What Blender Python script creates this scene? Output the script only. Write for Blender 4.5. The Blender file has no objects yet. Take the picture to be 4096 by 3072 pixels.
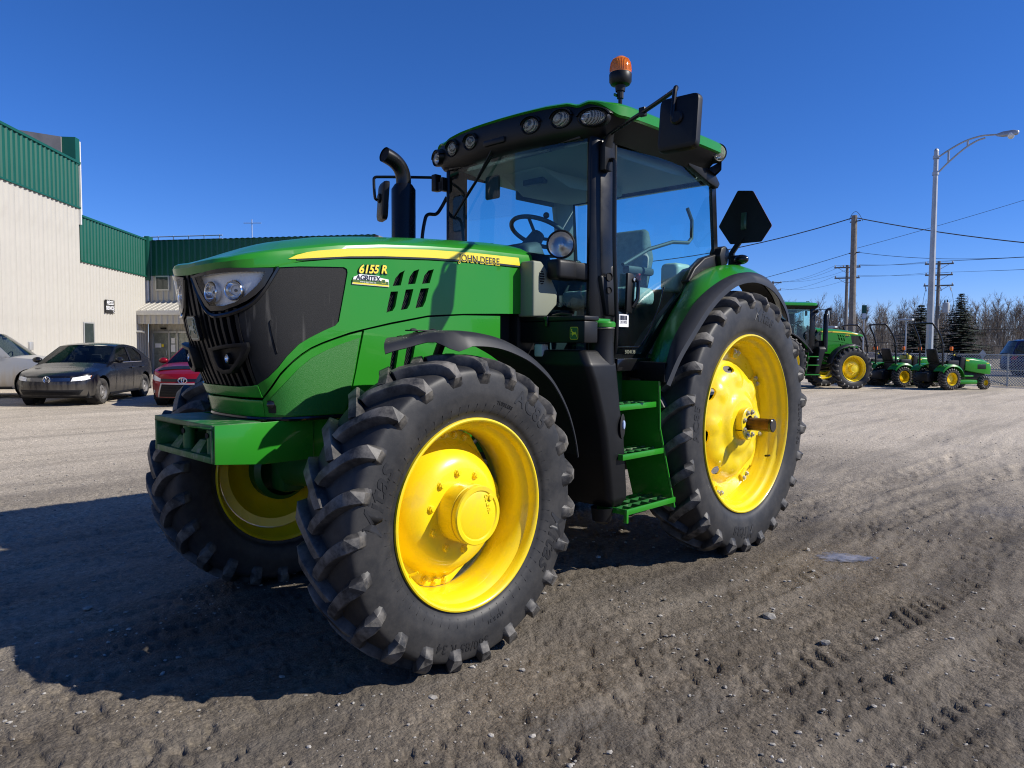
import bpy, bmesh, math, random
import numpy as np
from mathutils import Vector, Matrix
from mathutils.geometry import delaunay_2d_cdt

random.seed(7)
SC = bpy.context.scene
COL = SC.collection

# ---------------------------------------------------------------- camera
cam_d = bpy.data.cameras.new('camera')
cam_d.sensor_width = 36.0
cam_d.lens = 25.825
cam_d.clip_start = 0.05
cam_d.clip_end = 6000
cam = bpy.data.objects.new('camera', cam_d)
COL.objects.link(cam)
CAM = Vector((5.098, 3.5597, 1.5187))
YAW, PITCH, ROLL = 3.9128, -0.05448, 0.00545
_f = Vector((math.cos(YAW)*math.cos(PITCH), math.sin(YAW)*math.cos(PITCH), math.sin(PITCH)))
_r = Vector((math.sin(YAW), -math.cos(YAW), 0))
_u = _r.cross(_f)
_r2 = _r*math.cos(ROLL) + _u*math.sin(ROLL)
_u2 = _u*math.cos(ROLL) - _r*math.sin(ROLL)
cam.matrix_world = Matrix(((_r2.x, _u2.x, -_f.x, CAM.x), (_r2.y, _u2.y, -_f.y, CAM.y), (_r2.z, _u2.z, -_f.z, CAM.z), (0, 0, 0, 1)))
SC.camera = cam

# ---------------------------------------------------------------- sky, sun, exposure
SUN_AZ, SUN_EL = math.radians(125), math.radians(36)
W = bpy.data.worlds.new('World')
SC.world = W
W.use_nodes = True
_nt = W.node_tree
_bg = _nt.nodes['Background']
_sky = _nt.nodes.new('ShaderNodeTexSky')
_sky.sky_type = 'NISHITA'
_sky.sun_disc = False
_sky.sun_elevation = SUN_EL
_sky.sun_rotation = math.pi/2 - SUN_AZ
_sky.altitude = 4000
_sky.air_density = 1.3
_sky.dust_density = 0.0
_sky.ozone_density = 8.0
_hs = _nt.nodes.new('ShaderNodeHueSaturation')
_hs.inputs['Hue'].default_value = 0.5
_hs.inputs['Saturation'].default_value = 1.14
_hs.inputs['Value'].default_value = 1.0
_tint = _nt.nodes.new('ShaderNodeMix'); _tint.data_type = 'RGBA'; _tint.blend_type = 'MULTIPLY'
_tint.inputs[0].default_value = 1.0; _tint.inputs[7].default_value = (1.0, .90, 1.13, 1)
_nt.links.new(_sky.outputs[0], _hs.inputs['Color'])
_nt.links.new(_hs.outputs[0], _tint.inputs[6])
_nt.links.new(_tint.outputs[2], _bg.inputs[0])
_bg.inputs[1].default_value = 0.105
sun_d = bpy.data.lights.new('sun', 'SUN')
sun_d.energy = 5.0
sun_d.angle = math.radians(0.53)
sun_d.color = (1.0, 0.95, 0.87)
sun = bpy.data.objects.new('sun', sun_d)
COL.objects.link(sun)
_sd = Vector((math.cos(SUN_AZ)*math.cos(SUN_EL), math.sin(SUN_AZ)*math.cos(SUN_EL), math.sin(SUN_EL)))
sun.rotation_euler = _sd.to_track_quat('Z', 'Y').to_euler()
sun.location = (0, 0, 30)
SC.view_settings.view_transform = 'Standard'
SC.view_settings.look = 'None'
SC.view_settings.exposure = 0.25
SC.view_settings.gamma = 1.0
SC.view_settings.use_curve_mapping = False
SC.cycles.max_bounces = 8
SC.cycles.transparent_max_bounces = 12
SC.cycles.caustics_reflective = False
SC.cycles.caustics_refractive = False
SC.cycles.use_denoising = True
SC.cycles.denoiser = 'OPENIMAGEDENOISE'
SC.cycles.denoising_prefilter = 'NONE'
SC.cycles.use_adaptive_sampling = False
SC.cycles.filter_width = 1.1

# ---------------------------------------------------------------- helpers
def V(*a): return Vector(a)
def sm(a, b, x):
    t = np.clip((np.asarray(x, float)-a)/(b-a), 0, 1)
    return t*t*(3-2*t)
def cat(P, n=8, closed=False):
    P = np.asarray(P, float)
    if closed: Q = np.vstack([P[-1], P, P[0], P[1]])
    else: Q = np.vstack([2*P[0]-P[1], P, 2*P[-1]-P[-2]])
    out = []
    for i in range(1, len(Q)-2):
        a, b, c, d = Q[i-1:i+3]
        for t in np.arange(n)/n:
            out.append(.5*((2*b)+(-a+c)*t+(2*a-5*b+4*c-d)*t*t+(-a+3*b-3*c+d)*t**3))
    if not closed: out.append(Q[-2])
    return np.array(out)
def AXM(axis, c=(0, 0, 0)):
    """matrix whose local z points along axis, placed at c"""
    z = Vector(axis).normalized()
    x = Vector((1, 0, 0)) if abs(z.x) < .9 else Vector((0, 0, 1))
    x = (x - z*x.dot(z)).normalized()
    y = z.cross(x)
    return Matrix(((x.x, y.x, z.x, c[0]), (x.y, y.y, z.y, c[1]), (x.z, y.z, z.z, c[2]), (0, 0, 0, 1)))
def RZ(a, c=(0, 0, 0)): return Matrix.Translation(c) @ Matrix.Rotation(a, 4, 'Z')

class MB:
    def __init__(s): s.v = []; s.f = []
    def add(s, v, f, M=None):
        o = len(s.v)
        if M is not None: v = [M @ Vector(p) for p in v]
        s.v += [(float(p[0]), float(p[1]), float(p[2])) for p in v]
        s.f += [tuple(i+o for i in q) for q in f]
        return s
    def box(s, c, d, M=None):
        x, y, z = c; a, b, h = d[0]/2, d[1]/2, d[2]/2
        v = [(x+i*a, y+j*b, z+k*h) for k in (-1, 1) for j in (-1, 1) for i in (-1, 1)]
        return s.add(v, [(0, 2, 3, 1), (4, 5, 7, 6), (0, 1, 5, 4), (2, 6, 7, 3), (0, 4, 6, 2), (1, 3, 7, 5)], M)
    def bb(s, x0, x1, y0, y1, z0, z1, M=None):
        return s.box(((x0+x1)/2, (y0+y1)/2, (z0+z1)/2), (x1-x0, y1-y0, z1-z0), M)
    def prism(s, poly, h0, h1, M=None):
        n = len(poly)
        v = [(p[0], p[1], h0) for p in poly] + [(p[0], p[1], h1) for p in poly]
        f = [tuple(range(n-1, -1, -1)), tuple(range(n, 2*n))] + [(i, (i+1) % n, n+(i+1) % n, n+i) for i in range(n)]
        return s.add(v, f, M)
    def loft(s, secs, caps=True, closed=True):
        n = len(secs[0]); v = []; f = []
        for q in secs: v += list(q)
        for k in range(len(secs)-1):
            for i in range(n if closed else n-1):
                j = (i+1) % n
                f.append((k*n+i, k*n+j, (k+1)*n+j, (k+1)*n+i))
        if caps and closed:
            f.append(tuple(range(n-1, -1, -1))); f.append(tuple(range((len(secs)-1)*n, len(secs)*n)))
        return s.add(v, f)
    def tube(s, path, r, n=8, caps=True, M=None):
        P = [Vector(p) for p in path]
        if M is not None: P = [M @ p for p in P]
        R = r if hasattr(r, '__len__') else [r]*len(P)
        secs = []; up = None
        for i, p in enumerate(P):
            d = (P[min(i+1, len(P)-1)]-P[max(i-1, 0)])
            d = d.normalized() if d.length > 1e-9 else Vector((0, 0, 1))
            if up is None: up = Vector((0, 0, 1)) if abs(d.z) < .9 else Vector((1, 0, 0))
            x = up - d*up.dot(d)
            x = x.normalized() if x.length > 1e-6 else d.orthogonal().normalized()
            y = d.cross(x); up = x
            secs.append([p+(x*math.cos(2*math.pi*k/n)+y*math.sin(2*math.pi*k/n))*R[i] for k in range(n)])
        return s.loft(secs, caps)
    def lathe(s, prof, n=32, M=None, a0=0., a1=2*math.pi):
        full = abs(a1-a0-2*math.pi) < 1e-6
        m = n if full else n+1
        v = []; f = []
        for k in range(m):
            a = a0+(a1-a0)*k/n
            v += [(r*math.cos(a), r*math.sin(a), h) for r, h in prof]
        L = len(prof)
        for k in range(n):
            k2 = (k+1) % m
            for i in range(L-1):
                f.append((k*L+i, k2*L+i, k2*L+i+1, k*L+i+1))
        return s.add(v, f, M)
    def grid(s, rows, closed=False):
        n = len(rows[0]); v = []; f = []
        for q in rows: v += list(q)
        for k in range(len(rows)-1):
            for i in range(n if closed else n-1):
                j = (i+1) % n
                f.append((k*n+i, k*n+j, (k+1)*n+j, (k+1)*n+i))
        return s.add(v, f)
    def sheet(s, rows, th, nrm=None):
        """open grid with thickness th along -normal"""
        A = np.array([[tuple(p) for p in q] for q in rows], float)
        du = np.gradient(A, axis=1); dv = np.gradient(A, axis=0)
        N = np.cross(du, dv); N /= (np.linalg.norm(N, axis=2, keepdims=True)+1e-12)
        B = A - N*th
        R, n = A.shape[:2]
        v = list(A.reshape(-1, 3))+list(B.reshape(-1, 3)); f = []; o = R*n
        for k in range(R-1):
            for i in range(n-1):
                q = (k*n+i, k*n+i+1, (k+1)*n+i+1, (k+1)*n+i)
                f.append(q); f.append(tuple(o+t for t in reversed(q)))
        rim = [i for i in range(n)]+[k*n+n-1 for k in range(1, R)]+[(R-1)*n+i for i in range(n-2, -1, -1)]+[k*n for k in range(R-2, 0, -1)]
        for i in range(len(rim)):
            a, b = rim[i], rim[(i+1) % len(rim)]
            f.append((b, a, o+a, o+b))
        return s.add(v, f)
    def ball(s, c, r, nu=16, nv=10, sc=(1, 1, 1)):
        M = Matrix.Translation(c) @ Matrix.Diagonal((sc[0], sc[1], sc[2], 1))
        return s.lathe([(max(r*math.sin(math.pi*k/nv), 1e-5), -r*math.cos(math.pi*k/nv)) for k in range(nv+1)], nu, M)
    def hexnut(s, M, r=.014, h=.012, bolt=True):
        s.lathe([(1e-4, 0), (r*1.25, 0), (r*1.25, .003), (1e-4, .003)], 12, M)
        s.lathe([(1e-4, .003), (r, .003), (r, h), (r*.86, h+.002), (1e-4, h+.002)], 6, M)
        if bolt: s.lathe([(r*.55, h), (r*.55, h+.006), (1e-4, h+.006)], 8, M)
        return s

def mesh_of(name, mb, bevel=0, seg=2, ang=35, norm=True):
    me = bpy.data.meshes.new(name)
    me.from_pydata(mb.v, [], mb.f)
    if norm or bevel:
        bm = bmesh.new(); bm.from_mesh(me)
        bmesh.ops.remove_doubles(bm, verts=bm.verts, dist=1e-5)
        bmesh.ops.recalc_face_normals(bm, faces=bm.faces)
        if bevel:
            E_ = [e for e in bm.edges if len(e.link_faces) == 2 and e.calc_face_angle(0) > math.radians(28)]
            bmesh.ops.bevel(bm, geom=E_, offset=bevel, offset_type='OFFSET', segments=seg, profile=.5, affect='EDGES', clamp_overlap=True)
        bm.to_mesh(me); bm.free()
    me.shade_smooth()
    me.set_sharp_from_angle(angle=math.radians(ang))
    return me
def obj(name, mb, mat, parent=None, bevel=0, seg=2, ang=35, norm=True, M=None, **kw):
    me = mb if isinstance(mb, bpy.types.Mesh) else mesh_of(name, mb, bevel, seg, ang, norm)
    if mat is not None and not len(me.materials): me.materials.append(mat)
    o = bpy.data.objects.new(name, me)
    COL.objects.link(o)
    if parent is not None:
        o.parent = parent
        if kw.pop('world', True): o.matrix_parent_inverse = WORLD_INV.get(parent.name, Matrix())
    if M is not None: o.matrix_basis = M
    for k, val in kw.items():
        if k != 'world': o[k] = val
    return o
WORLD_INV = {}
def thing(name, label, cat_, loc=(0, 0, 0), rz=0., group=None, M=None):
    o = bpy.data.objects.new(name, None)
    o.empty_display_size = .2
    COL.objects.link(o)
    o.matrix_basis = M if M is not None else RZ(rz, loc)
    o['label'] = label; o['category'] = cat_
    if group: o['group'] = group
    return o
def local_inv(o):
    """children of o are given in world coordinates"""
    WORLD_INV[o.name] = o.matrix_basis.inverted()
    return o
def tag(o, label, cat_, group=None):
    o['label'] = label; o['category'] = cat_
    if group: o['group'] = group
    return o
def struct(o): o['kind'] = 'structure'; return o
def copy_tree(o, parent=None, skip=()):
    c = o.copy(); COL.objects.link(c)
    if parent is not None:
        c.parent = parent; c.matrix_parent_inverse = o.matrix_parent_inverse.copy()
    for ch in o.children:
        if ch.name.split('.')[0] not in skip: copy_tree(ch, c, skip)
    return c

def pip(poly, x, y):
    poly = np.asarray(poly, float); x = np.asarray(x, float); y = np.asarray(y, float)
    ins = np.zeros(x.shape, bool); n = len(poly)
    for i in range(n):
        x0, y0 = poly[i]; x1, y1 = poly[(i+1) % n]
        c = ((y0 > y) != (y1 > y))
        with np.errstate(divide='ignore', invalid='ignore'):
            xi = (x1-x0)*(y-y0)/(y1-y0+1e-30)+x0
        ins ^= c & (x < xi)
    return ins
def rounded(poly, r, n=4):
    """round the corners of a 2D polygon"""
    out = []; P = [Vector((p[0], p[1])) for p in poly]; N = len(P)
    for i in range(N):
        a, b, c = P[i-1], P[i], P[(i+1) % N]
        d0, d1 = (a-b), (c-b); k = min(r, d0.length*.45, d1.length*.45)
        p0, p1 = b+d0.normalized()*k, b+d1.normalized()*k
        for t in range(n+1):
            t /= n
            out.append(tuple((1-t)**2*p0+2*t*(1-t)*b+t*t*p1))
    return out
def dens(poly, sp):
    out = []; n = len(poly)
    for i in range(n):
        a = np.array(poly[i], float); b = np.array(poly[(i+1) % n], float)
        k = max(1, int(math.ceil(np.hypot(*(b-a))/sp)))
        for t in range(k): out.append(a+(b-a)*t/k)
    return out
def patch(outline, fn, holes=(), sp=.04, off=0., depth=.01, mb=None):
    """fill a 2D outline (with holes) and lay it on the surface fn(u, v, offset), with thickness"""
    mb = mb or MB()
    loops = [dens(outline, sp)]+[dens(h, sp) for h in holes]
    pts = []; ed = []
    for L in loops:
        o = len(pts); pts += [tuple(p) for p in L]
        ed += [(o+i, o+(i+1) % len(L)) for i in range(len(L))]
    A = np.array(pts); lo, hi = A.min(0), A.max(0)
    gx, gy = np.meshgrid(np.arange(lo[0]+sp/2, hi[0], sp), np.arange(lo[1]+sp/2, hi[1], sp*.87))
    gx[1::2] += sp/2
    gx = gx.ravel(); gy = gy.ravel()
    def inside(x, y):
        m = pip(outline, x, y)
        for h in holes: m &= ~pip(h, x, y)
        return m
    m = inside(gx, gy); gx, gy = gx[m], gy[m]
    if len(gx):
        d = np.full(len(gx), 1e9)
        for p in pts: d = np.minimum(d, (gx-p[0])**2+(gy-p[1])**2)
        k = d > (sp*.45)**2
        pts += list(zip(gx[k].tolist(), gy[k].tolist()))
    vs, es, fs, *_ = delaunay_2d_cdt([Vector((float(p[0]), float(p[1]))) for p in pts], ed, [], 0, 1e-6)
    B = np.array([tuple(v) for v in vs])
    F = [f for f in fs]
    C = np.array([B[list(f)].mean(0) for f in F])
    keep = inside(C[:, 0], C[:, 1])
    F = [f for f, k in zip(F, keep) if k]
    top = [fn(u, v, off) for u, v in B]
    if depth <= 0:
        return mb.add(top, F)
    bot = [fn(u, v, off-depth) for u, v in B]; n = len(top)
    cnt = {}
    for f in F:
        for i in range(len(f)):
            e = (f[i], f[(i+1) % len(f)])
            cnt[e] = cnt.get(e, 0)+1
    rim = [(b, a, n+a, n+b) for (a, b) in cnt if (b, a) not in cnt]
    return mb.add(top+bot, F+[tuple(n+i for i in reversed(f)) for f in F]+rim)
def text2d(s, size=1., shear=0., bold=0., spacing=1., align='CENTER', small=.75):
    c = bpy.data.curves.new('t', 'FONT'); c.body = s; c.size = size; c.shear = shear; c.offset = bold
    c.space_character = spacing; c.align_x = align; c.align_y = 'CENTER'; c.fill_mode = 'FRONT'; c.resolution_u = 3
    o = bpy.data.objects.new('t', c); COL.objects.link(o)
    me = bpy.data.meshes.new_from_object(o)
    v = [(p.co.x, p.co.y) for p in me.vertices]; f = [tuple(p.vertices) for p in me.polygons]
    bpy.data.objects.remove(o); bpy.data.curves.remove(c); bpy.data.meshes.remove(me)
    return v, f
def solid2d(v, f, fn, off, depth, mb=None):
    """thicken a flat mesh on the surface fn"""
    mb = mb or MB(); n = len(v)
    top = [fn(a, b, off) for a, b in v]; bot = [fn(a, b, off-depth) for a, b in v]
    cnt = set((q[i], q[(i+1) % len(q)]) for q in f for i in range(len(q)))
    rim = [(b, a, n+a, n+b) for (a, b) in cnt if (b, a) not in cnt]
    return mb.add(top+bot, list(f)+[tuple(n+i for i in reversed(q)) for q in f]+rim)

# ---------------------------------------------------------------- materials
def mat(name, col, rough=.5, metal=0., spec=.5, coat=0., coat_r=.05, noise=None, bump=None, dust=None, trans=0., ior=1.45, rvar=None, emit=None):
    """noise=(scale, amount): value variation; bump=(scale, strength, distance); dust=(colour, scale, lo, hi, amount)"""
    m = bpy.data.materials.new(name); m.use_nodes = True
    nt = m.node_tree; N = nt.nodes; L = nt.links
    b = N['Principled BSDF']
    b.inputs['Base Color'].default_value = (*col, 1); b.inputs['Roughness'].default_value = rough
    b.inputs['Metallic'].default_value = metal; b.inputs['Specular IOR Level'].default_value = spec
    b.inputs['Coat Weight'].default_value = coat; b.inputs['Coat Roughness'].default_value = coat_r
    b.inputs['Transmission Weight'].default_value = trans; b.inputs['IOR'].default_value = ior
    tc = N.new('ShaderNodeTexCoord')
    src = None
    def tex(scale, detail=4, r=.6):
        t = N.new('ShaderNodeTexNoise'); t.inputs['Scale'].default_value = scale; t.inputs['Detail'].default_value = detail
        t.inputs['Roughness'].default_value = r; L.new(tc.outputs['Object'], t.inputs['Vector']); return t
    if noise:
        t = tex(noise[0]); mr = N.new('ShaderNodeMapRange')
        mr.inputs[1].default_value = .3; mr.inputs[2].default_value = .7
        mr.inputs[3].default_value = 1-noise[1]; mr.inputs[4].default_value = 1+noise[1]
        L.new(t.outputs[0], mr.inputs[0])
        mx = N.new('ShaderNodeMix'); mx.data_type = 'RGBA'; mx.blend_type = 'MULTIPLY'; mx.inputs[0].default_value = 1
        mx.inputs[6].default_value = (*col, 1); L.new(mr.outputs[0], mx.inputs[7]); src = mx.outputs[2]
    if dust:
        t = tex(dust[1], 6, .65); mr = N.new('ShaderNodeMapRange')
        mr.inputs[1].default_value = dust[2]; mr.inputs[2].default_value = dust[3]; mr.inputs[4].default_value = dust[4]
        L.new(t.outputs[0], mr.inputs[0])
        mx = N.new('ShaderNodeMix'); mx.data_type = 'RGBA'
        L.new(mr.outputs[0], mx.inputs[0]); mx.inputs[7].default_value = (*dust[0], 1)
        if src is not None: L.new(src, mx.inputs[6])
        else: mx.inputs[6].default_value = (*col, 1)
        src = mx.outputs[2]
    if src is not None: L.new(src, b.inputs['Base Color'])
    if rvar:
        t = tex(rvar[0]); mr = N.new('ShaderNodeMapRange')
        mr.inputs[1].default_value = .3; mr.inputs[2].default_value = .7; mr.inputs[3].default_value = rough-rvar[1]; mr.inputs[4].default_value = rough+rvar[1]
        L.new(t.outputs[0], mr.inputs[0]); L.new(mr.outputs[0], b.inputs['Roughness'])
    if bump:
        t = tex(bump[0], 5); bp = N.new('ShaderNodeBump'); bp.inputs['Strength'].default_value = bump[1]; bp.inputs['Distance'].default_value = bump[2]
        L.new(t.outputs[0], bp.inputs['Height']); L.new(bp.outputs[0], b.inputs['Normal'])
    if emit:
        b.inputs['Emission Color'].default_value = (*emit[0], 1); b.inputs['Emission Strength'].default_value = emit[1]
    return m
def glass(name, tint, refl=.6, rough=.0, dusty=.0):
    """thin pane: tinted see-through plus Fresnel reflection and a film of dust"""
    m = bpy.data.materials.new(name); m.use_nodes = True
    nt = m.node_tree; N = nt.nodes; L = nt.links
    N.remove(N['Principled BSDF'])
    out = N['Material Output']
    tr = N.new('ShaderNodeBsdfTransparent'); tr.inputs[0].default_value = (*tint, 1)
    gl = N.new('ShaderNodeBsdfGlossy'); gl.inputs['Roughness'].default_value = rough; gl.inputs[0].default_value = (1, 1, 1, 1)
    lw = N.new('ShaderNodeLayerWeight'); lw.inputs[0].default_value = .18
    mr = N.new('ShaderNodeMath'); mr.operation = 'MULTIPLY_ADD'; mr.inputs[1].default_value = refl; mr.inputs[2].default_value = .03
    L.new(lw.outputs['Fresnel'], mr.inputs[0])
    mx = N.new('ShaderNodeMixShader'); L.new(mr.outputs[0], mx.inputs[0]); L.new(tr.outputs[0], mx.inputs[1]); L.new(gl.outputs[0], mx.inputs[2])
    last = mx
    if dusty:
        df = N.new('ShaderNodeBsdfDiffuse'); df.inputs[0].default_value = (.5, .5, .47, 1)
        tc = N.new('ShaderNodeTexCoord'); t = N.new('ShaderNodeTexNoise'); t.inputs['Scale'].default_value = 6; t.inputs['Detail'].default_value = 6
        L.new(tc.outputs['Object'], t.inputs['Vector'])
        r2 = N.new('ShaderNodeMapRange'); r2.inputs[1].default_value = .35; r2.inputs[2].default_value = .75; r2.inputs[4].default_value = dusty
        L.new(t.outputs[0], r2.inputs[0])
        m2 = N.new('ShaderNodeMixShader'); L.new(r2.outputs[0], m2.inputs[0]); L.new(last.outputs[0], m2.inputs[1]); L.new(df.outputs[0], m2.inputs[2])
        last = m2
    L.new(last.outputs[0], out.inputs[0])
    return m

DUST = (.20, .175, .14)
M = {}
M['green'] = mat('green_paint', (.022, .225, .015), .30, spec=.35, coat=.30, coat_r=.03, rvar=(3, .08), dust=(DUST, 5, .62, .95, .25))
M['green_dark'] = mat('green_cast_paint', (.010, .10, .016), .45, coat=.1, noise=(8, .2), dust=(DUST, 9, .55, .9, .45), bump=(60, .15, .002))
M['green_worn'] = mat('worn_green_paint', (.016, .12, .022), .5, noise=(10, .2), dust=((.22, .24, .17), 14, .52, .7, .8))
M['yellow'] = mat('yellow_paint', (.88, .65, .010), .3, coat=.4, coat_r=.08, rvar=(4, .08), dust=((.30, .24, .11), 8, .50, .85, .42))
M['stripe'] = mat('yellow_decal', (.86, .68, .04), .35, coat=.4)
M['black'] = mat('black_plastic', (.0065, .0065, .007), .45, spec=.35, noise=(7, .25), bump=(220, .12, .001), dust=((.05, .047, .042), 6, .52, .95, .22))
M['black_gloss'] = mat('black_gloss_plastic', (.008, .008, .009), .18, coat=.3)
M['black_frame'] = mat('black_cab_frame', (.006, .0065, .008), .3, spec=.4, rvar=(5, .08))
M['fender'] = mat('grey_black_fender_plastic', (.018, .019, .022), .5, spec=.4, bump=(260, .15, .001), dust=((.10, .096, .09), 7, .5, .9, .22))
M['screen'] = mat('perforated_black_screen', (.0095, .0095, .010), .6, spec=.3, bump=(420, .5, .002), dust=((.06, .056, .05), 5, .52, .9, .30))
M['green_mesh'] = mat('perforated_green_screen', (.016, .150, .014), .5, coat=.1, bump=(380, .6, .003), dust=((.12, .24, .07), 40, .62, .85, .3))
def scratched(m):
    nt = m.node_tree; N = nt.nodes; L = nt.links; b = N['Principled BSDF']
    old = b.inputs['Base Color'].links[0].from_socket
    tc = N.new('ShaderNodeTexCoord'); mp = N.new('ShaderNodeMapping'); mp.inputs['Scale'].default_value = (34, 34, 2.2)
    t = N.new('ShaderNodeTexNoise'); t.inputs['Scale'].default_value = 1.; t.inputs['Detail'].default_value = 4
    L.new(tc.outputs['Object'], mp.inputs['Vector']); L.new(mp.outputs[0], t.inputs['Vector'])
    r = N.new('ShaderNodeMapRange'); r.inputs[1].default_value = .62; r.inputs[2].default_value = .80; r.inputs[4].default_value = .55; L.new(t.outputs[0], r.inputs[0])
    mx = N.new('ShaderNodeMix'); mx.data_type = 'RGBA'; L.new(r.outputs[0], mx.inputs[0]); L.new(old, mx.inputs[6]); mx.inputs[7].default_value = (.12, .115, .105, 1)
    L.new(mx.outputs[2], b.inputs['Base Color'])
scratched(M['screen'])
M['dark'] = mat('dark_void', (.004, .004, .005), .8)
M['iron'] = mat('dark_iron', (.02, .022, .022), .55, metal=.3, noise=(12, .4), dust=(DUST, 9, .55, .9, .3))
M['steel'] = mat('zinc_steel', (.55, .55, .52), .35, metal=.9, noise=(40, .2))
M['chrome'] = mat('reflector_chrome', (.85, .86, .87), .12, metal=1.)
M['silver'] = mat('reflector_satin', (.88, .88, .86), .35, metal=.15)
M['lamp'] = mat('lamp_lens', (.75, .76, .74), .12, spec=.8, coat=.8, bump=(90, .6, .004), noise=(30, .3))
M['clear'] = glass('clear_lens', (.96, .97, .97), .8)
M['cabglass'] = glass('cab_glass', (.64, .92, .95), .6, 0, .012)
M['olive'] = mat('olive_grey_trim', (.225, .24, .175), .6, bump=(200, .1, .001), dust=(DUST, 8, .5, .9, .2))
M['liner'] = mat('grey_headliner', (.30, .31, .30), .75, bump=(90, .1, .002))
M['trim'] = mat('dark_grey_trim', (.045, .052, .06), .6)
M['seatcloth'] = mat('pale_seat_cover', (.33, .35, .32), .7, noise=(25, .15), bump=(14, .5, .02))
M['rust'] = mat('oily_brown_steel', (.10, .045, .014), .35, metal=.5, noise=(18, .5), dust=((.02, .015, .01), 14, .5, .8, .6))
M['white'] = mat('white_decal', (.8, .8, .8), .5)
M['navy'] = mat('navy_decal', (.012, .016, .04), .45)
M['ygreen'] = mat('olive_green_decal', (.06, .13, .02), .5)
M['deer'] = mat('pale_emblem_metal', (.42, .45, .36), .4, metal=.3)
M['deer_field'] = mat('emblem_green', (.03, .075, .04), .3, coat=.5)
M['amber'] = mat('amber_lens', (1., .27, .008), .15, coat=.8, trans=.2, bump=(60, .2, .003))
M['orange'] = mat('orange_lens', (.85, .18, .01), .25, coat=.5)
M['redlens'] = mat('red_lens', (.5, .01, .01), .25, coat=.5)
M['white_plastic'] = mat('white_tank_plastic', (.55, .55, .48), .5)
M['bluecap'] = mat('pale_blue_plastic', (.35, .45, .65), .35)

def rubber(name):
    m = mat(name, (.019, .019, .020), .52, spec=.45, bump=(160, .18, .002))
    nt = m.node_tree; N = nt.nodes; L = nt.links; b = N['Principled BSDF']
    tc = N.new('ShaderNodeTexCoord')
    at = N.new('ShaderNodeAttribute'); at.attribute_name = 'lugtop'
    t = N.new('ShaderNodeTexNoise'); t.inputs['Scale'].default_value = 9; t.inputs['Detail'].default_value = 8; t.inputs['Roughness'].default_value = .7
    L.new(tc.outputs['Object'], t.inputs['Vector'])
    a1 = N.new('ShaderNodeMapRange'); a1.inputs[1].default_value = .40; a1.inputs[2].default_value = .68
    L.new(t.outputs[0], a1.inputs[0])
    k = N.new('ShaderNodeMath'); k.operation = 'MULTIPLY_ADD'; k.inputs[1].default_value = .75; k.inputs[2].default_value = .12
    L.new(at.outputs['Fac'], k.inputs[0])
    q = N.new('ShaderNodeMath'); q.operation = 'MULTIPLY'; L.new(k.outputs[0], q.inputs[0]); L.new(a1.outputs[0], q.inputs[1])
    mx = N.new('ShaderNodeMix'); mx.data_type = 'RGBA'; mx.inputs[6].default_value = (.019, .019, .020, 1); mx.inputs[7].default_value = (.23, .21, .18, 1)
    L.new(q.outputs[0], mx.inputs[0]); L.new(mx.outputs[2], b.inputs['Base Color'])
    return m
M['rubber'] = rubber('tyre_rubber')
M['rubber_letter'] = mat('moulded_rubber_letter', (.017, .017, .018), .48, spec=.45)
M['car_rubber'] = mat('car_tyre_rubber', (.022, .021, .02), .8, dust=(DUST, 12, .4, .8, .5))
# ================================================================ the yard
def vnoise(x, y, seed):
    rs = np.random.RandomState(seed); T = rs.rand(256, 256)
    xi = np.floor(x).astype(int); yi = np.floor(y).astype(int)
    fx = x-xi; fy = y-yi; fx = fx*fx*(3-2*fx); fy = fy*fy*(3-2*fy)
    a = T[xi & 255, yi & 255]; b = T[(xi+1) & 255, yi & 255]; c = T[xi & 255, (yi+1) & 255]; d = T[(xi+1) & 255, (yi+1) & 255]
    return (a*(1-fx)+b*fx)*(1-fy)+(c*(1-fx)+d*fx)*fy
def fbm(x, y, f, oct_, seed, g=.55):
    s = 0; a = 1; t = 0
    for k in range(oct_):
        s = s+a*vnoise(x*f+17.3*k, y*f-9.1*k, seed+k); t += a; a *= g; f *= 2.03
    return s/t-.5
PUD = (-.32, 1.65)    # a shallow puddle
TRK = [((3.1, 1.95), (-.9, 2.30), .40), ((2.6, 2.62), (-1.4, 3.25), .40), ((3.4, 2.45), (1.0, 2.75), .22), ((-1.8, 1.15), (-9.5, 2.4), .42), ((-.8, .78), (-7.4, 1.05), .42), ((.6, 1.15), (-4.5, 1.75), .40), ((2.3, 1.35), (-.6, 1.62), .30), ((-1.2, 2.3), (-7, 3.9), .42), ((1.2, 3.3), (-3.0, 4.6), .42)]
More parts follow.
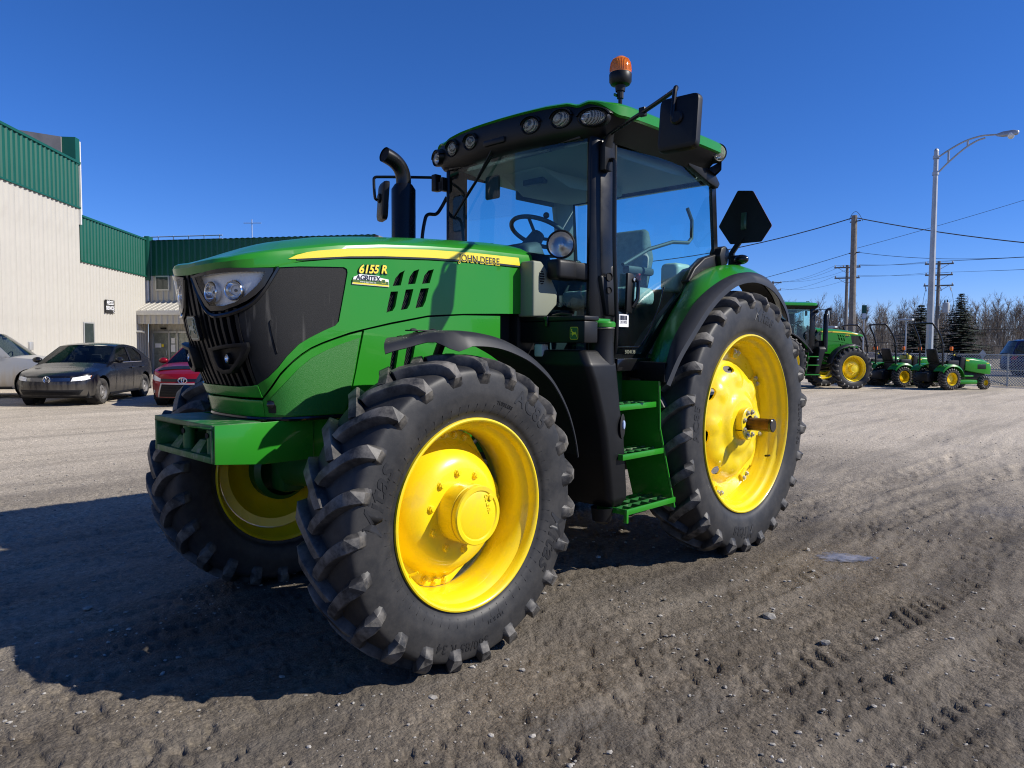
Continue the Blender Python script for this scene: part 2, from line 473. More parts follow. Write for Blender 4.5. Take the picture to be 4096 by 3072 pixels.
def ground_h(x, y):
    d = np.hypot(x-CAM.x, y-CAM.y)
    near = 1-sm(14, 45, d)
    h = .026*fbm(x, y, .35, 3, 1)*near
    rough = sm(-.10, .18, fbm(x, y, .55, 3, 40))*.75+.25
    h += near*rough*(.011*fbm(x, y, 2.6, 3, 10)+.009*np.abs(fbm(x, y, 8.0, 3, 20))+.014*fbm(x, y, 20., 3, 30))
    fine = 1-sm(5.5, 11, d)
    h -= fine*.014*sm(.10, .24, fbm(x, y, 17., 2, 130))*(.25+rough)
    h += fine*.012*np.clip(fbm(x, y, 34., 2, 150), -.1, .4)
    # scraped and rolled streaks left by passing wheels
    w_ = .6*fbm(x, y, .25, 2, 170)
    t_ = x*math.cos(.17)+y*math.sin(.17); s_ = -x*math.sin(.17)+y*math.cos(.17)+w_
    st = fbm(t_*.9, s_*9., 1., 3, 180)
    h += near*.030*st*sm(-.05, .15, fbm(x, y, .7, 2, 190))
    # lug prints left by tyres
    for k, (a, b, w) in enumerate(TRK):
        a = np.array(a); b = np.array(b); u = (b-a)/np.linalg.norm(b-a); L = np.linalg.norm(b-a)
        t = (x-a[0])*u[0]+(y-a[1])*u[1]; s = -(x-a[0])*u[1]+(y-a[1])*u[0]
        s = s+.22*fbm(x, y, .35, 2, 70+k)
        inn = (1-sm(w*.44, w*.56, np.abs(s)))
        ends = sm(0, .5, t)*(1-sm(L-.8, L, t))
        pres = sm(-.16, .06, fbm(x, y, .9, 2, 90+k))
        ph = (t+np.abs(s)*.75+.02*vnoise(x*4, y*4, 55))/.115
        bar = sm(.22, .34, np.abs((ph % 1)-.5))
        gap = sm(.012, .03, np.abs(s))
        rim = np.exp(-((np.abs(s)-w*.56)/.05)**2)
        h += near*ends*(-.010*inn+.009*rim*(.5+vnoise(x*5, y*5, 66)))
        h += near*ends*inn*pres*gap*(.015*bar*(.1+1.1*vnoise(x*3.1, y*3.1, 60+k))-.003+.010*fbm(x, y, 11., 2, 210+k))
    # flatter near the tyres' feet and under the puddle
    for (cx, cy, r) in ((2.765, .88, .35), (2.765, -.88, .35), (0, .89, .4), (0, -.89, .4)):
        h *= 1-.7*np.exp(-((x-cx)**2+(y-cy)**2)/r**2)
    pm = np.exp(-(((x-PUD[0])/.26)**2+((y-PUD[1])/.17)**2)**1.5)
    h = h*(1-.8*pm)-.012*pm
    return h
rr = np.r_[.35*np.exp(np.arange(0, 560)*.0082), np.geomspace(36, 2600, 60)]
a0 = YAW; aa = np.r_[np.radians(np.arange(-44, 44, .13)), np.radians(np.arange(44, 316, 2.5))]+a0
A_, R_ = np.meshgrid(aa, rr)
gx = CAM.x+R_*np.cos(A_); gy = CAM.y+R_*np.sin(A_)
gz = ground_h(gx, gy)
nr, na = gx.shape
vid = np.arange(nr*na).reshape(nr, na)
q = np.stack([vid[:-1], np.roll(vid, -1, 1)[:-1], np.roll(vid, -1, 1)[1:], vid[1:]], -1).reshape(-1, 4)
cen = nr*na
tri = np.stack([np.full(na, cen), np.roll(vid[0], -1), vid[0]], -1)
co = np.vstack([np.stack([gx, gy, gz], -1).reshape(-1, 3), [[CAM.x, CAM.y, 0]]])
me = bpy.data.meshes.new('ground')
me.vertices.add(len(co)); me.vertices.foreach_set('co', co.astype(np.float32).ravel())
nl = len(q)*4+len(tri)*3
me.loops.add(nl); me.loops.foreach_set('vertex_index', np.r_[q.ravel(), tri.ravel()].astype(np.int32))
me.polygons.add(len(q)+len(tri))
me.polygons.foreach_set('loop_start', np.r_[np.arange(len(q))*4, len(q)*4+np.arange(len(tri))*3].astype(np.int32))
me.update(calc_edges=True); me.validate()
me.shade_smooth()
def ground_mat():
    m = bpy.data.materials.new('packed_dirt_and_gravel'); m.use_nodes = True
    nt = m.node_tree; N = nt.nodes; L = nt.links; b = N['Principled BSDF']
    tc = N.new('ShaderNodeTexCoord')
    def noise(s, d=6, r=.6, vec=None):
        t = N.new('ShaderNodeTexNoise'); t.inputs['Scale'].default_value = s; t.inputs['Detail'].default_value = d; t.inputs['Roughness'].default_value = r
        L.new(vec or tc.outputs['Object'], t.inputs['Vector']); return t.outputs[0]
    def rng(v, a, b_, c=0., d=1.):
        t = N.new('ShaderNodeMapRange'); t.inputs[1].default_value = a; t.inputs[2].default_value = b_; t.inputs[3].default_value = c; t.inputs[4].default_value = d
        L.new(v, t.inputs[0]); return t.outputs[0]
    def mixc(f, a, b_):
        t = N.new('ShaderNodeMix'); t.data_type = 'RGBA'
        if isinstance(f, float): t.inputs[0].default_value = f
        else: L.new(f, t.inputs[0])
        for i, q_ in ((6, a), (7, b_)):
            if isinstance(q_, tuple): t.inputs[i].default_value = (*q_, 1)
            else: L.new(q_, t.inputs[i])
        return t.outputs[2]
    def math_(op, a, b_):
        t = N.new('ShaderNodeMath'); t.operation = op
        for i, q_ in ((0, a), (1, b_)):
            if isinstance(q_, (int, float)): t.inputs[i].default_value = q_
            else: L.new(q_, t.inputs[i])
        return t.outputs[0]
    # dry pale gravel farther off, dark damp dirt where the machines churn it
    sep = N.new('ShaderNodeSeparateXYZ'); L.new(tc.outputs['Object'], sep.inputs[0])
    dx = math_('SUBTRACT', sep.outputs[0], 2.2); dy = math_('SUBTRACT', sep.outputs[1], 4.0)
    r2 = math_('SQRT', math_('ADD', math_('MULTIPLY', dx, dx), math_('MULTIPLY', dy, dy)), 0)
    wob = math_('MULTIPLY', math_('SUBTRACT', noise(.35, 5), .5), 9.)
    far = rng(math_('ADD', r2, wob), 5.0, 11.5)
    dark = mixc(rng(noise(1.3, 8, .65), .35, .68), (.080, .065, .048), (.170, .141, .105))
    pale = mixc(rng(noise(.5, 8, .65), .3, .7), (.44, .375, .285), (.56, .485, .38))
    base = mixc(far, dark, pale)
    # fine grit
    vo = N.new('ShaderNodeTexVoronoi'); vo.inputs['Scale'].default_value = 75; L.new(tc.outputs['Object'], vo.inputs['Vector'])
    sc_ = N.new('ShaderNodeSeparateColor'); L.new(vo.outputs['Color'], sc_.inputs[0])
    grit = math_('MULTIPLY', rng(noise(24, 4, .7), .30, .72, .55, 1.45), rng(sc_.outputs[0], 0, 1, .72, 1.30))
    mg = N.new('ShaderNodeMix'); mg.data_type = 'RGBA'; mg.blend_type = 'MULTIPLY'; mg.inputs[0].default_value = 1.
    L.new(base, mg.inputs[6]); L.new(grit, mg.inputs[7])
    # streaks along the way the machines drive
    mp = N.new('ShaderNodeMapping'); mp.inputs['Rotation'].default_value = (0, 0, math.radians(-10)); mp.inputs['Scale'].default_value = (.25, 3.0, 1)
    L.new(tc.outputs['Object'], mp.inputs['Vector'])
    st = rng(noise(1.1, 7, .7, mp.outputs[0]), .42, .66)
    c2 = mixc(math_('MULTIPLY', st, .5), mg.outputs[2], mixc(far, (.23, .20, .16), (.42, .365, .29)))
    mp2 = N.new('ShaderNodeMapping'); mp2.inputs['Rotation'].default_value = (0, 0, math.radians(-8)); mp2.inputs['Scale'].default_value = (.10, 1.2, 1)
    L.new(tc.outputs['Object'], mp2.inputs['Vector'])
    band = rng(noise(1., 5, .6, mp2.outputs[0]), .50, .62)
    c2 = mixc(math_('MULTIPLY', band, .42), c2, mixc(far, (.06, .053, .045), (.20, .175, .14)))
    damp = rng(noise(.8, 6, .6), .56, .70)
    c3 = mixc(math_('MULTIPLY', math_('MULTIPLY', damp, .55), math_('SUBTRACT', 1., far)), c2, (.070, .065, .060))
    L.new(c3, b.inputs['Base Color'])
    L.new(rng(damp, 0, 1, .93, .62), b.inputs['Roughness'])
    b.inputs['Specular IOR Level'].default_value = .3
    bp = N.new('ShaderNodeBump'); bp.inputs['Strength'].default_value = .75; bp.inputs['Distance'].default_value = .018
    L.new(math_('ADD', noise(30, 6, .72), math_('MULTIPLY', math_('SUBTRACT', .6, vo.outputs['Distance']), .28)), bp.inputs['Height'])
    L.new(bp.outputs[0], b.inputs['Normal'])
    return m
me.materials.append(ground_mat())
g = bpy.data.objects.new('ground', me); COL.objects.link(g); struct(g)
# puddle
rows = []
for f in (.02, .35, .6, .8, .92, 1.0):
    row = []
    for t in np.linspace(0, 2*math.pi, 61)[:-1]:
        k = f*(1+.13*math.sin(2*t+.5)+.09*math.sin(3*t+1)+.05*math.sin(7*t)+.03*math.sin(13*t))
        a, b = .27*k*math.cos(t), .17*k*math.sin(t)
        row.append((PUD[0]-.70*a+.80*b, PUD[1]+.71*a+.60*b, -.003))
    rows.append(row)
pd = MB().grid(rows, closed=True)
me_p = mesh_of('puddle', pd, norm=False)
at_ = me_p.attributes.new('edge', 'FLOAT', 'POINT')
at_.data.foreach_set('value', np.repeat(np.array([0, .35, .6, .8, .92, 1.0], np.float32), 60))
pm_ = mat('puddle_water', (.22, .205, .19), .2, spec=.7, ior=1.33, noise=(9, .5), rvar=(14, .1))
_n = pm_.node_tree.nodes; _l = pm_.node_tree.links
_at = _n.new('ShaderNodeAttribute'); _at.attribute_name = 'edge'
_tc = _n.new('ShaderNodeTexCoord'); _no = _n.new('ShaderNodeTexNoise'); _no.inputs['Scale'].default_value = 16; _no.inputs['Detail'].default_value = 6
_l.new(_tc.outputs['Object'], _no.inputs['Vector'])
_ad = _n.new('ShaderNodeMath'); _ad.operation = 'MULTIPLY_ADD'; _ad.inputs[1].default_value = 1.5; _l.new(_no.outputs[0], _ad.inputs[0]); _l.new(_at.outputs['Fac'], _ad.inputs[2])
_mr = _n.new('ShaderNodeMapRange'); _mr.inputs[1].default_value = 1.05; _mr.inputs[2].default_value = 1.60; _mr.inputs[3].default_value = 1; _mr.inputs[4].default_value = 0
_l.new(_ad.outputs[0], _mr.inputs[0]); _l.new(_mr.outputs[0], _n['Principled BSDF'].inputs['Alpha'])
me_p.materials.append(pm_)
pud = bpy.data.objects.new('puddle', me_p); COL.objects.link(pud); struct(pud)
# loose stones
rs = np.random.RandomState(5)
ico = [(0, 0, 1), (.89, 0, .45), (.28, .85, .45), (-.72, .53, .45), (-.72, -.53, .45), (.28, -.85, .45), (.72, .53, -.45), (-.28, .85, -.45), (-.89, 0, -.45), (-.28, -.85, -.45), (.72, -.53, -.45), (0, 0, -1)]
icf = [(0, 1, 2), (0, 2, 3), (0, 3, 4), (0, 4, 5), (0, 5, 1), (1, 6, 2), (2, 7, 3), (3, 8, 4), (4, 9, 5), (5, 10, 1), (6, 7, 2), (7, 8, 3), (8, 9, 4), (9, 10, 5), (10, 6, 1), (11, 7, 6), (11, 8, 7), (11, 9, 8), (11, 10, 9), (11, 6, 10)]
NS = 9000
ang = YAW+np.radians(rs.uniform(-40, 40, NS)); dist = 1.6+13*rs.rand(NS)**1.3
px, py = CAM.x+dist*np.cos(ang), CAM.y+dist*np.sin(ang)
clump = fbm(px, py, 1.2, 3, 200)
keep = clump > -.06+.12*(rs.rand(NS)-.5)
px, py = px[keep], py[keep]; n = len(px)
sz = .003+.010*rs.rand(n)**3.5
sz[:26] = rs.uniform(.014, .030, 26)
pz = ground_h(px, py)
U = np.array(ico); jit = 1+.35*(rs.rand(n, 12, 1)-.5)
sc3 = np.stack([sz*rs.uniform(.7, 1.4, n), sz*rs.uniform(.7, 1.4, n), sz*rs.uniform(.35, .7, n)], 1)
rot = rs.rand(n)*6.28
P3 = U[None]*jit*sc3[:, None]
c_, s_ = np.cos(rot)[:, None], np.sin(rot)[:, None]
P3 = np.stack([P3[..., 0]*c_-P3[..., 1]*s_+px[:, None], P3[..., 0]*s_+P3[..., 1]*c_+py[:, None], P3[..., 2]+(pz+sz*.25)[:, None]], -1)
me = bpy.data.meshes.new('loose_stones')
me.from_pydata(P3.reshape(-1, 3).tolist(), [], (np.array(icf)[None]+12*np.arange(n)[:, None, None]).reshape(-1, 3).tolist())
me.materials.append(mat('stone', (.30, .28, .245), .85, noise=(14, .6)))
o = bpy.data.objects.new('loose_stones', me); COL.objects.link(o); o['kind'] = 'stuff'; tag(o, 'small loose stones scattered over the packed dirt', 'stones')
# ================================================================ tractor wheels
def MY(s, y=0., x=0., z=0.):
    """local z along s*Y"""
    return Matrix(((1, 0, 0, x), (0, 0, s, y), (0, -s, 0, z), (0, 0, 0, 1)))
def tyre_profile(R, lug, rb, hw):
    Rc = R-lug; rs = Rc-.045
    half = [(0, Rc), (.35, Rc-.004), (.65, Rc-.010), (.84, Rc-.019), (.95, Rc-.036), (.995, Rc-.075), (1.01, rs-.075), (1.0, rb+(rs-rb)*.50), (.94, rb+(rs-rb)*.25), (.86, rb+.03), (.83, rb+.004), (.80, rb-.012)]
    P = cat([(-y*hw, r) for y, r in reversed(half[1:])]+[(y*hw, r) for y, r in half], 4)
    return P
def tyre(R, rb, hw, nl, sgn, lug=.046, lead=.25, wb=.068, wt=.042):
    mb = MB(); P = tyre_profile(R, lug, rb, hw)
    n = 120
    mb.lathe([(r, y) for y, r in P], n, MY(sgn))
    top = [0.]*len(mb.v)
    ic = len(P)//2
    arc = np.r_[0, np.cumsum(np.hypot(*np.diff(P, axis=0).T))]; arc -= arc[ic]
    T = np.gradient(P, axis=0); T /= np.linalg.norm(T, axis=1, keepdims=True)
    NN = np.stack([-T[:, 1], T[:, 0]], 1)     # outward normal in (y, r)
    pmax = arc[-1]
    psh = np.interp(.97*hw, P[ic:, 0], arc[ic:]) if True else 0
    psh = arc[ic+int(np.argmax(P[ic:, 0] > .93*hw))]
    p1 = psh+.058
    K = 14
    for side in (1, -1):
        for k in range(nl):
            th0 = 2*math.pi*(k+(.5 if side < 0 else 0))/nl
            pp = np.linspace(-.022, p1, K); secs = []; tv = []
            for i, p in enumerate(pp):
                t = min(max((p+.022)/(psh+.022), 0), 1)
                th = th0-lead*(1-t**.80)
                # forward rotation lowers theta; the centre end leads
                t2 = min(max((p+.001+.022)/(psh+.022), 0), 1.02)
                dth = (-lead*(1-t2**.80)+lead*(1-t**.80)) if t < 1 else 0
                d = Vector((.001, dth*R)); d.normalize()
                nrm = Vector((-d.y, d.x))
                taper = 1. if p < psh else max(0., 1-(p-psh)/(p1-psh))
                h = lug*(1-.10*max(t-.7, 0)/.3)*(1. if p < psh-.01 else (taper**1.0)*1.0+.0)
                w0 = wb*(1+.22*max(t-.45, 0)/.55)*(1 if p <= psh else 1+.6*(1-taper)); w1 = wt*(1+.22*max(t-.45, 0)/.55)*(1 if p <= psh else 1.)
                if i == 0: h *= .92
                row = []
                for (w, hh) in ((-w0/2, -.012), (-w1/2-.004, h*.86), (-w1/2, h), (w1/2, h), (w1/2+.004, h*.86), (w0/2, -.012)):
                    q = p+nrm.x*w; a = th+nrm.y*w/R
                    y = np.interp(q, arc, P[:, 0]); r = np.interp(q, arc, P[:, 1])
                    ny = np.interp(q, arc, NN[:, 0]); nr = np.interp(q, arc, NN[:, 1])
                    if nr < 0 and abs(q) < .1: ny, nr = -ny, -nr
                    y += ny*hh*.9; r += nr*hh
                    row.append((r*math.cos(a), y*side*sgn, r*math.sin(a)))
                    tv.append(1. if hh > h*.9 else (.55 if hh > 0 else .0))
                secs.append(row)
            mb.loft(secs); top += tv
    me = mesh_of('tyre', mb, norm=False, ang=26)
    at = me.attributes.new('lugtop', 'FLOAT', 'POINT')
    at.data.foreach_set('value', np.array(top, np.float32))
    return me, P
def sidewall_fn(P, sgn, phi0, rt):
    ic = len(P)//2
    Q = P[ic:]; i0 = int(np.argmax(Q[:, 0])); Q = Q[max(i0-6, 0):]
    o = np.argsort(Q[:, 1]); rr = Q[o, 1]; yy = Q[o, 0]
    def fn(u, v, off):
        r = rt+v; ph = phi0-u/rt
        y = np.interp(r, rr, yy)+off
        return (-r*math.cos(ph), y*sgn, r*math.sin(ph))
    return fn
def nut_mesh(r=.014):
    return mesh_of('nut', MB().hexnut(Matrix(), r), ang=30)
NUT = nut_mesh(.0165)
NUT.materials.append(M['yellow'])
NUT_S = nut_mesh(.016); NUT_S.materials.append(M['steel'])
BOLT = mesh_of('bolt', MB().lathe([(.016, 0), (.016, .003), (.011, .006), (1e-4, .008)], 12)); BOLT.materials.append(M['iron'])

def front_wheel(root, sgn, c):
    prof = [(.457, .165), (.4555, .172), (.448, .1745), (.440, .171), (.434, .160), (.430, .148), (.428, .125), (.418, .115), (.4, .095), (.392, .06), (.388, .01), (.388, -.05), (.4, -.085), (.424, -.11), (.43, -.15), (.45, -.172), (.457, -.165), (.462, -.14), (.44, -.11), (.41, -.08), (.398, 0), (.41, .09), (.44, .12), (.462, .14), (.457, .165)]
    mb = MB().lathe(prof, 96, MY(sgn))
    # centre disc with four bolted lobes and flat chords between them
    n = 120; rows = []
    dprof = [(1.0, -.052), (.965, -.045), (.90, -.045), (.865, -.040), (.835, -.025), (.79, .008), (.725, .040), (.655, .062), (.59, .074), (.53, .078), (.33, .078)]
    for off in (0,):
        for fr, y in dprof+[(.33, .066), (.53, .066), (.66, .045), (.78, -.01), (.86, -.056), (1., -.062), (1., -.052)]:
            ring = []
            for k in range(n):
                a = 2*math.pi*k/n; d = (a-math.radians(100)+math.pi/4) % (math.pi/2)-math.pi/4
                d = abs(d); w = math.radians(17)
                ro = .386 if d < w or sgn < 0 else .386*math.cos(math.pi/4-w)/math.cos(math.pi/4-d)
                f = 1-fr; r = .386*fr if fr < .9 else ro-.386*f
                ring.append((r*math.cos(a), y*sgn, r*math.sin(a)))
            rows.append(ring)
    mb.grid(rows, closed=True)
    w = obj('wheel', mb, M['yellow'], root, M=Matrix.Translation(c), ang=40)
    me, P = tyre(.757, .445, .192, 23, sgn, lead=.25, wb=.068, wt=.041)
    me.materials.append(M['rubber'])
    obj('tyre', me, None, w)
    hub = MB().lathe([(1e-4, .205), (.10, .205), (.112, .201), (.118, .206), (.136, .206), (.141, .199), (.141, .176), (.137, .174), (.137, .170), (.142, .168), (.143, .08), (.150, .07), (1e-4, .07)], 64, MY(sgn))
    h = obj('hub_cap', hub, M['yellow'], w, ang=30)
    obj('valve_stem', MB().tube([(.33, .10*sgn, -.235), (.315, .125*sgn, -.225), (.305, .135*sgn, -.217)], .006, 8), M['yellow'], w)
    if sgn > 0:
        pl = MB().lathe([(1e-4, .214), (.012, .214), (.014, .211), (.014, .207), (.019, .207), (.019, .203)], 20, MY(1, 0, -.072, .075))
        obj('oil_plug', pl, M['yellow'], h)
        v, f = text2d('OIL LEVEL', .022, bold=.0006)
        def fo(u, q, o, a=math.radians(-72)):
            x = .055+(u*math.cos(a)-q*math.sin(a)); z = .048+(u*math.sin(a)+q*math.cos(a))
            return (-x+.0, .205+o, z-.0)
        obj('lettering', solid2d(v, f, fo, .0025, .003), M['yellow'], h)
    for k in range(10):
        a = math.radians(12+36*k)
        obj('nut', NUT, None, w, M=Matrix.Translation((.188*math.cos(a), .078*sgn, .188*math.sin(a))) @ AXM((0, sgn, 0)))
    for q in range(4):
        for j in (-1, 0, 1):
            a = math.radians(100+90*q+10.5*j)
            obj('nut', NUT, None, w, M=Matrix.Translation((.358*math.cos(a), -.045*sgn, .358*math.sin(a))) @ AXM((0, sgn, 0)))
    if sgn > 0:
        for s, ph, rt, size, sh, bd in (('Mitas', 166, .585, .135, .35, .002), ('AC85', 52, .605, .105, 0, .0022), ('Mitas', -22, .585, .135, .35, .002), ('380/85 R 34', 262, .615, .062, 0, .0008), ('14.9 R 34', 284, .54, .026, 0, .0003), ('TUBELESS', 70, .54, .024, 0, .0003)):
            v, f = text2d(s, size, shear=sh, bold=bd, spacing=1.08)
            obj('lettering', solid2d(v, f, sidewall_fn(P, sgn, math.radians(ph), rt), .0022, .006), M['rubber_letter'], w)
        # moulded ribs round the bead
        rib = MB()
        for k in range(60):
            fn = sidewall_fn(P, sgn, 2*math.pi*k/60, .505)
            rib.add([fn(-.0015, -.02, .0005), fn(.0015, -.02, .0005), fn(.009, .02, .0005), fn(.006, .02, .0005), fn(-.0005, -.02, .003), fn(.0005, -.02, .003), fn(.008, .02, .003), fn(.007, .02, .003)], [(4, 5, 6, 7), (0, 1, 5, 4), (2, 3, 7, 6), (1, 2, 6, 5), (3, 0, 4, 7)])
        obj('sidewall_rib', rib, M['rubber_letter'], w, kind='stuff')
    return w
def rear_wheel(root, sgn, c):
    prof = [(.660, .165), (.658, .172), (.650, .175), (.642, .170), (.636, .155), (.633, .135), (.628, .122), (.612, .112), (.603, .095), (.602, .075), (.592, .06), (.582, .045), (.580, .015), (.572, 0.), (.568, -.03), (.572, -.07), (.60, -.10), (.632, -.12), (.64, -.15), (.655, -.172), (.66, -.165), (.665, -.14), (.62, -.09), (.585, -.06), (.585, 0), (.60, .05), (.62, .09), (.645, .13), (.665, .14), (.660, .165)]
    mb = MB().lathe(prof, 110, MY(sgn))
    RR = [.0, .13, .19, .215, .235, .262, .29, .34, .385, .42, .445, .455, .50, .53, .58]
    YY = [.118, .118, .116, .105, .088, .080, .077, .070, .048, .012, -.018, -.024, -.026, -.026, -.022]
    def fn(u, v, o):
        r = math.hypot(u, v)
        b = 0.
        a = math.atan2(v, u)
        if .25 < r < .46:   # eight raised pads
            d = abs((a+math.pi/8) % (math.pi/4)-math.pi/8)
            b = .016*math.exp(-(d/.16)**4)*math.exp(-((r-.36)/.085)**4)
        return (u, (np.interp(r, RR, YY)+b+o)*sgn, v)
    circ = lambda r, n: [(r*math.cos(2*math.pi*k/n), r*math.sin(2*math.pi*k/n)) for k in range(n)]
    holes = []
    for k in range(8):
        a = math.pi/4*k+math.pi/8+.2
        holes.append([(.405*math.cos(a)-math.sin(a)*.052*math.cos(t)+math.cos(a)*.026*math.sin(t), .405*math.sin(a)+math.cos(a)*.052*math.cos(t)+math.sin(a)*.026*math.sin(t)) for t in np.linspace(0, 2*math.pi, 15)[:-1]])
    patch(circ(.572, 80), fn, holes+[circ(.1, 24)], sp=.026, depth=.016, mb=mb)
    for k in range(8):   # bolted lugs that tie the disc to the rim
        a = math.pi/4*k+.2
        mb.box((.525, -.02*sgn, 0), (.07, .03, .085), Matrix.Rotation(-a, 4, 'Y'))
    w = obj('wheel', mb, M['yellow'], root, M=Matrix.Translation(c), ang=40)
    me, P = tyre(.985, .648, .192, 25, sgn, lug=.048, lead=.21, wb=.072, wt=.044)
    me.materials.append(M['rubber'])
    obj('tyre', me, None, w)
    hub = MB().lathe([(.118, .10), (.122, .105), (.122, .165), (.116, .170), (.06, .170), (.06, .10)], 40, MY(sgn))
    h = obj('hub_collar', hub, M['yellow'], w, ang=30)
    obj('valve_stem', MB().tube([(-.48, .07*sgn, -.30), (-.47, .10*sgn, -.295), (-.46, .115*sgn, -.29)], .008, 8), M['black'], w)
    obj('split_line', MB().box((0, .137*sgn, 0), (.249, .064, .006)), M['dark'], h, M=Matrix.Rotation(.35, 4, 'Y'))
    for k in range(8):
        a = math.radians(20+45*k)
        obj('nut', NUT_S, None, w, M=Matrix.Translation((.09*math.cos(a), .170*sgn, .09*math.sin(a))) @ AXM((0, sgn, 0)))
        a = math.pi/4*k+.2
        for j in (-.05, .05):
            obj('nut', NUT_S, None, w, M=Matrix.Translation((.535*math.cos(a+j), -.004*sgn, .535*math.sin(a+j))) @ AXM((0, sgn, 0)))
    bar = MB().lathe([(1e-4, .10), (.047, .10), (.047, .346), (1e-4, .346)], 32, MY(sgn))
    b = obj('axle_bar', bar, M['rust'], w)
    obj('end_cap', MB().lathe([(.049, .332), (.049, .349), (.044, .353), (1e-4, .353)], 28, MY(sgn)), M['black_gloss'], b)
    if sgn > 0:
        for s, ph, rt, size, sh, bd in (('AC85', 176, .80, .098, 0, .0022), ('Mitas', 80, .80, .135, .25, .002), ('380/90 R 50', -4, .82, .062, 0, .0012), ('Mitas', 263, .80, .135, .25, .002)):
            v, f = text2d(s, size, shear=sh, bold=bd, spacing=1.1)
            obj('lettering', solid2d(v, f, sidewall_fn(P, sgn, math.radians(ph), rt), .0022, .006), M['rubber_letter'], w)
    return w
# ================================================================ the tractor in front
TR = local_inv(thing('tractor', 'large green farm tractor with yellow wheels parked in the foreground', 'tractor', (1.4, 0, 0)))
front_wheel(TR, 1, (2.765, .875, .715)); front_wheel(TR, -1, (2.765, -.875, .715))
rear_wheel(TR, 1, (0, .885, .940)); rear_wheel(TR, -1, (0, -.885, .940))
def P_(name, mb, m, parent=None, **k):
    return obj(name, mb, M[m] if isinstance(m, str) else m, parent or TR, **k)

# ---- bonnet surface: s runs round the bonnet from the nose centre, z is height
_PD = cat([(3.600, 0), (3.598, .08), (3.590, .16), (3.575, .23), (3.545, .29), (3.50, .335), (3.43, .368), (3.33, .388), (3.18, .402), (2.95, .413), (2.5, .42), (1.70, .425)], 12)
_SL = np.r_[0, np.cumsum(np.hypot(*np.diff(_PD, axis=0).T))]
_LZ = [1.10, 1.18, 1.25, 1.31, 1.40, 1.527, 1.586, 1.637, 1.75, 1.85, 1.95]
_LX = [-.135, -.125, -.110, -.088, -.050, -.010, .006, .015, .035, .052, .06]
def S(s, z, o=0.):
    a = abs(s); sg = 1 if s >= 0 else -1
    x = np.interp(a, _SL, _PD[:, 0]); y = np.interp(a, _SL, _PD[:, 1])
    x1 = np.interp(a+.01, _SL, _PD[:, 0]); y1 = np.interp(a+.01, _SL, _PD[:, 1])
    x0 = np.interp(max(a-.01, 0), _SL, _PD[:, 0]); y0 = np.interp(max(a-.01, 0), _SL, _PD[:, 1])
    if a < .01: y0 = -np.interp(.01-a, _SL, _PD[:, 1])
    tx, ty = x1-x0, y1-y0; l = math.hypot(tx, ty) or 1
    nx, ny = ty/l, -tx/l
    fd = min(max(1-(a-.25)/.75, 0), 1); fd = fd*fd*(3-2*fd)
    return (x+np.interp(z, _LZ, _LX)*fd+nx*o, (y+ny*o)*sg, z)
def SS(sg): return lambda u, v, o: S(u*sg, v, o)

# bonnet top
_zs = lambda s: np.interp(s, [0, .2, .3, .4, .5, .56, .62, .8, 1.05, 1.35, 1.68, 2.18], [1.838, 1.845, 1.853, 1.86, 1.868, 1.886, 1.906, 1.936, 1.957, 1.975, 1.987, 1.986])
_zsh = lambda s: np.interp(s, [0, .3, .5, .8, 1.05, 1.35, 1.68, 2.18], [1.890, 1.903, 1.942, 2.000, 2.030, 2.051, 2.066, 2.072])
_zc = lambda x: np.interp(x, [1.5, 1.89, 2.4, 2.83, 3.06, 3.27, 3.41, 3.56, 3.66], [2.165, 2.160, 2.130, 2.092, 2.064, 2.022, 1.984, 1.938, 1.900])
ss = np.r_[np.linspace(0, .7, 40), np.linspace(.73, 2.174, 40)]
ss = np.r_[-ss[::-1][:-1], ss]
rings = []
fr = [0, .0, .0, .03, .07, .13, .22, .35, .5, .68, .85, 1.0]
for k, f in enumerate(fr):
    row = []
    for s in ss:
        a = abs(s); zs, zh = _zs(a), _zsh(a)
        if k == 0: p = S(s, zs, -.006)
        elif k == 1: p = S(s, zs+(zh-zs)*.62, -.002)
        elif k == 2: p = S(s, zh-.006, -.010)
        else:
            q = S(s, zh, -.012)
            xc = q[0] if q[0] < 3.0 else 3.0+.38*(q[0]-3.0)
            x = q[0]+(xc-q[0])*f; y = q[1]*(1-f)
            wloc = abs(y)/max(abs(q[1]), .05) if a > .35 else (1-f)
            t = (1-f)**2.6
            p = (x, y, zh*t+_zc(x)*(1-t) if a > .5 else zh*t+(_zc(x)-.004*(1-f))*(1-t))
        row.append(p)
    rings.append(row)
hood = P_('bonnet', MB().sheet([r[::-1] for r in rings], .006), 'green', ang=28)
# rear closing sheet under the bonnet edge and dark engine block behind every opening
P_('engine_block', MB().bb(1.78, 3.36, -.34, .34, 1.15, 1.90), 'dark', bevel=.05)
P_('cowl', MB().bb(1.47, 1.80, -.40, .40, 1.3, 2.10), 'black', bevel=.04)

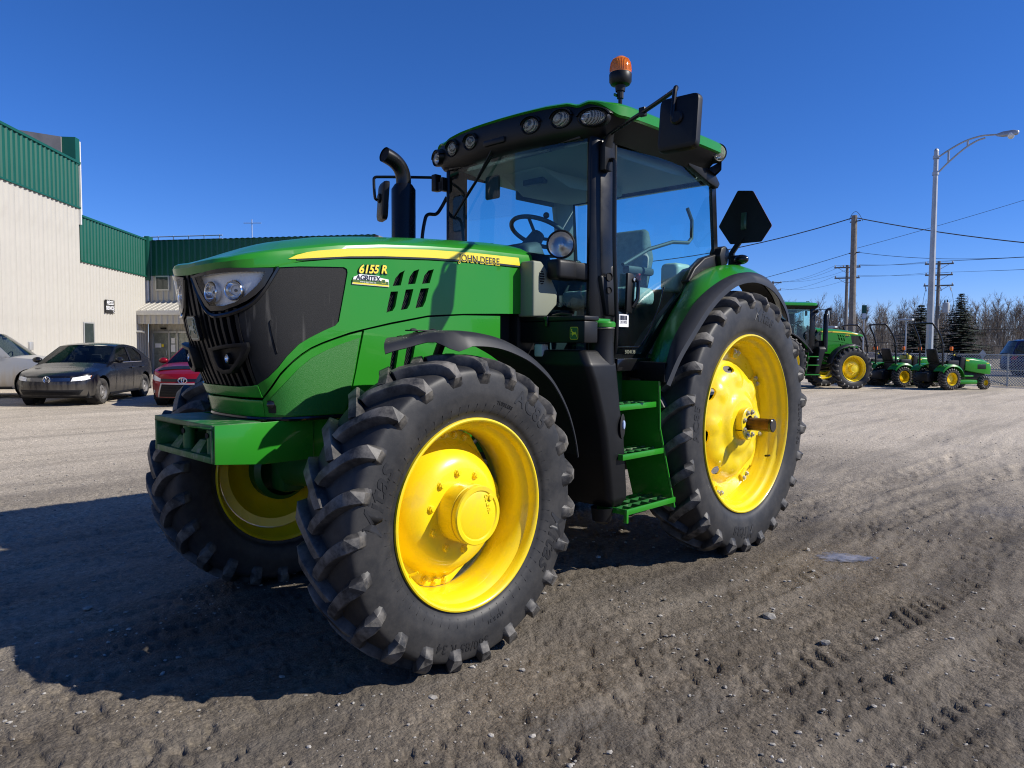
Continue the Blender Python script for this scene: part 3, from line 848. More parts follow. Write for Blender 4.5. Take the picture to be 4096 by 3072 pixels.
vents = [[(1.192, 1.906), (1.183, 1.894), (1.162, 1.824), (1.11, 1.818), (1.128, 1.86), (1.157, 1.89)],
 [(1.145, 1.792), (1.127, 1.713), (1.11, 1.689), (1.07, 1.677), (1.081, 1.725), (1.098, 1.788)],
 [(1.286, 1.919), (1.28, 1.904), (1.258, 1.839), (1.209, 1.832), (1.222, 1.875), (1.249, 1.906)],
 [(1.246, 1.81), (1.221, 1.727), (1.204, 1.702), (1.162, 1.694), (1.18, 1.749), (1.195, 1.804)],
 [(1.387, 1.926), (1.376, 1.901), (1.357, 1.848), (1.304, 1.841), (1.32, 1.887), (1.348, 1.916)],
 [(1.351, 1.821), (1.329, 1.751), (1.31, 1.718), (1.259, 1.707), (1.276, 1.763), (1.295, 1.815)]]
lowv = [[(1.169, 1.562), (1.155, 1.514), (1.125, 1.36), (1.085, 1.36), (1.109, 1.49), (1.126, 1.538), (1.138, 1.557)],
 [(1.279, 1.588), (1.27, 1.554), (1.225, 1.36), (1.172, 1.36), (1.203, 1.505), (1.227, 1.563), (1.245, 1.58)]]
scr_low = [(.302, 1.318), (.373, 1.354), (.438, 1.4), (.494, 1.452), (.57, 1.511), (.627, 1.541), (.709, 1.578), (.772, 1.604), (.792, 1.625), (.812, 1.709), (.83, 1.789), (.846, 1.868), (.843, 1.886), (.827, 1.894), (.727, 1.888), (.611, 1.88), (.515, 1.868)]
scr_up = [(.48, 1.815), (.447, 1.768), (.41, 1.724), (.373, 1.692), (.321, 1.658), (.311, 1.613), (.312, 1.567), (.313, 1.51), (.313, 1.435), (.307, 1.371)]
up_out = [(.535, 1.882), (.62, 1.901), (.80, 1.931), (1.05, 1.952), (1.35, 1.970), (1.68, 1.982), (2.06, 1.981), (2.155, 1.706), (1.9, 1.70), (1.61, 1.690), (1.345, 1.672), (1.10, 1.628), (.93, 1.591), (.85, 1.572), (.774, 1.548), (.70, 1.524), (.632, 1.498), (.575, 1.468), (.52, 1.434), (.439, 1.375), (.375, 1.317), (.305, 1.258)]+scr_low
low_out = [(.936, 1.583), (1.10, 1.617), (1.345, 1.662), (1.6, 1.680), (1.9, 1.686), (1.9, 1.25), (1.3, 1.20), (.802, 1.165), (.838, 1.225), (.885, 1.381)]
frm_out = [(.922, 1.577), (.85, 1.560), (.774, 1.537), (.70, 1.513), (.632, 1.487), (.575, 1.457), (.52, 1.423), (.439, 1.364), (.375, 1.306), (.305, 1.247), (.284, 1.165), (.5, 1.163), (.792, 1.163), (.826, 1.22), (.876, 1.381)]
mesh_out = [(.905, 1.545), (.843, 1.527), (.771, 1.505), (.70, 1.478), (.624, 1.446), (.53, 1.387), (.416, 1.305), (.355, 1.258), (.345, 1.235), (.34, 1.18), (.414, 1.172), (.564, 1.169), (.78, 1.171), (.809, 1.205), (.827, 1.245), (.872, 1.391)]
bez = [(.045, 1.828), (.11, 1.836), (.181, 1.843), (.29, 1.855), (.398, 1.858), (.495, 1.863), (.491, 1.846), (.448, 1.779), (.407, 1.738), (.366, 1.709), (.318, 1.686), (.25, 1.665), (.162, 1.664), (.123, 1.689), (.082, 1.748)]
lens = [(.073, 1.823), (.14, 1.826), (.214, 1.83), (.305, 1.836), (.385, 1.841), (.462, 1.845), (.442, 1.807), (.417, 1.778), (.393, 1.755), (.358, 1.726), (.315, 1.70), (.254, 1.684), (.16, 1.687), (.125, 1.724), (.093, 1.777)]
fog = [(.109, 1.491), (.246, 1.51), (.336, 1.519), (.335, 1.496), (.306, 1.452), (.265, 1.411), (.216, 1.375), (.155, 1.369), (.116, 1.388), (.106, 1.432)]
def shrink(poly, k):
    c = np.mean(poly, 0); return [tuple(c+(np.array(p)-c)*k) for p in poly]
for sg in (1, -1):
    F = SS(sg)
    sp_ = P_('side_panel', patch(up_out, F, vents, sp=.035, off=0, depth=.02), 'green', ang=30)
    P_('lower_side_panel', patch(low_out, F, lowv, sp=.05, off=-.002, depth=.02), 'green', ang=30)
    fp = P_('front_side_panel', patch(frm_out, F, sp=.035, off=-.002, depth=.02), 'green', ang=30)
    obj('green_mesh', patch(mesh_out, F, sp=.035, off=.003, depth=.005), M['green_mesh'], fp, ang=30)
    # vent grilles: dark well with thin slanted bars
    for vs in vents+lowv:
        A = np.array(vs); lo, hi = A.min(0)-.01, A.max(0)+.01
        well = patch([(lo[0], lo[1]), (hi[0], lo[1]), (hi[0], hi[1]), (lo[0], hi[1])], F, sp=.06, off=-.030, depth=.004)
        g = obj('vent_backing', well, M['dark'], sp_)
        bars = MB(); u = lo[0]-.12
        while u < hi[0]:
            p0, p1 = (u, lo[1]), (u+.62*(hi[1]-lo[1]), hi[1])
            seg = [(p0[0]+(p1[0]-p0[0])*t, p0[1]+(p1[1]-p0[1])*t) for t in np.linspace(0, 1, 14)]
            seg = [q for q in seg if lo[0] < q[0] < hi[0]]
            if len(seg) > 1: bars.tube([F(q[0], q[1], -.024) for q in (seg[0], seg[-1])], .0022, 4)
            u += .0125
        obj('vent_bars', bars, M['iron'], sp_, kind='stuff')
    P_('black_side_screen', patch(scr_low+scr_up, F, sp=.03, off=-.006, depth=.012), 'screen', ang=30)
    # raised rib and scuffs on the screen
    P_('screen_rib', patch([(.452, 1.47), (.458, 1.47), (.462, 1.615), (.455, 1.625), (.45, 1.615)], F, sp=.02, off=.000, depth=.008), 'screen')
    # headlamp
    P_('headlamp_bezel', patch(bez, F, [shrink(lens, .985)], sp=.025, off=.008, depth=.035), 'black_gloss', ang=40)
    rim_ = MB(); seq = [(.515, 1.866), (.48, 1.812), (.447, 1.764), (.41, 1.72), (.373, 1.689), (.318, 1.662), (.25, 1.645), (.17, 1.642), (.112, 1.672), (.075, 1.735), (.04, 1.82)]
    rim_.tube([F(u, v, .002) for u, v in cat(seq, 4)], .011, 6)
    P_('headlamp_surround', rim_, 'black_gloss')
    def bowl(u, v, o):
        return F(u, v, o)
    refl = patch(lens, F, sp=.022, off=-.030, depth=.004)
    P_('headlamp_reflector', refl, 'silver', ang=50)
    wall = MB(); Ld = cat(lens, 3, True)
    wall.grid([[F(u, v, .004) for u, v in Ld], [F(u, v, -.031) for u, v in Ld]], closed=True)
    P_('headlamp_housing', wall, 'silver', ang=50)
    for (u, v, r) in ((.168, 1.752, .043), (.315, 1.757, .041)):
        p = Vector(F(u, v, -.034)); n = (Vector(F(u, v, .02))-p).normalized(); n = (n+Vector((.35, 0, 0))).normalized()
        A = AXM(n, p)
        cup = P_('lamp_cup', MB().lathe([(r*1.08, .026), (r*1.1, .03), (r, .03), (r*.95, .022), (r*.7, .006), (r*.3, -.008), (1e-4, -.012)], 28, A), 'chrome', ang=50)
        obj('lamp_ring', MB().lathe([(r*1.08, .0), (r*1.16, .026), (r*1.08, .032), (r*1.0, .030)], 28, A), M['chrome'], cup)
        obj('projector_lens', MB().lathe([(r*.62, -.002), (r*.6, .012), (r*.4, .022), (1e-4, .026)], 20, A), M['clear'], cup)
        obj('bulb', MB().lathe([(r*.16, -.01), (r*.16, .012), (1e-4, .016)], 10, A), M['trim'], cup)
    P_('headlamp_lens', patch(shrink(lens, .99), F, sp=.025, off=.006, depth=0), 'clear', ang=60)
    # fog lamp pod
    fo = lambda u, v, o: F(u, v, o)
    pod = P_('fog_lamp_pod', patch(fog, F, [shrink(fog, .74)], sp=.02, off=.035, depth=.075), 'black', bevel=.004, ang=40)
    obj('pod_well', patch(shrink(fog, .76), F, sp=.025, off=.004, depth=.006), M['black'], pod)
    p = Vector(F(.213, 1.443, .004)); A = AXM((1, .15*sg, .05), p)
    lp = obj('fog_lamp', MB().lathe([(.030, -.02), (.030, .018), (.026, .022), (.022, .02), (.018, .008), (1e-4, .002)], 24, A @ Matrix.Diagonal((.74, .46, 1, 1))), M['chrome'], pod)
    obj('fog_lens', MB().lathe([(.026, .02), (.018, .026), (1e-4, .029)], 20, A @ Matrix.Diagonal((.74, .46, 1, 1))), M['clear'], pod)
    obj('fog_ring', MB().lathe([(.036, -.02), (.036, .016), (.031, .022), (.027, .018)], 24, A @ Matrix.Diagonal((.74, .46, 1, 1))), M['black_gloss'], pod)
    # long yellow stripe with dark keyline, on the bonnet flank
    st_top = [(.60, 1.932), (.65, 1.950), (.70, 1.962), (.80, 1.980), (1.05, 2.007), (1.345, 2.028), (1.677, 2.041), (2.05, 2.045)]
    st_bot = [(2.062, 1.998), (1.677, 1.998), (1.345, 1.985), (1.048, 1.967), (.854, 1.949), (.70, 1.928), (.60, 1.914), (.562, 1.910)]
    fl = lambda u, v, o: F(u, v, o+.0015)
    stp = P_('yellow_stripe', patch(st_top+st_bot, fl, sp=.04, off=.0035, depth=.003), 'stripe')
    key = [(2.064, 1.996), (1.677, 1.996), (1.345, 1.983), (1.048, 1.965), (.854, 1.947), (.70, 1.926), (.60, 1.912), (.60, 1.908), (.70, 1.920), (.854, 1.941), (1.048, 1.959), (1.345, 1.977), (1.677, 1.989), (2.066, 1.989)]
    obj('stripe_keyline', patch(key, fl, sp=.06, off=.003, depth=.003), M['navy'], stp)
    def tfn(u0, v0, slope=0.):
        return lambda a, b, o: fl(u0+(a if sg > 0 else -a), v0+b+slope*(a if sg > 0 else -a), o)
    # bonnet lettering
    for txt, u0, v0, size, sl, shr, bd, mm, off in (('JOHN DEERE', 1.725, 2.003, .056, .004, 0, .0030, 'stripe', .0045), ('JOHN DEERE', 1.725, 2.004, .056, .004, 0, .0002, 'navy', .006)):
        v, f = text2d(txt, size, shear=shr, bold=bd, spacing=1.0)
        obj('lettering', solid2d(v, f, tfn(u0, v0, sl), off, .004), M[mm], stp)
    for txt, u0, v0, size, bd, mm, off in (('6155 R', .984, 1.892, .058, .0042, 'navy', .0055), ('6155 R', .984, 1.893, .058, .0018, 'stripe', .0068)):
        v, f = text2d(txt, size, shear=.22, bold=bd, spacing=1.)
        obj('lettering', solid2d(v, f, tfn(u0, v0, .06), off, .006), M[mm], sp_)
    # dealer sticker
    d0, dv = .975, 1.838
    def pf(a, b, o): return tfn(d0, dv, -.015)(a, b, o)
    stk = obj('dealer_sticker', patch([(-.11, -.026), (.108, -.026), (.105, .012), (.055, .017), (.048, .026), (-.07, .026), (-.085, .016), (-.1, .01)], pf, sp=.05, off=.005, depth=.004), M['white'], sp_)
    obj('sticker_band', patch([(-.107, -.017), (.105, -.017), (.103, .0), (.06, .002), (-.107, -.003)], pf, sp=.05, off=.0058, depth=.004), M['ygreen'], sp_)
    obj('sticker_band', patch([(-.108, -.024), (.106, -.024), (.106, -.0175), (-.107, -.0175)], pf, sp=.05, off=.0058, depth=.004), M['stripe'], sp_)
    v, f = text2d('AGRITEX', .036, bold=.0009, spacing=.95, shear=.1)
    obj('lettering', solid2d(v, f, lambda a, b, o: pf(a-.018, b+.0085, o), .0068, .003), M['navy'], sp_)
    v, f = text2d('www.agritex.ca', .013, spacing=1.15)
    obj('lettering', solid2d(v, f, lambda a, b, o: pf(a-.02, b-.0105, o), .0068, .003), M['white'], sp_)
    obj('sticker_logo', patch([(.062, -.012), (.084, -.012), (.084, .01), (.062, .01)], pf, sp=.05, off=.0062, depth=.003), M['stripe'], sp_)
    obj('sticker_logo', patch([(.064, -.010), (.082, -.010), (.082, .008), (.064, .008)], pf, sp=.05, off=.0068, depth=.003), M['green_dark'], sp_)

# ---- grille in the nose
P_('grille_backing', patch([(-.325, 1.30), (.325, 1.30), (.325, 1.86), (-.325, 1.86)], lambda u, v, o: S(u, v, o), sp=.06, off=-.055, depth=.006), 'dark')
def meshscreen():
    m = mat('radiator_screen', (.03, .03, .03), .4, metal=.6)
    nt = m.node_tree; N = nt.nodes; L = nt.links
    tc = N.new('ShaderNodeTexCoord'); vo = N.new('ShaderNodeTexVoronoi'); vo.inputs['Scale'].default_value = 150
    L.new(tc.outputs['Object'], vo.inputs['Vector'])
    rp = N.new('ShaderNodeMapRange'); rp.inputs[1].default_value = .2; rp.inputs[2].default_value = .5; rp.inputs[3].default_value = .5; rp.inputs[4].default_value = .01
    L.new(vo.outputs['Distance'], rp.inputs[0])
    cb = N.new('ShaderNodeCombineColor'); [L.new(rp.outputs[0], cb.inputs[i]) for i in range(3)]
    L.new(cb.outputs[0], N['Principled BSDF'].inputs['Base Color'])
    return m
P_('radiator_screen', patch([(-.30, 1.46), (.30, 1.46), (.30, 1.63), (-.30, 1.63)], lambda u, v, o: S(u, v, o), sp=.06, off=-.040, depth=.004), meshscreen())
for sg in (1, -1):
    for k, s0 in enumerate((.026, .072, .118, .164, .210, .256, .300)):
        z1 = 1.838 if k == 0 else (1.76 if k == 1 else (1.66 if k < 5 else 1.675))
        sl = MB()
        rows = []
        for z in np.linspace(1.312, z1, 10):
            c = s0*(1+.10*(z-1.5)) if k else s0
            w = .010 if k else .016
            rows.append([S(sg*(c+a), z, o) for a, o in ((-w, -.035), (-w*.8, -.002), (w*.8, -.002), (w, -.035))])
        sl.loft(rows)
        P_('grille_slat', sl, 'black', bevel=0)
chu = [(-.303, 1.256), (-.303, 1.318), (-.25, 1.312), (.25, 1.312), (.303, 1.318), (.303, 1.256)]
P_('nose_band', patch([(-.31, 1.258), (-.31, 1.318), (-.2, 1.309), (.2, 1.309), (.31, 1.318), (.31, 1.258)], lambda u, v, o: S(u, v, o), sp=.03, off=.006, depth=.05), 'green', bevel=.004, ang=30)
P_('nose_band', patch([(-.30, 1.165), (-.305, 1.245), (0, 1.250), (.305, 1.245), (.30, 1.165)], lambda u, v, o: S(u, v, o), sp=.03, off=.002, depth=.05), 'green', bevel=.004, ang=30)
seal = MB(); seal.tube([S(u, 1.155, -.004) for u in np.linspace(-1.1, 1.1, 70)], .012, 8)
P_('rubber_seal', seal, 'black_gloss')
for sg in (1, -1):
    lt = P_('bonnet_latch', MB().lathe([(.018, -.01), (.018, .012), (.012, .016), (1e-4, .016)], 14, AXM(Vector(S(sg*.345, 1.225, 1))-Vector(S(sg*.345, 1.225)), S(sg*.345, 1.225, .004))), 'black_gloss')
    obj('latch_plate', patch([(.325, 1.185), (.362, 1.185), (.368, 1.215), (.36, 1.245), (.33, 1.245)], SS(sg), sp=.03, off=.006, depth=.008), M['black'], lt)
# emblem with leaping deer
DEER = [(-.47, .16), (-.42, .22), (-.37, .30), (-.40, .36), (-.44, .44), (-.40, .45), (-.37, .39), (-.36, .46), (-.33, .47), (-.33, .38), (-.29, .46), (-.26, .45), (-.30, .33), (-.28, .27), (-.20, .17), (-.08, .12), (.10, .10), (.24, .08), (.30, .16), (.33, .15), (.33, .05), (.36, -.06), (.44, -.22), (.50, -.38), (.46, -.39), (.36, -.24), (.26, -.12), (.18, -.10), (.06, -.13), (-.10, -.14), (-.16, -.20), (-.24, -.30), (-.34, -.33), (-.35, -.29), (-.26, -.25), (-.20, -.15), (-.32, -.12), (-.44, -.06), (-.45, -.10), (-.42, -.14), (-.47, -.12), (-.49, -.04), (-.34, -.04), (-.25, .03), (-.30, .12), (-.36, .19), (-.42, .15)]
def emblem(parent, fn, w, h, off, face, rim_m, nm='emblem_plate'):
    ov = rounded([(-w*.42, -h/2), (w*.42, -h/2), (w/2, -h*.38), (w/2, h*.38), (w*.42, h/2), (-w*.42, h/2), (-w/2, h*.38), (-w/2, -h*.38)], w*.14)
    pl = obj(nm, patch(ov, fn, sp=w/2, off=off, depth=.02), M['black_gloss'], parent)
    return ov, pl
fe = lambda u, v, o: S(u, 1.585+v, o)
ov, pl = emblem(TR, fe, .098, .118, .030, None, None)
obj('emblem_rim', patch(shrink(ov, .90), fe, sp=.04, off=.032, depth=.01), M['deer'], pl)
obj('emblem_field', patch(shrink(ov, .80), fe, sp=.04, off=.0335, depth=.01), M['deer_field'], pl)
obj('emblem_deer', patch([(-x*.074, y*.082) for x, y in DEER][::-1], fe, sp=.02, off=.036, depth=.01), M['deer'], pl)

# ---- front weight bracket and frame rails
br = MB(); X0, X1, Y0, Z0, Z1 = 3.46, 3.695, .336, .973, 1.149
br.bb(X0, X1, -Y0, Y0, Z1-.022, Z1); br.bb(X0, X1, Y0-.022, Y0, Z0, Z1-.022); br.bb(X0, X1, -Y0, -Y0+.022, Z0, Z1-.022)
br.bb(X0, X0+.03, -Y0+.022, Y0-.022, Z0, Z1-.022)
bracket = P_('weight_bracket', br, 'green_worn', bevel=.004)
bt = MB(); bt.bb(X0+.03, X1, -Y0+.022, Y0-.022, Z0, Z0+.030)
obj('bottom_plate', bt, M['green_worn'], bracket, bevel=.003)
for y in (-.14, .10):
    obj('bracket_rib', MB().loft([[(X1-.02, y-.05, Z0+.03), (X1-.02, y+.05, Z0+.03), (X1-.06, y+.035, Z0+.085), (X1-.06, y-.035, Z0+.085)], [(X0+.03, y-.05, Z0+.03), (X0+.03, y+.05, Z0+.03), (X0+.03, y+.035, Z0+.10), (X0+.03, y-.035, Z0+.10)]]), M['green_worn'], bracket)
for y in (-.06, .21):
    pt = obj('bracket_post', MB().lathe([(.028, 0), (.028, .122)], 18, Matrix.Translation((X1-.06, y, Z0+.03))), M['green_worn'], bracket)
    obj('post_hole', MB().lathe([(.013, 0), (.013, .006), (1e-4, .006)], 14, AXM((1, .1, 0), (X1-.034, y, Z1-.06))), M['dark'], pt)
for sg in (1, -1):
    obj('bracket_cheek', MB().prism([(3.46, .95), (3.69, .973), (3.69, 1.147), (3.2, 1.147), (3.2, .95)], 0, .012, Matrix(((1, 0, 0, 0), (0, 0, sg, sg*(Y0+.003)), (0, 1, 0, 0), (0, 0, 0, 1)))), M['green'], bracket, bevel=.002)
    rl = P_('frame_rail', MB().prism([(3.19, .95), (3.19, 1.147), (1.7, 1.16), (1.7, .86), (2.4, .86)], 0, .07, Matrix(((1, 0, 0, 0), (0, 0, sg, sg*.265), (0, 1, 0, 0), (0, 0, 0, 1)))), 'green', bevel=.006)
    for (x, z) in ((3.03, 1.10), (2.98, 1.05), (3.03, 1.00), (2.7, 1.1), (2.6, 1.0)):
        obj('bolt', NUT, None, rl, M=Matrix.Translation((x, sg*.336, z)) @ AXM((0, sg, 0)))
# ---- axles, engine underside, gearbox
ax = MB(); ax.tube([(2.765, -.62, .72), (2.765, -.3, .76), (2.765, 0, .78), (2.765, .3, .76), (2.765, .62, .72)], [.10, .10, .15, .10, .10], 16)
axl = P_('front_axle', ax, 'green_dark')
for sg in (1, -1):
    obj('steering_knuckle', MB().bb(2.68, 2.85, sg*.69-.09, sg*.69+.09, .58, .86), M['green_dark'], axl, bevel=.04)
    obj('final_drive', MB().lathe([(.17, .0), (.2, .03), (.2, .10), (.15, .15), (1e-4, .15)], 32, AXM((0, sg, 0), (2.765, sg*.72, .715))), M['green_dark'], axl)
    obj('tie_rod', MB().tube([(2.60, sg*.66, .70), (2.60, sg*.1, .74)], .018, 8), M['iron'], axl)
    obj('steering_cylinder', MB().tube([(2.58, sg*.5, .72), (2.58, sg*.15, .75)], .035, 10), M['iron'], axl)
P_('oil_pan', MB().loft([[(3.2, -.2, .95), (3.2, .2, .95), (3.2, .26, 1.2), (3.2, -.26, 1.2)], [(2.2, -.24, .72), (2.2, .24, .72), (2.2, .3, 1.2), (2.2, -.3, 1.2)], [(1.7, -.28, .62), (1.7, .28, .62), (1.7, .32, 1.3), (1.7, -.32, 1.3)]]), 'iron', bevel=.03)
P_('gearbox', MB().bb(-.45, 1.72, -.30, .30, .55, 1.30), 'iron', bevel=.05)
ra = P_('rear_axle', MB().lathe([(.2, -.75), (.16, -.5), (.24, -.3), (.24, .3), (.16, .5), (.2, .75)], 28, AXM((0, 1, 0), (0, 0, .94))), 'green_dark')
P_('drive_shaft', MB().tube([(2.7, 0, .66), (1.6, 0, .62)], .05, 12), 'iron')
P_('rear_hitch', MB().bb(-.95, -.45, -.35, .35, .45, 1.1), 'iron', bevel=.05)
for sg in (1, -1):
    P_('lift_arm', MB().tube([(-.4, sg*.33, .75), (-1.0, sg*.38, .72), (-1.25, sg*.42, .62)], .035, 8), 'iron')
# ================================================================ fenders
def XZ(sg, y):   # prism in the x-z plane, extruded along sg*Y from y
    return Matrix(((1, 0, 0, 0), (0, 0, sg, sg*y), (0, 1, 0, 0), (0, 0, 0, 1)))
for sg in (1, -1):
    # front fender
    rows = []
    for th in np.r_[np.linspace(64, 84, 12), np.linspace(87, 168, 34)]:
        a = math.radians(th)
        yo = float(np.interp(th, [64, 70, 78, 84, 90, 168], [.86, .875, .90, .97, 1.005, 1.005]))
        dr = float(np.interp(th, [64, 80, 86, 92, 120, 168], [.012, .02, .085, .055, .035, .03]))
        R0 = float(np.interp(th, [64, 72, 82, 95, 115, 135, 150, 168], [.874, .862, .868, .868, .880, .905, .905, .895]))
        sec = []
        for f, d in ((0, .02), (.15, .004), (.4, 0), (.7, .001), (.86, .008), (.95, .02+dr*.25), (1.0, .02+dr)):
            y = .70+(yo-.70)*f; r = R0-d
            a = math.radians(th+max(84-th, 0)/20*10*(1-f))
            sec.append((2.765+r*math.cos(a), sg*y, .715+r*math.sin(a)))
        rows.append(sec if sg > 0 else sec[::-1])
    ff = P_('front_fender', MB().sheet(rows, .006), 'fender', ang=40)
    obj('fender_bracket', MB().tube([(2.765, sg*.62, .80), (2.74, sg*.66, 1.3), (2.74, sg*.80, 1.555)], .022, 8), M['black'], ff)
    obj('bracket_plate', MB().box((2.86, sg*.80, 1.580), (.20, .05, .006), None), M['black'], ff, bevel=.002)
    for dx in (-.05, .07):
        obj('bolt', BOLT, None, ff, M=Matrix.Translation((2.86+dx, sg*.80, 1.583)))
    # rear fender: inner edge, crown, outer edge
    inn = cat([(.82, 1.33), (.68, 1.53), (.563, 1.669), (.43, 1.81), (.31, 1.955), (.143, 2.045), (-.06, 2.10), (-.27, 2.12), (-.5, 2.10), (-.70, 2.02), (-.86, 1.88)], 4)
    outr = cat([(1.03, 1.33), (.945, 1.525), (.815, 1.67), (.66, 1.80), (.46, 1.91), (.20, 2.005), (-.06, 2.048), (-.27, 2.044), (-.47, 1.985), (-.61, 1.885), (-.69, 1.75)], 4)
    lip = cat([(1.155, 1.27), (1.03, 1.437), (.87, 1.588), (.671, 1.760), (.465, 1.889), (.244, 1.977), (-.025, 2.010), (-.285, 1.968), (-.461, 1.880), (-.573, 1.777), (-.624, 1.645)], 4)
    rows = []
    for p, q in zip(inn, outr):
        sec = []
        c = (p+q)/2; r = np.array([c[0]*.35, c[1]-.94]); r = r/np.linalg.norm(r)
        for f in (0, .12, .3, .5, .7, .86, .96, 1.0):
            b = .045*math.sin(math.pi*f)*(1 if f < .5 else 1.0)
            x, z = p+(q-p)*f+r*b
            sec.append((x, sg*(.665+(.985-.665)*f), z))
        rows.append(sec[::-1] if sg > 0 else sec)
    rf = P_('rear_fender', MB().sheet(rows, .006), 'green', ang=40)
    rows = []
    for q, l in zip(outr, lip):
        sec = [(q[0], sg*.975, q[1]+.004), (q[0]+(l[0]-q[0])*.35, sg*1.01, q[1]+(l[1]-q[1])*.35+.016), (q[0]+(l[0]-q[0])*.75, sg*1.045, q[1]+(l[1]-q[1])*.75+.010), (l[0], sg*1.065, l[1])]
        d = np.array([l[0]*.9, l[1]-.94]); d = d/np.linalg.norm(d)*.035
        sec.append((l[0]-d[0], sg*1.067, l[1]-d[1]))
        rows.append(sec[::-1] if sg > 0 else sec)
    obj('fender_lip', MB().sheet(rows, .008), M['fender'], rf, ang=40)
    obj('fender_liner', MB().sheet([[(p[0]*.93, sg*.64, p[1]-.03), (q[0]*.96, sg*.96, q[1]-.03)] for p, q in zip(inn, outr)], .01), M['dark'], rf)
    # black skirt under the front end of the rear fender
    P_('fender_skirt', MB().loft([[(.80, sg*.66, 1.34), (.84, sg*.66, 1.41), (1.01, sg*.66, 1.41), (1.01, sg*.66, 1.30)], [(.90, sg*.985, 1.28), (.98, sg*.99, 1.405), (1.045, sg*.985, 1.405), (1.045, sg*.98, 1.275)]]), 'black', bevel=.008)
    # black trim piece where fender meets the cab corner
    tr_ = [(.36, 1.985), (.27, 2.085), (.13, 2.17), (-.05, 2.215), (-.16, 2.215), (-.14, 2.13), (.02, 2.10), (.16, 2.03), (.30, 1.93)]
    ft = P_('fender_trim', MB().prism(tr_, 0, .07, XZ(sg, .665)), 'black', bevel=.012, seg=3)
    obj('hinge_block', MB().prism([(-.16, 2.14), (-.06, 2.12), (-.03, 2.20), (-.06, 2.26), (-.12, 2.28), (-.18, 2.25)], 0, .10, XZ(sg, .67)), M['black'], ft, bevel=.012)

# ================================================================ cab
out_h = [(1.585, 0), (1.578, .2), (1.556, .4), (1.53, .55), (1.50, .68), (1.45, .78), (1.36, .84), (1.2, .862), (.8, .866), (.3, .86), (.08, .84), (.0, .78), (-.04, .6), (-.05, 0)]
half = cat(out_h, 6)
OUT = np.vstack([half, np.array([(x, -y) for x, y in half[::-1]])[1:-1]])
CX, CY = .78, 0.
def ring(inset, zf, sx=1.):
    r = []
    for x, y in OUT:
        dx, dy = x-CX, y-CY
        l = math.hypot(dx, dy); k = 1-inset/l
        r.append((CX+dx*k, CY+dy*k, zf(x, y)))
    return r
def front_k(x, y): return float(sm(1.36, 1.50, x))
def lipz(x, y):
    k = front_k(x, y); ay = abs(y)
    fz = np.interp(ay, [0, .4, .56, .63, .70, .76, .82], [3.020, 3.020, 3.012, 2.988, 3.004, 2.998, 2.985])
    return fz*k+2.985*(1-k)
def lowz(x, y):
    k = front_k(x, y); return (lipz(x, y)-.004)*k+2.918*(1-k)
cap = MB()
Rg = [ring(.012, lambda x, y: lowz(x, y)-.01), ring(-.004, lowz), ring(-.002, lambda x, y: lipz(x, y)-.002*front_k(x, y)-.010*(1-front_k(x, y))), ring(.012, lambda x, y: lipz(x, y)+.004), ring(.05, lambda x, y: lipz(x, y)+.022), ring(.14, lambda x, y: lipz(x, y)*.4+3.045*.6), ring(.4, lambda x, y: 3.058)]
cap.grid(Rg, closed=True)
n_ = len(OUT); o_ = len(cap.v)-n_
cap.f.append(tuple(range(o_, o_+n_)))
roof = P_('roof', cap, 'green', ang=35)
hatch = MB()
hatch.tube([(1.37, -.40, 3.04), (1.36, -.40, 3.085), (1.36, -.24, 3.085), (1.37, -.24, 3.04)], .012, 6)
obj('roof_rail', hatch, M['green'], roof)
fas = MB()
def fring(fi, si, zf):
    r = []
    for x, y in OUT:
        k = front_k(x, y); ins = fi*k+si*(1-k)
        dx, dy = x-CX, y-CY; l = math.hypot(dx, dy); q = 1-ins/l
        r.append((CX+dx*q, CY+dy*q, zf(x, y)))
    return r
fas.grid([fring(.16, .17, lambda x, y: 2.81), fring(.10, .155, lambda x, y: 2.79), fring(.03, .125, lambda x, y: 2.815), fring(.0, .085, lambda x, y: 2.86), fring(.004, .03, lambda x, y: lowz(x, y)-.018), ring(.016, lowz)], closed=True)
fascia = P_('roof_fascia', fas, 'black', ang=40)
# roof lights
def oval(rx, rz, n=20): return [(rx*math.cos(2*math.pi*k/n), rz*math.sin(2*math.pi*k/n)) for k in range(n)]
def roof_light(x, y, z, yawd, rx, rz, pit=-8):
    A = Matrix.Translation((x, y, z)) @ Matrix.Rotation(math.radians(yawd), 4, 'Z') @ Matrix.Rotation(math.radians(-pit), 4, 'Y') @ Matrix(((0, 0, 1, 0), (1, 0, 0, 0), (0, 1, 0, 0), (0, 0, 0, 1)))
    D = A @ Matrix.Diagonal((rx, rz, 1, 1))
    b = P_('roof_light', MB().lathe([(1.30, -.05), (1.28, .0), (1.16, .012), (1.05, .006), (1.0, -.006)], 32, D), 'black', ang=50)
    obj('light_reflector', MB().lathe([(1.0, -.004), (.8, -.022), (.4, -.036), (1e-3, -.04)], 28, D), M['chrome'], b)
    obj('light_lens', MB().lathe([(1.0, -.002), (.85, .008), (.5, .014), (1e-3, .016)], 28, D), M['lampglass'], b)
    obj('light_bulb', MB().lathe([(.28, -.03), (.28, .0), (1e-3, .004)], 12, D), M['trim'], b)
    obj('light_hood', MB().lathe([(1.55, -.06), (1.42, .012), (1.30, .016), (1.24, .0)], 24, D, math.radians(15), math.radians(165)), M['black'], b)
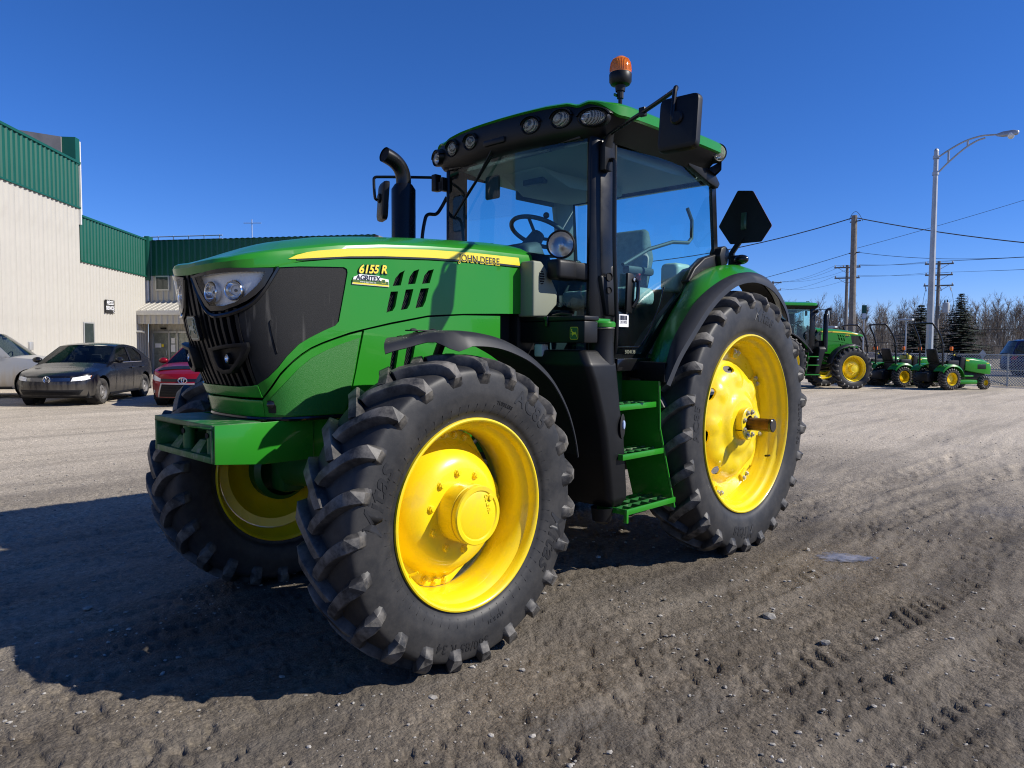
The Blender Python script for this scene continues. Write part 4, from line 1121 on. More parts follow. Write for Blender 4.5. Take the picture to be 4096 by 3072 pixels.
def lampglass():
    m = glass('ribbed_lamp_glass', (.93, .93, .90), .6)
    nt = m.node_tree; N = nt.nodes; L = nt.links
    df = N.new('ShaderNodeBsdfDiffuse'); df.inputs[0].default_value = (.62, .58, .48, 1)
    tc = N.new('ShaderNodeTexCoord'); wv = N.new('ShaderNodeTexWave'); wv.inputs['Scale'].default_value = 38; wv.inputs['Distortion'].default_value = 2.5
    L.new(tc.outputs['Object'], wv.inputs['Vector'])
    mr = N.new('ShaderNodeMapRange'); mr.inputs[3].default_value = .05; mr.inputs[4].default_value = .55; L.new(wv.outputs[0], mr.inputs[0])
    out = N['Material Output']; old = out.inputs[0].links[0].from_socket
    mx = N.new('ShaderNodeMixShader'); L.new(mr.outputs[0], mx.inputs[0]); L.new(old, mx.inputs[1]); L.new(df.outputs[0], mx.inputs[2]); L.new(mx.outputs[0], out.inputs[0])
    return m
M['lampglass'] = lampglass()
for sg in (1, -1):
    roof_light(1.572, sg*.286, 2.921, sg*7, .060, .044)
    roof_light(1.540, sg*.515, 2.922, sg*10, .062, .046)
    roof_light(1.497, sg*.735, 2.898, sg*24, .078, .044)
    # rear corner lamp
    A = AXM((.42, sg*.9, -.08), (.135, sg*.838, 2.925))
    rp = P_('rear_roof_lamp', MB().lathe([(.03, -.12), (.07, -.09), (.072, -.02), (.062, .004), (.052, .0)], 24, A), 'black', ang=50)
    obj('light_reflector', MB().lathe([(.052, .0), (.04, -.02), (1e-3, -.03)], 20, A), M['chrome'], rp)
    obj('light_lens', MB().lathe([(.053, .0), (.045, .012), (.02, .018), (1e-3, .019)], 20, A), M['lampglass'], rp)
    P_('rear_visor', MB().loft([[(.0, sg*.70, 2.78), (.1, sg*.84, 2.80), (.1, sg*.84, 2.88), (-.02, sg*.7, 2.88)], [(-.05, sg*.6, 2.79), (-.03, sg*.72, 2.8), (-.03, sg*.72, 2.87), (-.05, sg*.6, 2.87)]]), 'black', bevel=.015)
    # black block at the rear top corner of the door
    P_('door_corner_trim', MB().prism([(.44, 2.86), (.36, 2.88), (.02, 2.80), (-.05, 2.74), (-.02, 2.70), (.10, 2.72), (.40, 2.80)], 0, .05, XZ(sg, .70)), 'black', bevel=.01)
    # front corner post
    post = [(1.445, .652), (1.450, .685), (1.415, .708), (1.31, .722), (1.245, .722), (1.245, .695), (1.31, .680), (1.39, .655)]
    fp_ = P_('corner_post', MB().prism([(x, sg*y) for x, y in post], 1.36, 2.84), 'black_frame', bevel=.008)
    obj('post_seal', MB().prism([(x, sg*y) for x, y in ((1.240, .702), (1.222, .703), (1.222, .716), (1.240, .718))], 1.43, 2.83), M['dark'], fp_)
    P_('rear_post', MB().loft([[(.02, sg*.685, 2.80), (.02, sg*.712, 2.80), (-.045, sg*.712, 2.80), (-.045, sg*.67, 2.80)], [(-.045, sg*.69, 2.2), (-.045, sg*.715, 2.2), (-.10, sg*.715, 2.2), (-.10, sg*.67, 2.2)], [(-.03, sg*.69, 1.4), (-.03, sg*.715, 1.4), (-.09, sg*.715, 1.4), (-.09, sg*.67, 1.4)]]), 'black_frame')
    # door glass with printed black border
    dg = [(1.205, 1.455), (.93, 1.455), (.885, 1.48), (.80, 1.585), (.68, 1.70), (.55, 1.81), (.42, 1.91), (.30, 2.01), (.15, 2.115), (.02, 2.185), (-.045, 2.21), (.005, 2.785), (.2, 2.80), (1.205, 2.835)]
    dfn = lambda u, v, o: (u, sg*(.702+.018*math.sin(math.pi*min(max((u+.05)/1.27, 0), 1))+o), v)
    door = P_('door', patch([(1.20, 1.40), (.90, 1.40), (.78, 1.52), (.66, 1.66), (.53, 1.78), (.40, 1.88), (.28, 1.985), (.13, 2.09), (0, 2.165), (-.05, 2.19), (-.045, 2.21), (.02, 2.185), (.15, 2.115), (.30, 2.01), (.42, 1.91), (.55, 1.81), (.68, 1.70), (.80, 1.585), (.885, 1.48), (.93, 1.455), (1.205, 1.455)], dfn, sp=.06, off=.004, depth=.02), 'black_gloss')
    obj('door_glass', patch(dg, dfn, sp=.07, off=0, depth=0), M['cabglass'], door, ang=60)
    obj('door_edge', MB().tube([dfn(x, z, .0) for x, z in ((1.19, 1.50), (.955, 1.50), (.92, 1.515), (.84, 1.60), (.70, 1.80), (.66, 1.92))], .006, 6), M['steel'] if sg < 0 else M['black_gloss'], door)
    obj('grab_bar', MB().tube([dfn(1.05, 2.05, -.06), dfn(.75, 2.18, -.07), dfn(.45, 2.26, -.07), dfn(.22, 2.28, -.07), dfn(.17, 2.32, -.07), dfn(.17, 2.45, -.07), dfn(.24, 2.53, -.07)], .014, 8), M['trim'], door)
    # door handle
    hd = obj('door_handle', MB().prism([(1.13, 1.74), (1.07, 1.72), (1.05, 1.78), (1.03, 1.95), (1.06, 1.985), (1.12, 1.985)], 0, .02, XZ(sg, .722)), M['black'], door, bevel=.006)
    obj('handle_grip', MB().tube([(1.045, sg*.735, 1.955), (1.035, sg*.765, 1.93), (1.045, sg*.768, 1.82), (1.06, sg*.74, 1.765)], .014, 8), M['black_gloss'], door)
    obj('lock_barrel', MB().lathe([(.012, 0), (.012, .008), (1e-3, .008)], 12, AXM((0, sg, 0), (1.06, sg*.745, 1.945))), M['steel'], door)
    P_('door_sill', MB().bb(.85, 1.26, sg*.72-.05, sg*.72+.05, 1.345, 1.43), 'black_gloss', bevel=.012)
    # hand rail beside the door
    if sg > 0:
        P_('hand_rail', MB().tube(cat([(1.33, .715, 2.655), (1.34, .755, 2.668), (1.345, .785, 2.655), (1.345, .79, 2.60), (1.335, .79, 2.1), (1.30, .785, 1.72), (1.285, .77, 1.50), (1.28, .74, 1.44)], 6), .0135, 10), 'black_frame')
    else:
        P_('hand_rail', MB().tube(cat([(1.43, -.70, 2.62), (1.45, -.735, 2.55), (1.50, -.74, 2.49), (1.58, -.74, 2.475), (1.612, -.74, 2.42), (1.64, -.74, 2.25), (1.66, -.73, 1.9)], 6), .0135, 10), 'black_frame')
    # cowl side in olive grey plastic, and black gap
    cs = [(1.80, 2.025), (1.725, 2.025), (1.645, 1.945), (1.572, 1.842), (1.578, 1.765), (1.672, 1.69), (1.80, 1.685)]
    cp = P_('cowl_side', MB().prism(cs, 0, .13, XZ(sg, .40)), 'olive', bevel=.012, seg=3)
    vp = obj('cowl_vent', MB().lathe([(1e-3, 0), (.021, 0), (.021, .004)], 20, Matrix.Translation((1.725, sg*.5305, 1.925)) @ AXM((0, sg, 0)) @ Matrix.Diagonal((1, 1.9, 1, 1))), M['dark'], cp)
    for k in range(5):
        obj('vent_slat', MB().box((1.725, sg*.534, 1.895+.015*k), (.044, .004, .005), None), M['olive'], cp)
# left windscreen corner, glazing and inside
wfn = lambda u, v, o: (1.440+.065*(1-(u/.66)**2)+.03*(2.83-v)/1.3+o, u, v)
P_('windscreen', patch([(-.66, 1.45), (.66, 1.45), (.65, 2.80), (-.65, 2.80)], wfn, sp=.10, off=0, depth=0), 'cabglass', ang=60)
P_('rear_window', patch([(-.66, 1.95), (.66, 1.95), (.66, 2.76), (-.66, 2.76)], lambda u, v, o: (-.075+o, u, v), sp=.3, off=0, depth=0), 'cabglass')
P_('windscreen_header', MB().bb(1.36, 1.48, -.62, .62, 2.795, 2.86), 'black_frame', bevel=.01)
P_('rear_window_frame', MB().bb(-.10, -.05, -.68, .68, 2.755, 2.82), 'black_frame', bevel=.005)
P_('headliner', MB().loft([[(-.02, -.64, 2.775), (-.02, .64, 2.775), (-.02, .64, 2.83), (-.02, -.64, 2.83)], [(.4, -.64, 2.745), (.4, .64, 2.745), (.4, .64, 2.83), (.4, -.64, 2.83)], [(1.0, -.62, 2.755), (1.0, .62, 2.755), (1.0, .62, 2.83), (1.0, -.62, 2.83)], [(1.40, -.60, 2.80), (1.40, .60, 2.80), (1.40, .60, 2.84), (1.40, -.60, 2.84)]]), 'liner', bevel=.02)
oc = P_('overhead_console', MB().loft([[(1.18, -.36, 2.765), (1.18, .02, 2.765), (1.18, .02, 2.79), (1.18, -.36, 2.79)], [(.9, -.42, 2.66), (.9, .06, 2.66), (.9, .06, 2.79), (.9, -.42, 2.79)], [(.3, -.46, 2.68), (.3, .1, 2.68), (.3, .1, 2.79), (.3, -.46, 2.79)]]), 'liner', bevel=.03)
obj('radio', MB().box((1.06, -.14, 2.715), (.05, .20, .055), None), M['trim'], oc, bevel=.005)
for y in (-.50, .16, -.55):
    obj('speaker_dial', MB().lathe([(.045, .01), (.045, 0), (1e-3, 0)], 20, AXM((0, 0, -1), (.75, y, 2.757))), M['trim'], oc)
P_('sun_visor', MB().box((.55, -.60, 2.73), (.46, .03, .10), None), 'trim', bevel=.012)
P_('inside_mirror', MB().box((1.30, -.34, 2.66), (.03, .14, .17), None), 'trim', bevel=.02)
P_('cab_floor', MB().bb(-.1, 1.46, -.66, .66, 1.30, 1.40), 'black', bevel=.01)
P_('rear_bulkhead', MB().bb(-.14, -.03, -.68, .68, 1.30, 1.97), 'trim', bevel=.02)
for sg in (1, -1):
    P_('inner_wheel_arch', MB().loft([[(.75, sg*.45, 1.4), (.75, sg*.66, 1.4), (.60, sg*.66, 1.6), (.55, sg*.45, 1.6)], [(-.05, sg*.45, 1.4), (-.05, sg*.66, 1.4), (-.05, sg*.66, 2.05), (-.05, sg*.45, 2.02)]]), 'trim', bevel=.02)
P_('inner_rear_pillar', MB().loft([[(.06, -.66, 2.78), (.30, -.66, 2.78), (.30, -.60, 2.78), (.06, -.6, 2.78)], [(.0, -.68, 1.95), (.13, -.68, 1.95), (.13, -.62, 1.95), (.0, -.62, 1.95)]]), 'liner', bevel=.015)
# steering column and dash
dsh = P_('dashboard', MB().loft([[(1.42, -.20, 1.4), (1.42, .20, 1.4), (1.15, .14, 1.4), (1.15, -.14, 1.4)], [(1.46, -.17, 2.08), (1.46, .17, 2.08), (1.24, .14, 2.14), (1.24, -.14, 2.14)], [(1.44, -.13, 2.20), (1.44, .13, 2.20), (1.26, .11, 2.24), (1.26, -.11, 2.24)]]), 'trim', bevel=.04, seg=3)
SWA = AXM((-.42, 0, .9), (1.17, 0, 2.315))
sw = P_('steering_wheel', MB().tube([SWA @ Vector((.205*math.cos(t), .205*math.sin(t), 0)) for t in np.linspace(0, 2*math.pi, 41)], .016, 10, caps=False), 'trim', ang=60)
for t in (.3, 2.4, 4.4):
    obj('spoke', MB().tube([SWA @ Vector((.2*math.cos(t), .2*math.sin(t), 0)), SWA @ Vector((.03*math.cos(t), .03*math.sin(t), -.04))], .012, 8), M['trim'], sw)
obj('column', MB().tube([SWA @ Vector((0, 0, -.02)), (1.30, 0, 2.15)], [.05, .075], 14), M['trim'], sw)
obj('spinner_knob', MB().ball(SWA @ Vector((.12, .15, .045)), .022), M['rust'], sw)
P_('dash_screen', MB().box((1.42, -.26, 2.17), (.03, .10, .13), RZ(.0)), 'trim', bevel=.01)
# seats
def seat(x, y, sc):
    bs = P_('seat', MB().loft([[(x+.02, y-.20*sc, 1.80), (x+.02, y+.20*sc, 1.80), (x-.02, y+.23*sc, 1.92), (x-.02, y-.23*sc, 1.92)], [(x+.45*sc, y-.22*sc, 1.80), (x+.45*sc, y+.22*sc, 1.80), (x+.47*sc, y+.24*sc, 1.93), (x+.47*sc, y-.24*sc, 1.93)]]), 'seatcloth', bevel=.045, seg=4)
    obj('backrest', MB().loft([[(x-.07, y-.22*sc, 1.88), (x-.07, y+.22*sc, 1.88), (x+.08, y+.22*sc, 1.90), (x+.08, y-.22*sc, 1.90)], [(x-.14, y-.24*sc, 2.2), (x-.14, y+.24*sc, 2.2), (x+.0, y+.24*sc, 2.2), (x+.0, y-.24*sc, 2.2)], [(x-.17, y-.17*sc, 1.88+.56*sc), (x-.17, y+.17*sc, 1.88+.56*sc), (x-.09, y+.17*sc, 1.88+.56*sc), (x-.09, y-.17*sc, 1.88+.56*sc)]]), M['seatcloth'], bs, bevel=.05, seg=4)
    obj('pedestal', MB().bb(x+.05, x+.38, y-.15, y+.15, 1.40, 1.80), M['trim'], bs, bevel=.03)
    for q in (1, -1):
        obj('armrest', MB().box((x+.15, y+q*.28*sc, 2.08), (.34, .07, .06), None), M['trim'], bs, bevel=.02)
seat(.24, .04, 1.0)
P_('washer_tank', MB().box((.14, .50, 2.03), (.24, .16, .22), None), 'white_plastic', bevel=.04, seg=3)
P_('passenger_seat', MB().box((.72, .46, 1.86), (.30, .28, .13), None), 'seatcloth', bevel=.045, seg=3)
P_('side_console', MB().box((.45, -.36, 1.95), (.55, .16, .30), None), 'trim', bevel=.04)
P_('buckle', MB().box((.42, .34, 2.03), (.03, .03, .05), None), 'redlens', bevel=.005)
# wiper
wp = P_('wiper', MB().tube([(1.56, -.06, 2.86), (1.545, -.25, 2.66), (1.535, -.40, 2.54)], .008, 6), 'black')
obj('wiper_blade', MB().tube([(1.545, -.10, 2.80), (1.53, -.50, 2.44)], .010, 6), M['black'], wp)
obj('wiper_motor', MB().box((1.575, -.03, 2.875), (.05, .20, .04), None), M['black'], wp, bevel=.01)

# ---- work light on its arm
arm = P_('light_arm', MB().loft([[(1.24, .655, 1.90), (1.24, .735, 1.90), (1.24, .735, 2.02), (1.24, .655, 2.02)], [(1.54, .56, 1.925), (1.54, .635, 1.925), (1.54, .635, 2.03), (1.54, .56, 2.03)]]), 'black', bevel=.012)
obj('arm_end', MB().bb(1.50, 1.69, .53, .64, 1.915, 2.04), M['black'], arm, bevel=.025, seg=3)
obj('arm_bracket', MB().loft([[(1.22, .655, 1.70), (1.22, .74, 1.70), (1.34, .74, 1.70), (1.34, .655, 1.70)], [(1.22, .655, 1.95), (1.22, .74, 1.95), (1.40, .74, 1.95), (1.40, .655, 1.95)]]), M['black'], arm, bevel=.015)
for z, s_ in ((1.945, 1), (1.86, .8)):
    obj('arm_hole', MB().lathe([(.026*s_, .006), (.026*s_, 0), (1e-3, 0)], 18, AXM((0, 1, 0), (1.325, .7405, z)) @ Matrix.Diagonal((1.25, 1, 1, 1))), M['dark'], arm)
LA = AXM((.80, .50, .02), (1.60, .575, 2.135))
wl = P_('work_light', MB().lathe([(.02, -.10), (.055, -.092), (.078, -.06), (.088, -.02), (.090, .012), (.084, .016), (.078, .010)], 36, LA), 'black', ang=40)
obj('light_reflector', MB().lathe([(.078, .008), (.06, -.02), (.03, -.04), (1e-3, -.045)], 32, LA), M['chrome'], wl)
obj('light_lens', MB().lathe([(.079, .010), (.06, .016), (1e-3, .020)], 32, LA), M['clear'], wl)
obj('light_bulb', MB().lathe([(.016, -.045), (.016, .0), (1e-3, .004)], 12, LA), M['steel'], wl)
obj('light_stem', MB().tube([(1.575, .56, 2.03), (1.575, .56, 2.07)], .014, 8), M['steel'], wl)

# ---- mirrors
def mirror_box(name, c, w, h, t, rz, ry):
    A = Matrix.Translation(c) @ Matrix.Rotation(rz, 4, 'Z') @ Matrix.Rotation(ry, 4, 'Y')
    o = rounded([(-w/2, -h/2), (w/2, -h/2), (w/2, h/2), (-w/2, h/2)], .035, 4)
    Q = A @ Matrix(((0, 0, 1, 0), (1, 0, 0, 0), (0, 1, 0, 0), (0, 0, 0, 1)))
    mb = MB(); mb.loft([[Q @ Vector((x*k, y*k, d)) for x, y in o] for k, d in ((1, -t/2), (1.0, 0), (.97, t*.3), (.84, t*.5))])
    m = P_(name, mb, 'black', ang=40)
    obj('mirror_glass', MB().loft([[Q @ Vector((x*.95, y*.95, d)) for x, y in o] for d in (-t/2-.001, -t/2-.003)]), M['chrome'], m)
    obj('mirror_pivot', MB().lathe([(.036, t*.4), (.036, t*.75), (.028, t*.9), (1e-3, t*.9)], 20, Q @ Matrix.Translation((.0 if c[1] > 0 else 0, .02, 0))), M['black'], m)
    return m, Q
mm_, Q_ = mirror_box('mirror', (1.700, 1.462, 2.672), .225, .285, .05, math.radians(4), math.radians(-6))
arm_t = cat([(1.365, .735, 2.78), (1.385, .79, 2.815), (1.55, 1.17, 2.845), (1.64, 1.385, 2.868), (1.675, 1.425, 2.868), (1.705, 1.437, 2.845), (1.735, 1.442, 2.72), (1.735, 1.445, 2.685)], 5)
obj('mirror_arm', MB().tube(arm_t, .0125, 10), M['black_frame'], mm_)
obj('arm_foot', MB().loft([[(1.32, .715, 2.60), (1.40, .715, 2.60), (1.40, .755, 2.60), (1.32, .755, 2.60)], [(1.32, .715, 2.74), (1.40, .715, 2.74), (1.40, .755, 2.74), (1.32, .755, 2.74)], [(1.36, .76, 2.81), (1.40, .76, 2.80), (1.42, .80, 2.80), (1.37, .80, 2.82)], [(1.44, .95, 2.84), (1.47, .95, 2.82), (1.48, .97, 2.82), (1.45, .97, 2.84)]]), M['black'], mm_, bevel=.006)
obj('arm_clamp', MB().box((1.525, 1.115, 2.843), (.03, .04, .05), None), M['black'], mm_, bevel=.004)
m2_, Q2 = mirror_box('mirror', (1.735, -1.09, 2.595), .19, .29, .045, math.radians(-22), math.radians(-4))
obj('mirror_arm', MB().tube(cat([(1.46, -.80, 2.775), (1.60, -.93, 2.775), (1.76, -1.07, 2.772), (1.80, -1.10, 2.765), (1.805, -1.105, 2.73), (1.80, -1.10, 2.62), (1.78, -1.10, 2.60)], 5), .011, 8), M['black_frame'], m2_)
obj('arm_foot', MB().loft([[(1.40, -.72, 2.66), (1.48, -.72, 2.66), (1.48, -.69, 2.66), (1.40, -.69, 2.66)], [(1.40, -.72, 2.76), (1.48, -.72, 2.76), (1.48, -.69, 2.76), (1.40, -.69, 2.76)]]), M['black'], m2_)
obj('arm_block', MB().bb(1.44, 1.50, -.80, -.75, 2.665, 2.79), M['black'], m2_, bevel=.006)
obj('arm_link', MB().bb(1.43, 1.48, -.76, -.70, 2.67, 2.73), M['black'], m2_)

# ---- hoses and lines under the bonnet and beside the gearbox
for sg in (1, -1):
    for k, (x0_, z0_, r_) in enumerate(((2.35, 1.12, .016), (2.28, 1.02, .012), (2.05, .92, .02), (1.95, 1.05, .012))):
        P_('hydraulic_hose', MB().tube(cat([(x0_+.35, sg*.33, z0_+.10), (x0_+.18, sg*.40, z0_-.05), (x0_-.05, sg*.38, z0_-.12), (x0_-.25, sg*.36, z0_-.02), (x0_-.45, sg*.33, z0_+.06)], 4), r_, 8), 'black')
    P_('engine_bracket', MB().prism([(2.25, .90), (2.55, .90), (2.62, 1.18), (2.20, 1.18)], 0, .03, XZ(sg, .345)), 'green_dark', bevel=.004)
    P_('filter_canister', MB().lathe([(.05, .0), (.055, .02), (.055, .20), (.04, .23), (1e-3, .235)], 20, Matrix.Translation((1.92, sg*.40, 1.05))), 'white_plastic' if sg > 0 else 'black', ang=40)
    P_('axle_hose', MB().tube(cat([(2.62, sg*.34, .95), (2.58, sg*.48, .98), (2.62, sg*.60, .86)], 5), .013, 8), 'black')

# ---- exhaust stack
ex = P_('exhaust_stack', MB().lathe([(.082, 1.30), (.085, 1.6), (.085, 2.60), (.062, 2.635), (.06, 2.635)], 36, Matrix.Translation((1.875, -.65, 0))), 'black_frame', ang=40)
xs, zs_ = [], []
path = [(1.875, -.65, 2.62), (1.875, -.65, 2.67), (1.885, -.65, 2.715), (1.910, -.65, 2.755), (1.95, -.65, 2.785), (1.995, -.65, 2.803), (2.04, -.65, 2.815)]
obj('tail_pipe', MB().tube(cat(path, 4), .053, 24, caps=False), M['black_frame'], ex, ang=50)
obj('pipe_bore', MB().tube([(1.99, -.65, 2.80), (2.034, -.65, 2.8135)], .049, 20), M['dark'], ex)

# ---- beacon
bc = P_('beacon', MB().lathe([(.03, 3.13), (.034, 3.165), (.060, 3.172), (.071, 3.19), (.072, 3.235), (.068, 3.243), (1e-3, 3.243)], 36, Matrix.Translation((1.195, .715, 0))), 'black', ang=40)
obj('beacon_dome', MB().lathe([(.067, 3.243), (.068, 3.27), (.062, 3.305), (.048, 3.33), (.028, 3.345), (1e-3, 3.350)]+[(1e-3, 3.346), (.027, 3.341), (.046, 3.326), (.059, 3.303), (.064, 3.27), (.063, 3.243)], 40, Matrix.Translation((1.195, .715, 0))), M['amber'], bc, ang=50)
rb = MB()
for k in range(40):
    a = 2*math.pi*k/40
    rb.tube([(1.195+r*math.cos(a), .715+r*math.sin(a), z) for r, z in ((.0675, 3.25), (.0685, 3.27), (.0625, 3.305), (.050, 3.328))], .0022, 4)
obj('dome_ribs', rb, M['amber'], bc, kind='stuff')
obj('beacon_core', MB().lathe([(.03, 3.243), (.03, 3.29), (.02, 3.31), (1e-3, 3.31)], 16, Matrix.Translation((1.195, .715, 0))), M['orange'], bc)
obj('beacon_pole', MB().tube([(1.20, .72, 2.97), (1.197, .717, 3.13)], .0135, 10), M['black_frame'], bc)
obj('pole_clamp', MB().tube([(1.197, .717, 3.085), (1.197, .717, 3.13)], .022, 10), M['black'], bc)
obj('wing_screw', MB().box((1.215, .70, 3.105), (.05, .012, .018), None), M['green_dark'], bc, bevel=.004)
obj('pole_foot', MB().bb(1.18, 1.225, .70, .745, 2.94, 3.02), M['black'], bc, bevel=.004)

# ---- slow-moving plate and rear marker on the fender
sp6 = rounded([(.765, 2.725), (.892, 2.707), (1.051, 2.425), (.969, 2.311), (.712, 2.313), (.608, 2.462)], .012, 3)
YZ = lambda x: Matrix(((0, 0, 1, x), (1, 0, 0, 0), (0, 1, 0, 0), (0, 0, 0, 1)))
sm_ = P_('warning_plate', MB().prism(sp6, 0, .004, YZ(-.30)), 'black')
obj('plate_face', MB().prism(sp6, 0, .001, YZ(-.302)), M['orange'], sm_)
obj('plate_socket', MB().box((-.29, .825, 2.482), (.012, .045, .13), None), M['deer_field'], sm_, bevel=.003)
obj('plate_stand', MB().loft([[(-.29, .70, 2.10), (-.29, .745, 2.10), (-.31, .745, 2.10), (-.31, .70, 2.10)], [(-.29, .70, 2.24), (-.29, .745, 2.24), (-.31, .745, 2.24), (-.31, .70, 2.24)], [(-.29, .78, 2.35), (-.29, .83, 2.35), (-.31, .83, 2.35), (-.31, .78, 2.35)]]), M['black'], sm_)
mk = P_('marker_lamp', MB().ball((-.28, .815, 2.185), .045, 18, 12, (1, 1.35, .85)), 'black_gloss')
obj('lamp_stem', MB().bb(-.31, -.26, .73, .80, 2.12, 2.22), M['black'], mk, bevel=.008)

# ---- fuel tank, tool box, steps (left), and their mirror on the right
for sg in (1, -1):
    def tk(z, xf, xr, y0, y1): return [(xr, sg*y0, z), (xf, sg*y0, z), (xf, sg*(y1-.03), z), (xf-.03, sg*y1, z), (xr+.02, sg*y1, z), (xr, sg*(y1-.02), z)]
    tank = P_('fuel_tank', MB().loft([tk(.52, 1.50, 1.37, .48, .90), tk(.57, 1.535, 1.345, .45, .93), tk(.95, 1.61, 1.40, .42, .94), tk(1.10, 1.65, 1.435, .42, .94), tk(1.30, 1.72, 1.465, .42, .935), tk(1.40, 1.765, 1.475, .42, .93), tk(1.485, 1.74, 1.49, .45, .87)]), 'black', bevel=.018, seg=3, ang=40)
    obj('tank_sump', MB().lathe([(.07, .50), (.06, .42), (.03, .40), (1e-3, .40)], 16, Matrix.Translation((1.50, sg*.84, .02))), M['black'], tank)
    rc = obj('cap_recess', MB().lathe([(1e-3, .004), (.045, .004), (.052, 0)], 24, AXM((-.35, sg*.94, 0), (1.428, sg*.936, 1.02)) @ Matrix.Diagonal((1, 1.5, 1, 1))), M['dark'], tank)
    obj('fluid_cap', MB().lathe([(.018, 0), (.018, .010), (.014, .013), (1e-3, .013)], 18, AXM((-.35, sg*.94, 0), (1.43, sg*.938, 1.03)) @ Matrix.Diagonal((1, 1.5, 1, 1))), M['bluecap'], tank)
    if sg > 0:
        obj('filler_neck', MB().lathe([(.085, 1.40), (.078, 1.47), (.074, 1.60), (.078, 1.618)], 32, Matrix.Translation((1.535, .845, 0))), M['black'], tank, ang=40)
        obj('neck_chain', MB().lathe([(.079, 1.612), (.082, 1.616), (.079, 1.62)], 30, Matrix.Translation((1.535, .845, 0))), M['steel'], tank)
        cpm = MB().lathe([(.076, 1.622), (.085, 1.624), (.086, 1.645), (.080, 1.655), (1e-3, 1.657)], 36, Matrix.Translation((1.535, .845, 0)))
        fc = obj('filler_cap', cpm, M['green'], tank, ang=30)
        obj('cap_grip', MB().box((1.535, .845, 1.663), (.15, .028, .022), RZ(0)), M['green'], fc, bevel=.005)
        tb = P_('tool_box', MB().bb(1.645, 1.77, .40, .905, 1.527, 1.655), 'black', bevel=.008)
        obj('box_lid', MB().bb(1.64, 1.776, .395, .91, 1.657, 1.684), M['black'], tb, bevel=.006)
        obj('lid_latch', MB().bb(1.776, 1.784, .60, .63, 1.625, 1.685), M['black_gloss'], tb, bevel=.002)
        obj('lid_strap', MB().tube([(1.70, .60, 1.69), (1.71, .68, 1.70), (1.70, .76, 1.69)], .010, 6), M['black'], tb)
        fn = lambda a, b, o: (1.771+o, .828+a*1., 1.583+b)
        e1 = [(x*.75, y*.75) for x, y in ov]
        obj('box_emblem', patch([(x*.62, y*.62) for x, y in ov], fn, sp=.04, off=.001, depth=.001), M['stripe'], tb)
        obj('box_emblem', patch([(x*.57, y*.57) for x, y in ov], fn, sp=.04, off=.002, depth=.001), M['deer_field'], tb)
        obj('emblem_deer', patch([(x*.048, y*.055) for x, y in DEER], fn, sp=.02, off=.003, depth=.001), M['stripe'], tb)
        P_('reservoir', MB().bb(1.70, 1.76, .50, .57, 1.44, 1.52), 'white_plastic', bevel=.012)
    # steps between tank and plate
    pl = P_('step_plate', MB().loft([[(1.045, sg*.62, 1.28), (1.052, sg*.62, 1.28), (1.052, sg*.945, 1.285), (1.045, sg*.945, 1.285)], [(1.038, sg*.62, .98), (1.045, sg*.62, .98), (1.045, sg*.95, .98), (1.038, sg*.95, .98)], [(.92, sg*.68, .455), (.927, sg*.68, .455), (.937, sg*1.0, .455), (.930, sg*1.0, .455)]]), 'green')
    obj('plate_flange', MB().tube([(1.05, sg*.945, 1.285), (1.043, sg*.952, .98), (.934, sg*1.002, .455)], .008, 6), M['green'], pl)
    for (z, x0, x1, y1, d) in ((1.135, 1.47, 1.045, .93, .17), (.835, 1.47, 1.02, .965, .20), (.505, 1.47, .925, 1.0, .24)):
        t = MB(); t.bb(x1, x0, sg*y1-.006, sg*y1+.006, z-.018, z+.018); t.bb(x1, x0, sg*(y1-d)-.006, sg*(y1-d)+.006, z-.018, z+.018)
        t.bb(x0-.008, x0, min(sg*y1, sg*(y1-d)), max(sg*y1, sg*(y1-d)), z-.018, z+.018)
        if z < .6: t.bb(x0-.01, x0+.01, sg*y1-.012, sg*y1+.012, z-.065, z+.02)
        st = P_('step', t, 'green', bevel=.003)
        n = 5
        for k in range(n):
            x = x1+.03+(x0-x1-.06)*(k+.5)/n
            obj('step_bar', MB().box((x, sg*(y1-d/2), z+.006), (.006, d-.012, .024), RZ(0)), M['green_worn'], st)
        for k in range(2):
            obj('step_bar', MB().box(((x0+x1)/2, sg*(y1-d*(k+1)/3), z+.010), (x0-x1-.02, .006, .018), RZ(0)), M['green_worn'], st)
    P_('step_support', MB().bb(1.08, 1.14, sg*.66-.02, sg*.66+.02, .62, 1.34), 'green_dark', bevel=.006)
    P_('cab_mount', MB().bb(.9, 1.5, sg*.55-.08, sg*.55+.08, 1.18, 1.32), 'iron', bevel=.02)
# stickers on the glass and door post
bcd = P_('stock_sticker', MB().box((1.135, .7235, 1.675), (.105, .002, .082), None), 'white')
bars = MB(); random.seed(3); x = 1.182
while x > 1.10:
    w = random.choice((.0025, .004, .006)); bars.box((x-w/2, .7252, 1.693), (w, .0012, .030)); x -= w+random.choice((.0025, .004))
obj('barcode', bars, M['navy'], bcd)
def tleft(x0, y0, z0): return lambda a, b, o: (x0-a, y0+o, z0+b)
v, f = text2d('203303', .026); obj('lettering', solid2d(v, f, tleft(1.138, .7248, 1.664), .001, .001), M['navy'], bcd)
v, f = text2d('5004138', .034)
obj('lettering', solid2d(v, f, tleft(1.06, .7235, 1.470), .0012, .001), M['olive'], bcd)
def twind(a, b, o):
    p = wfn(.50+a, 1.775+b, .004+o); return p
P_('glass_number', solid2d(v, f, twind, .001, .001), 'olive')
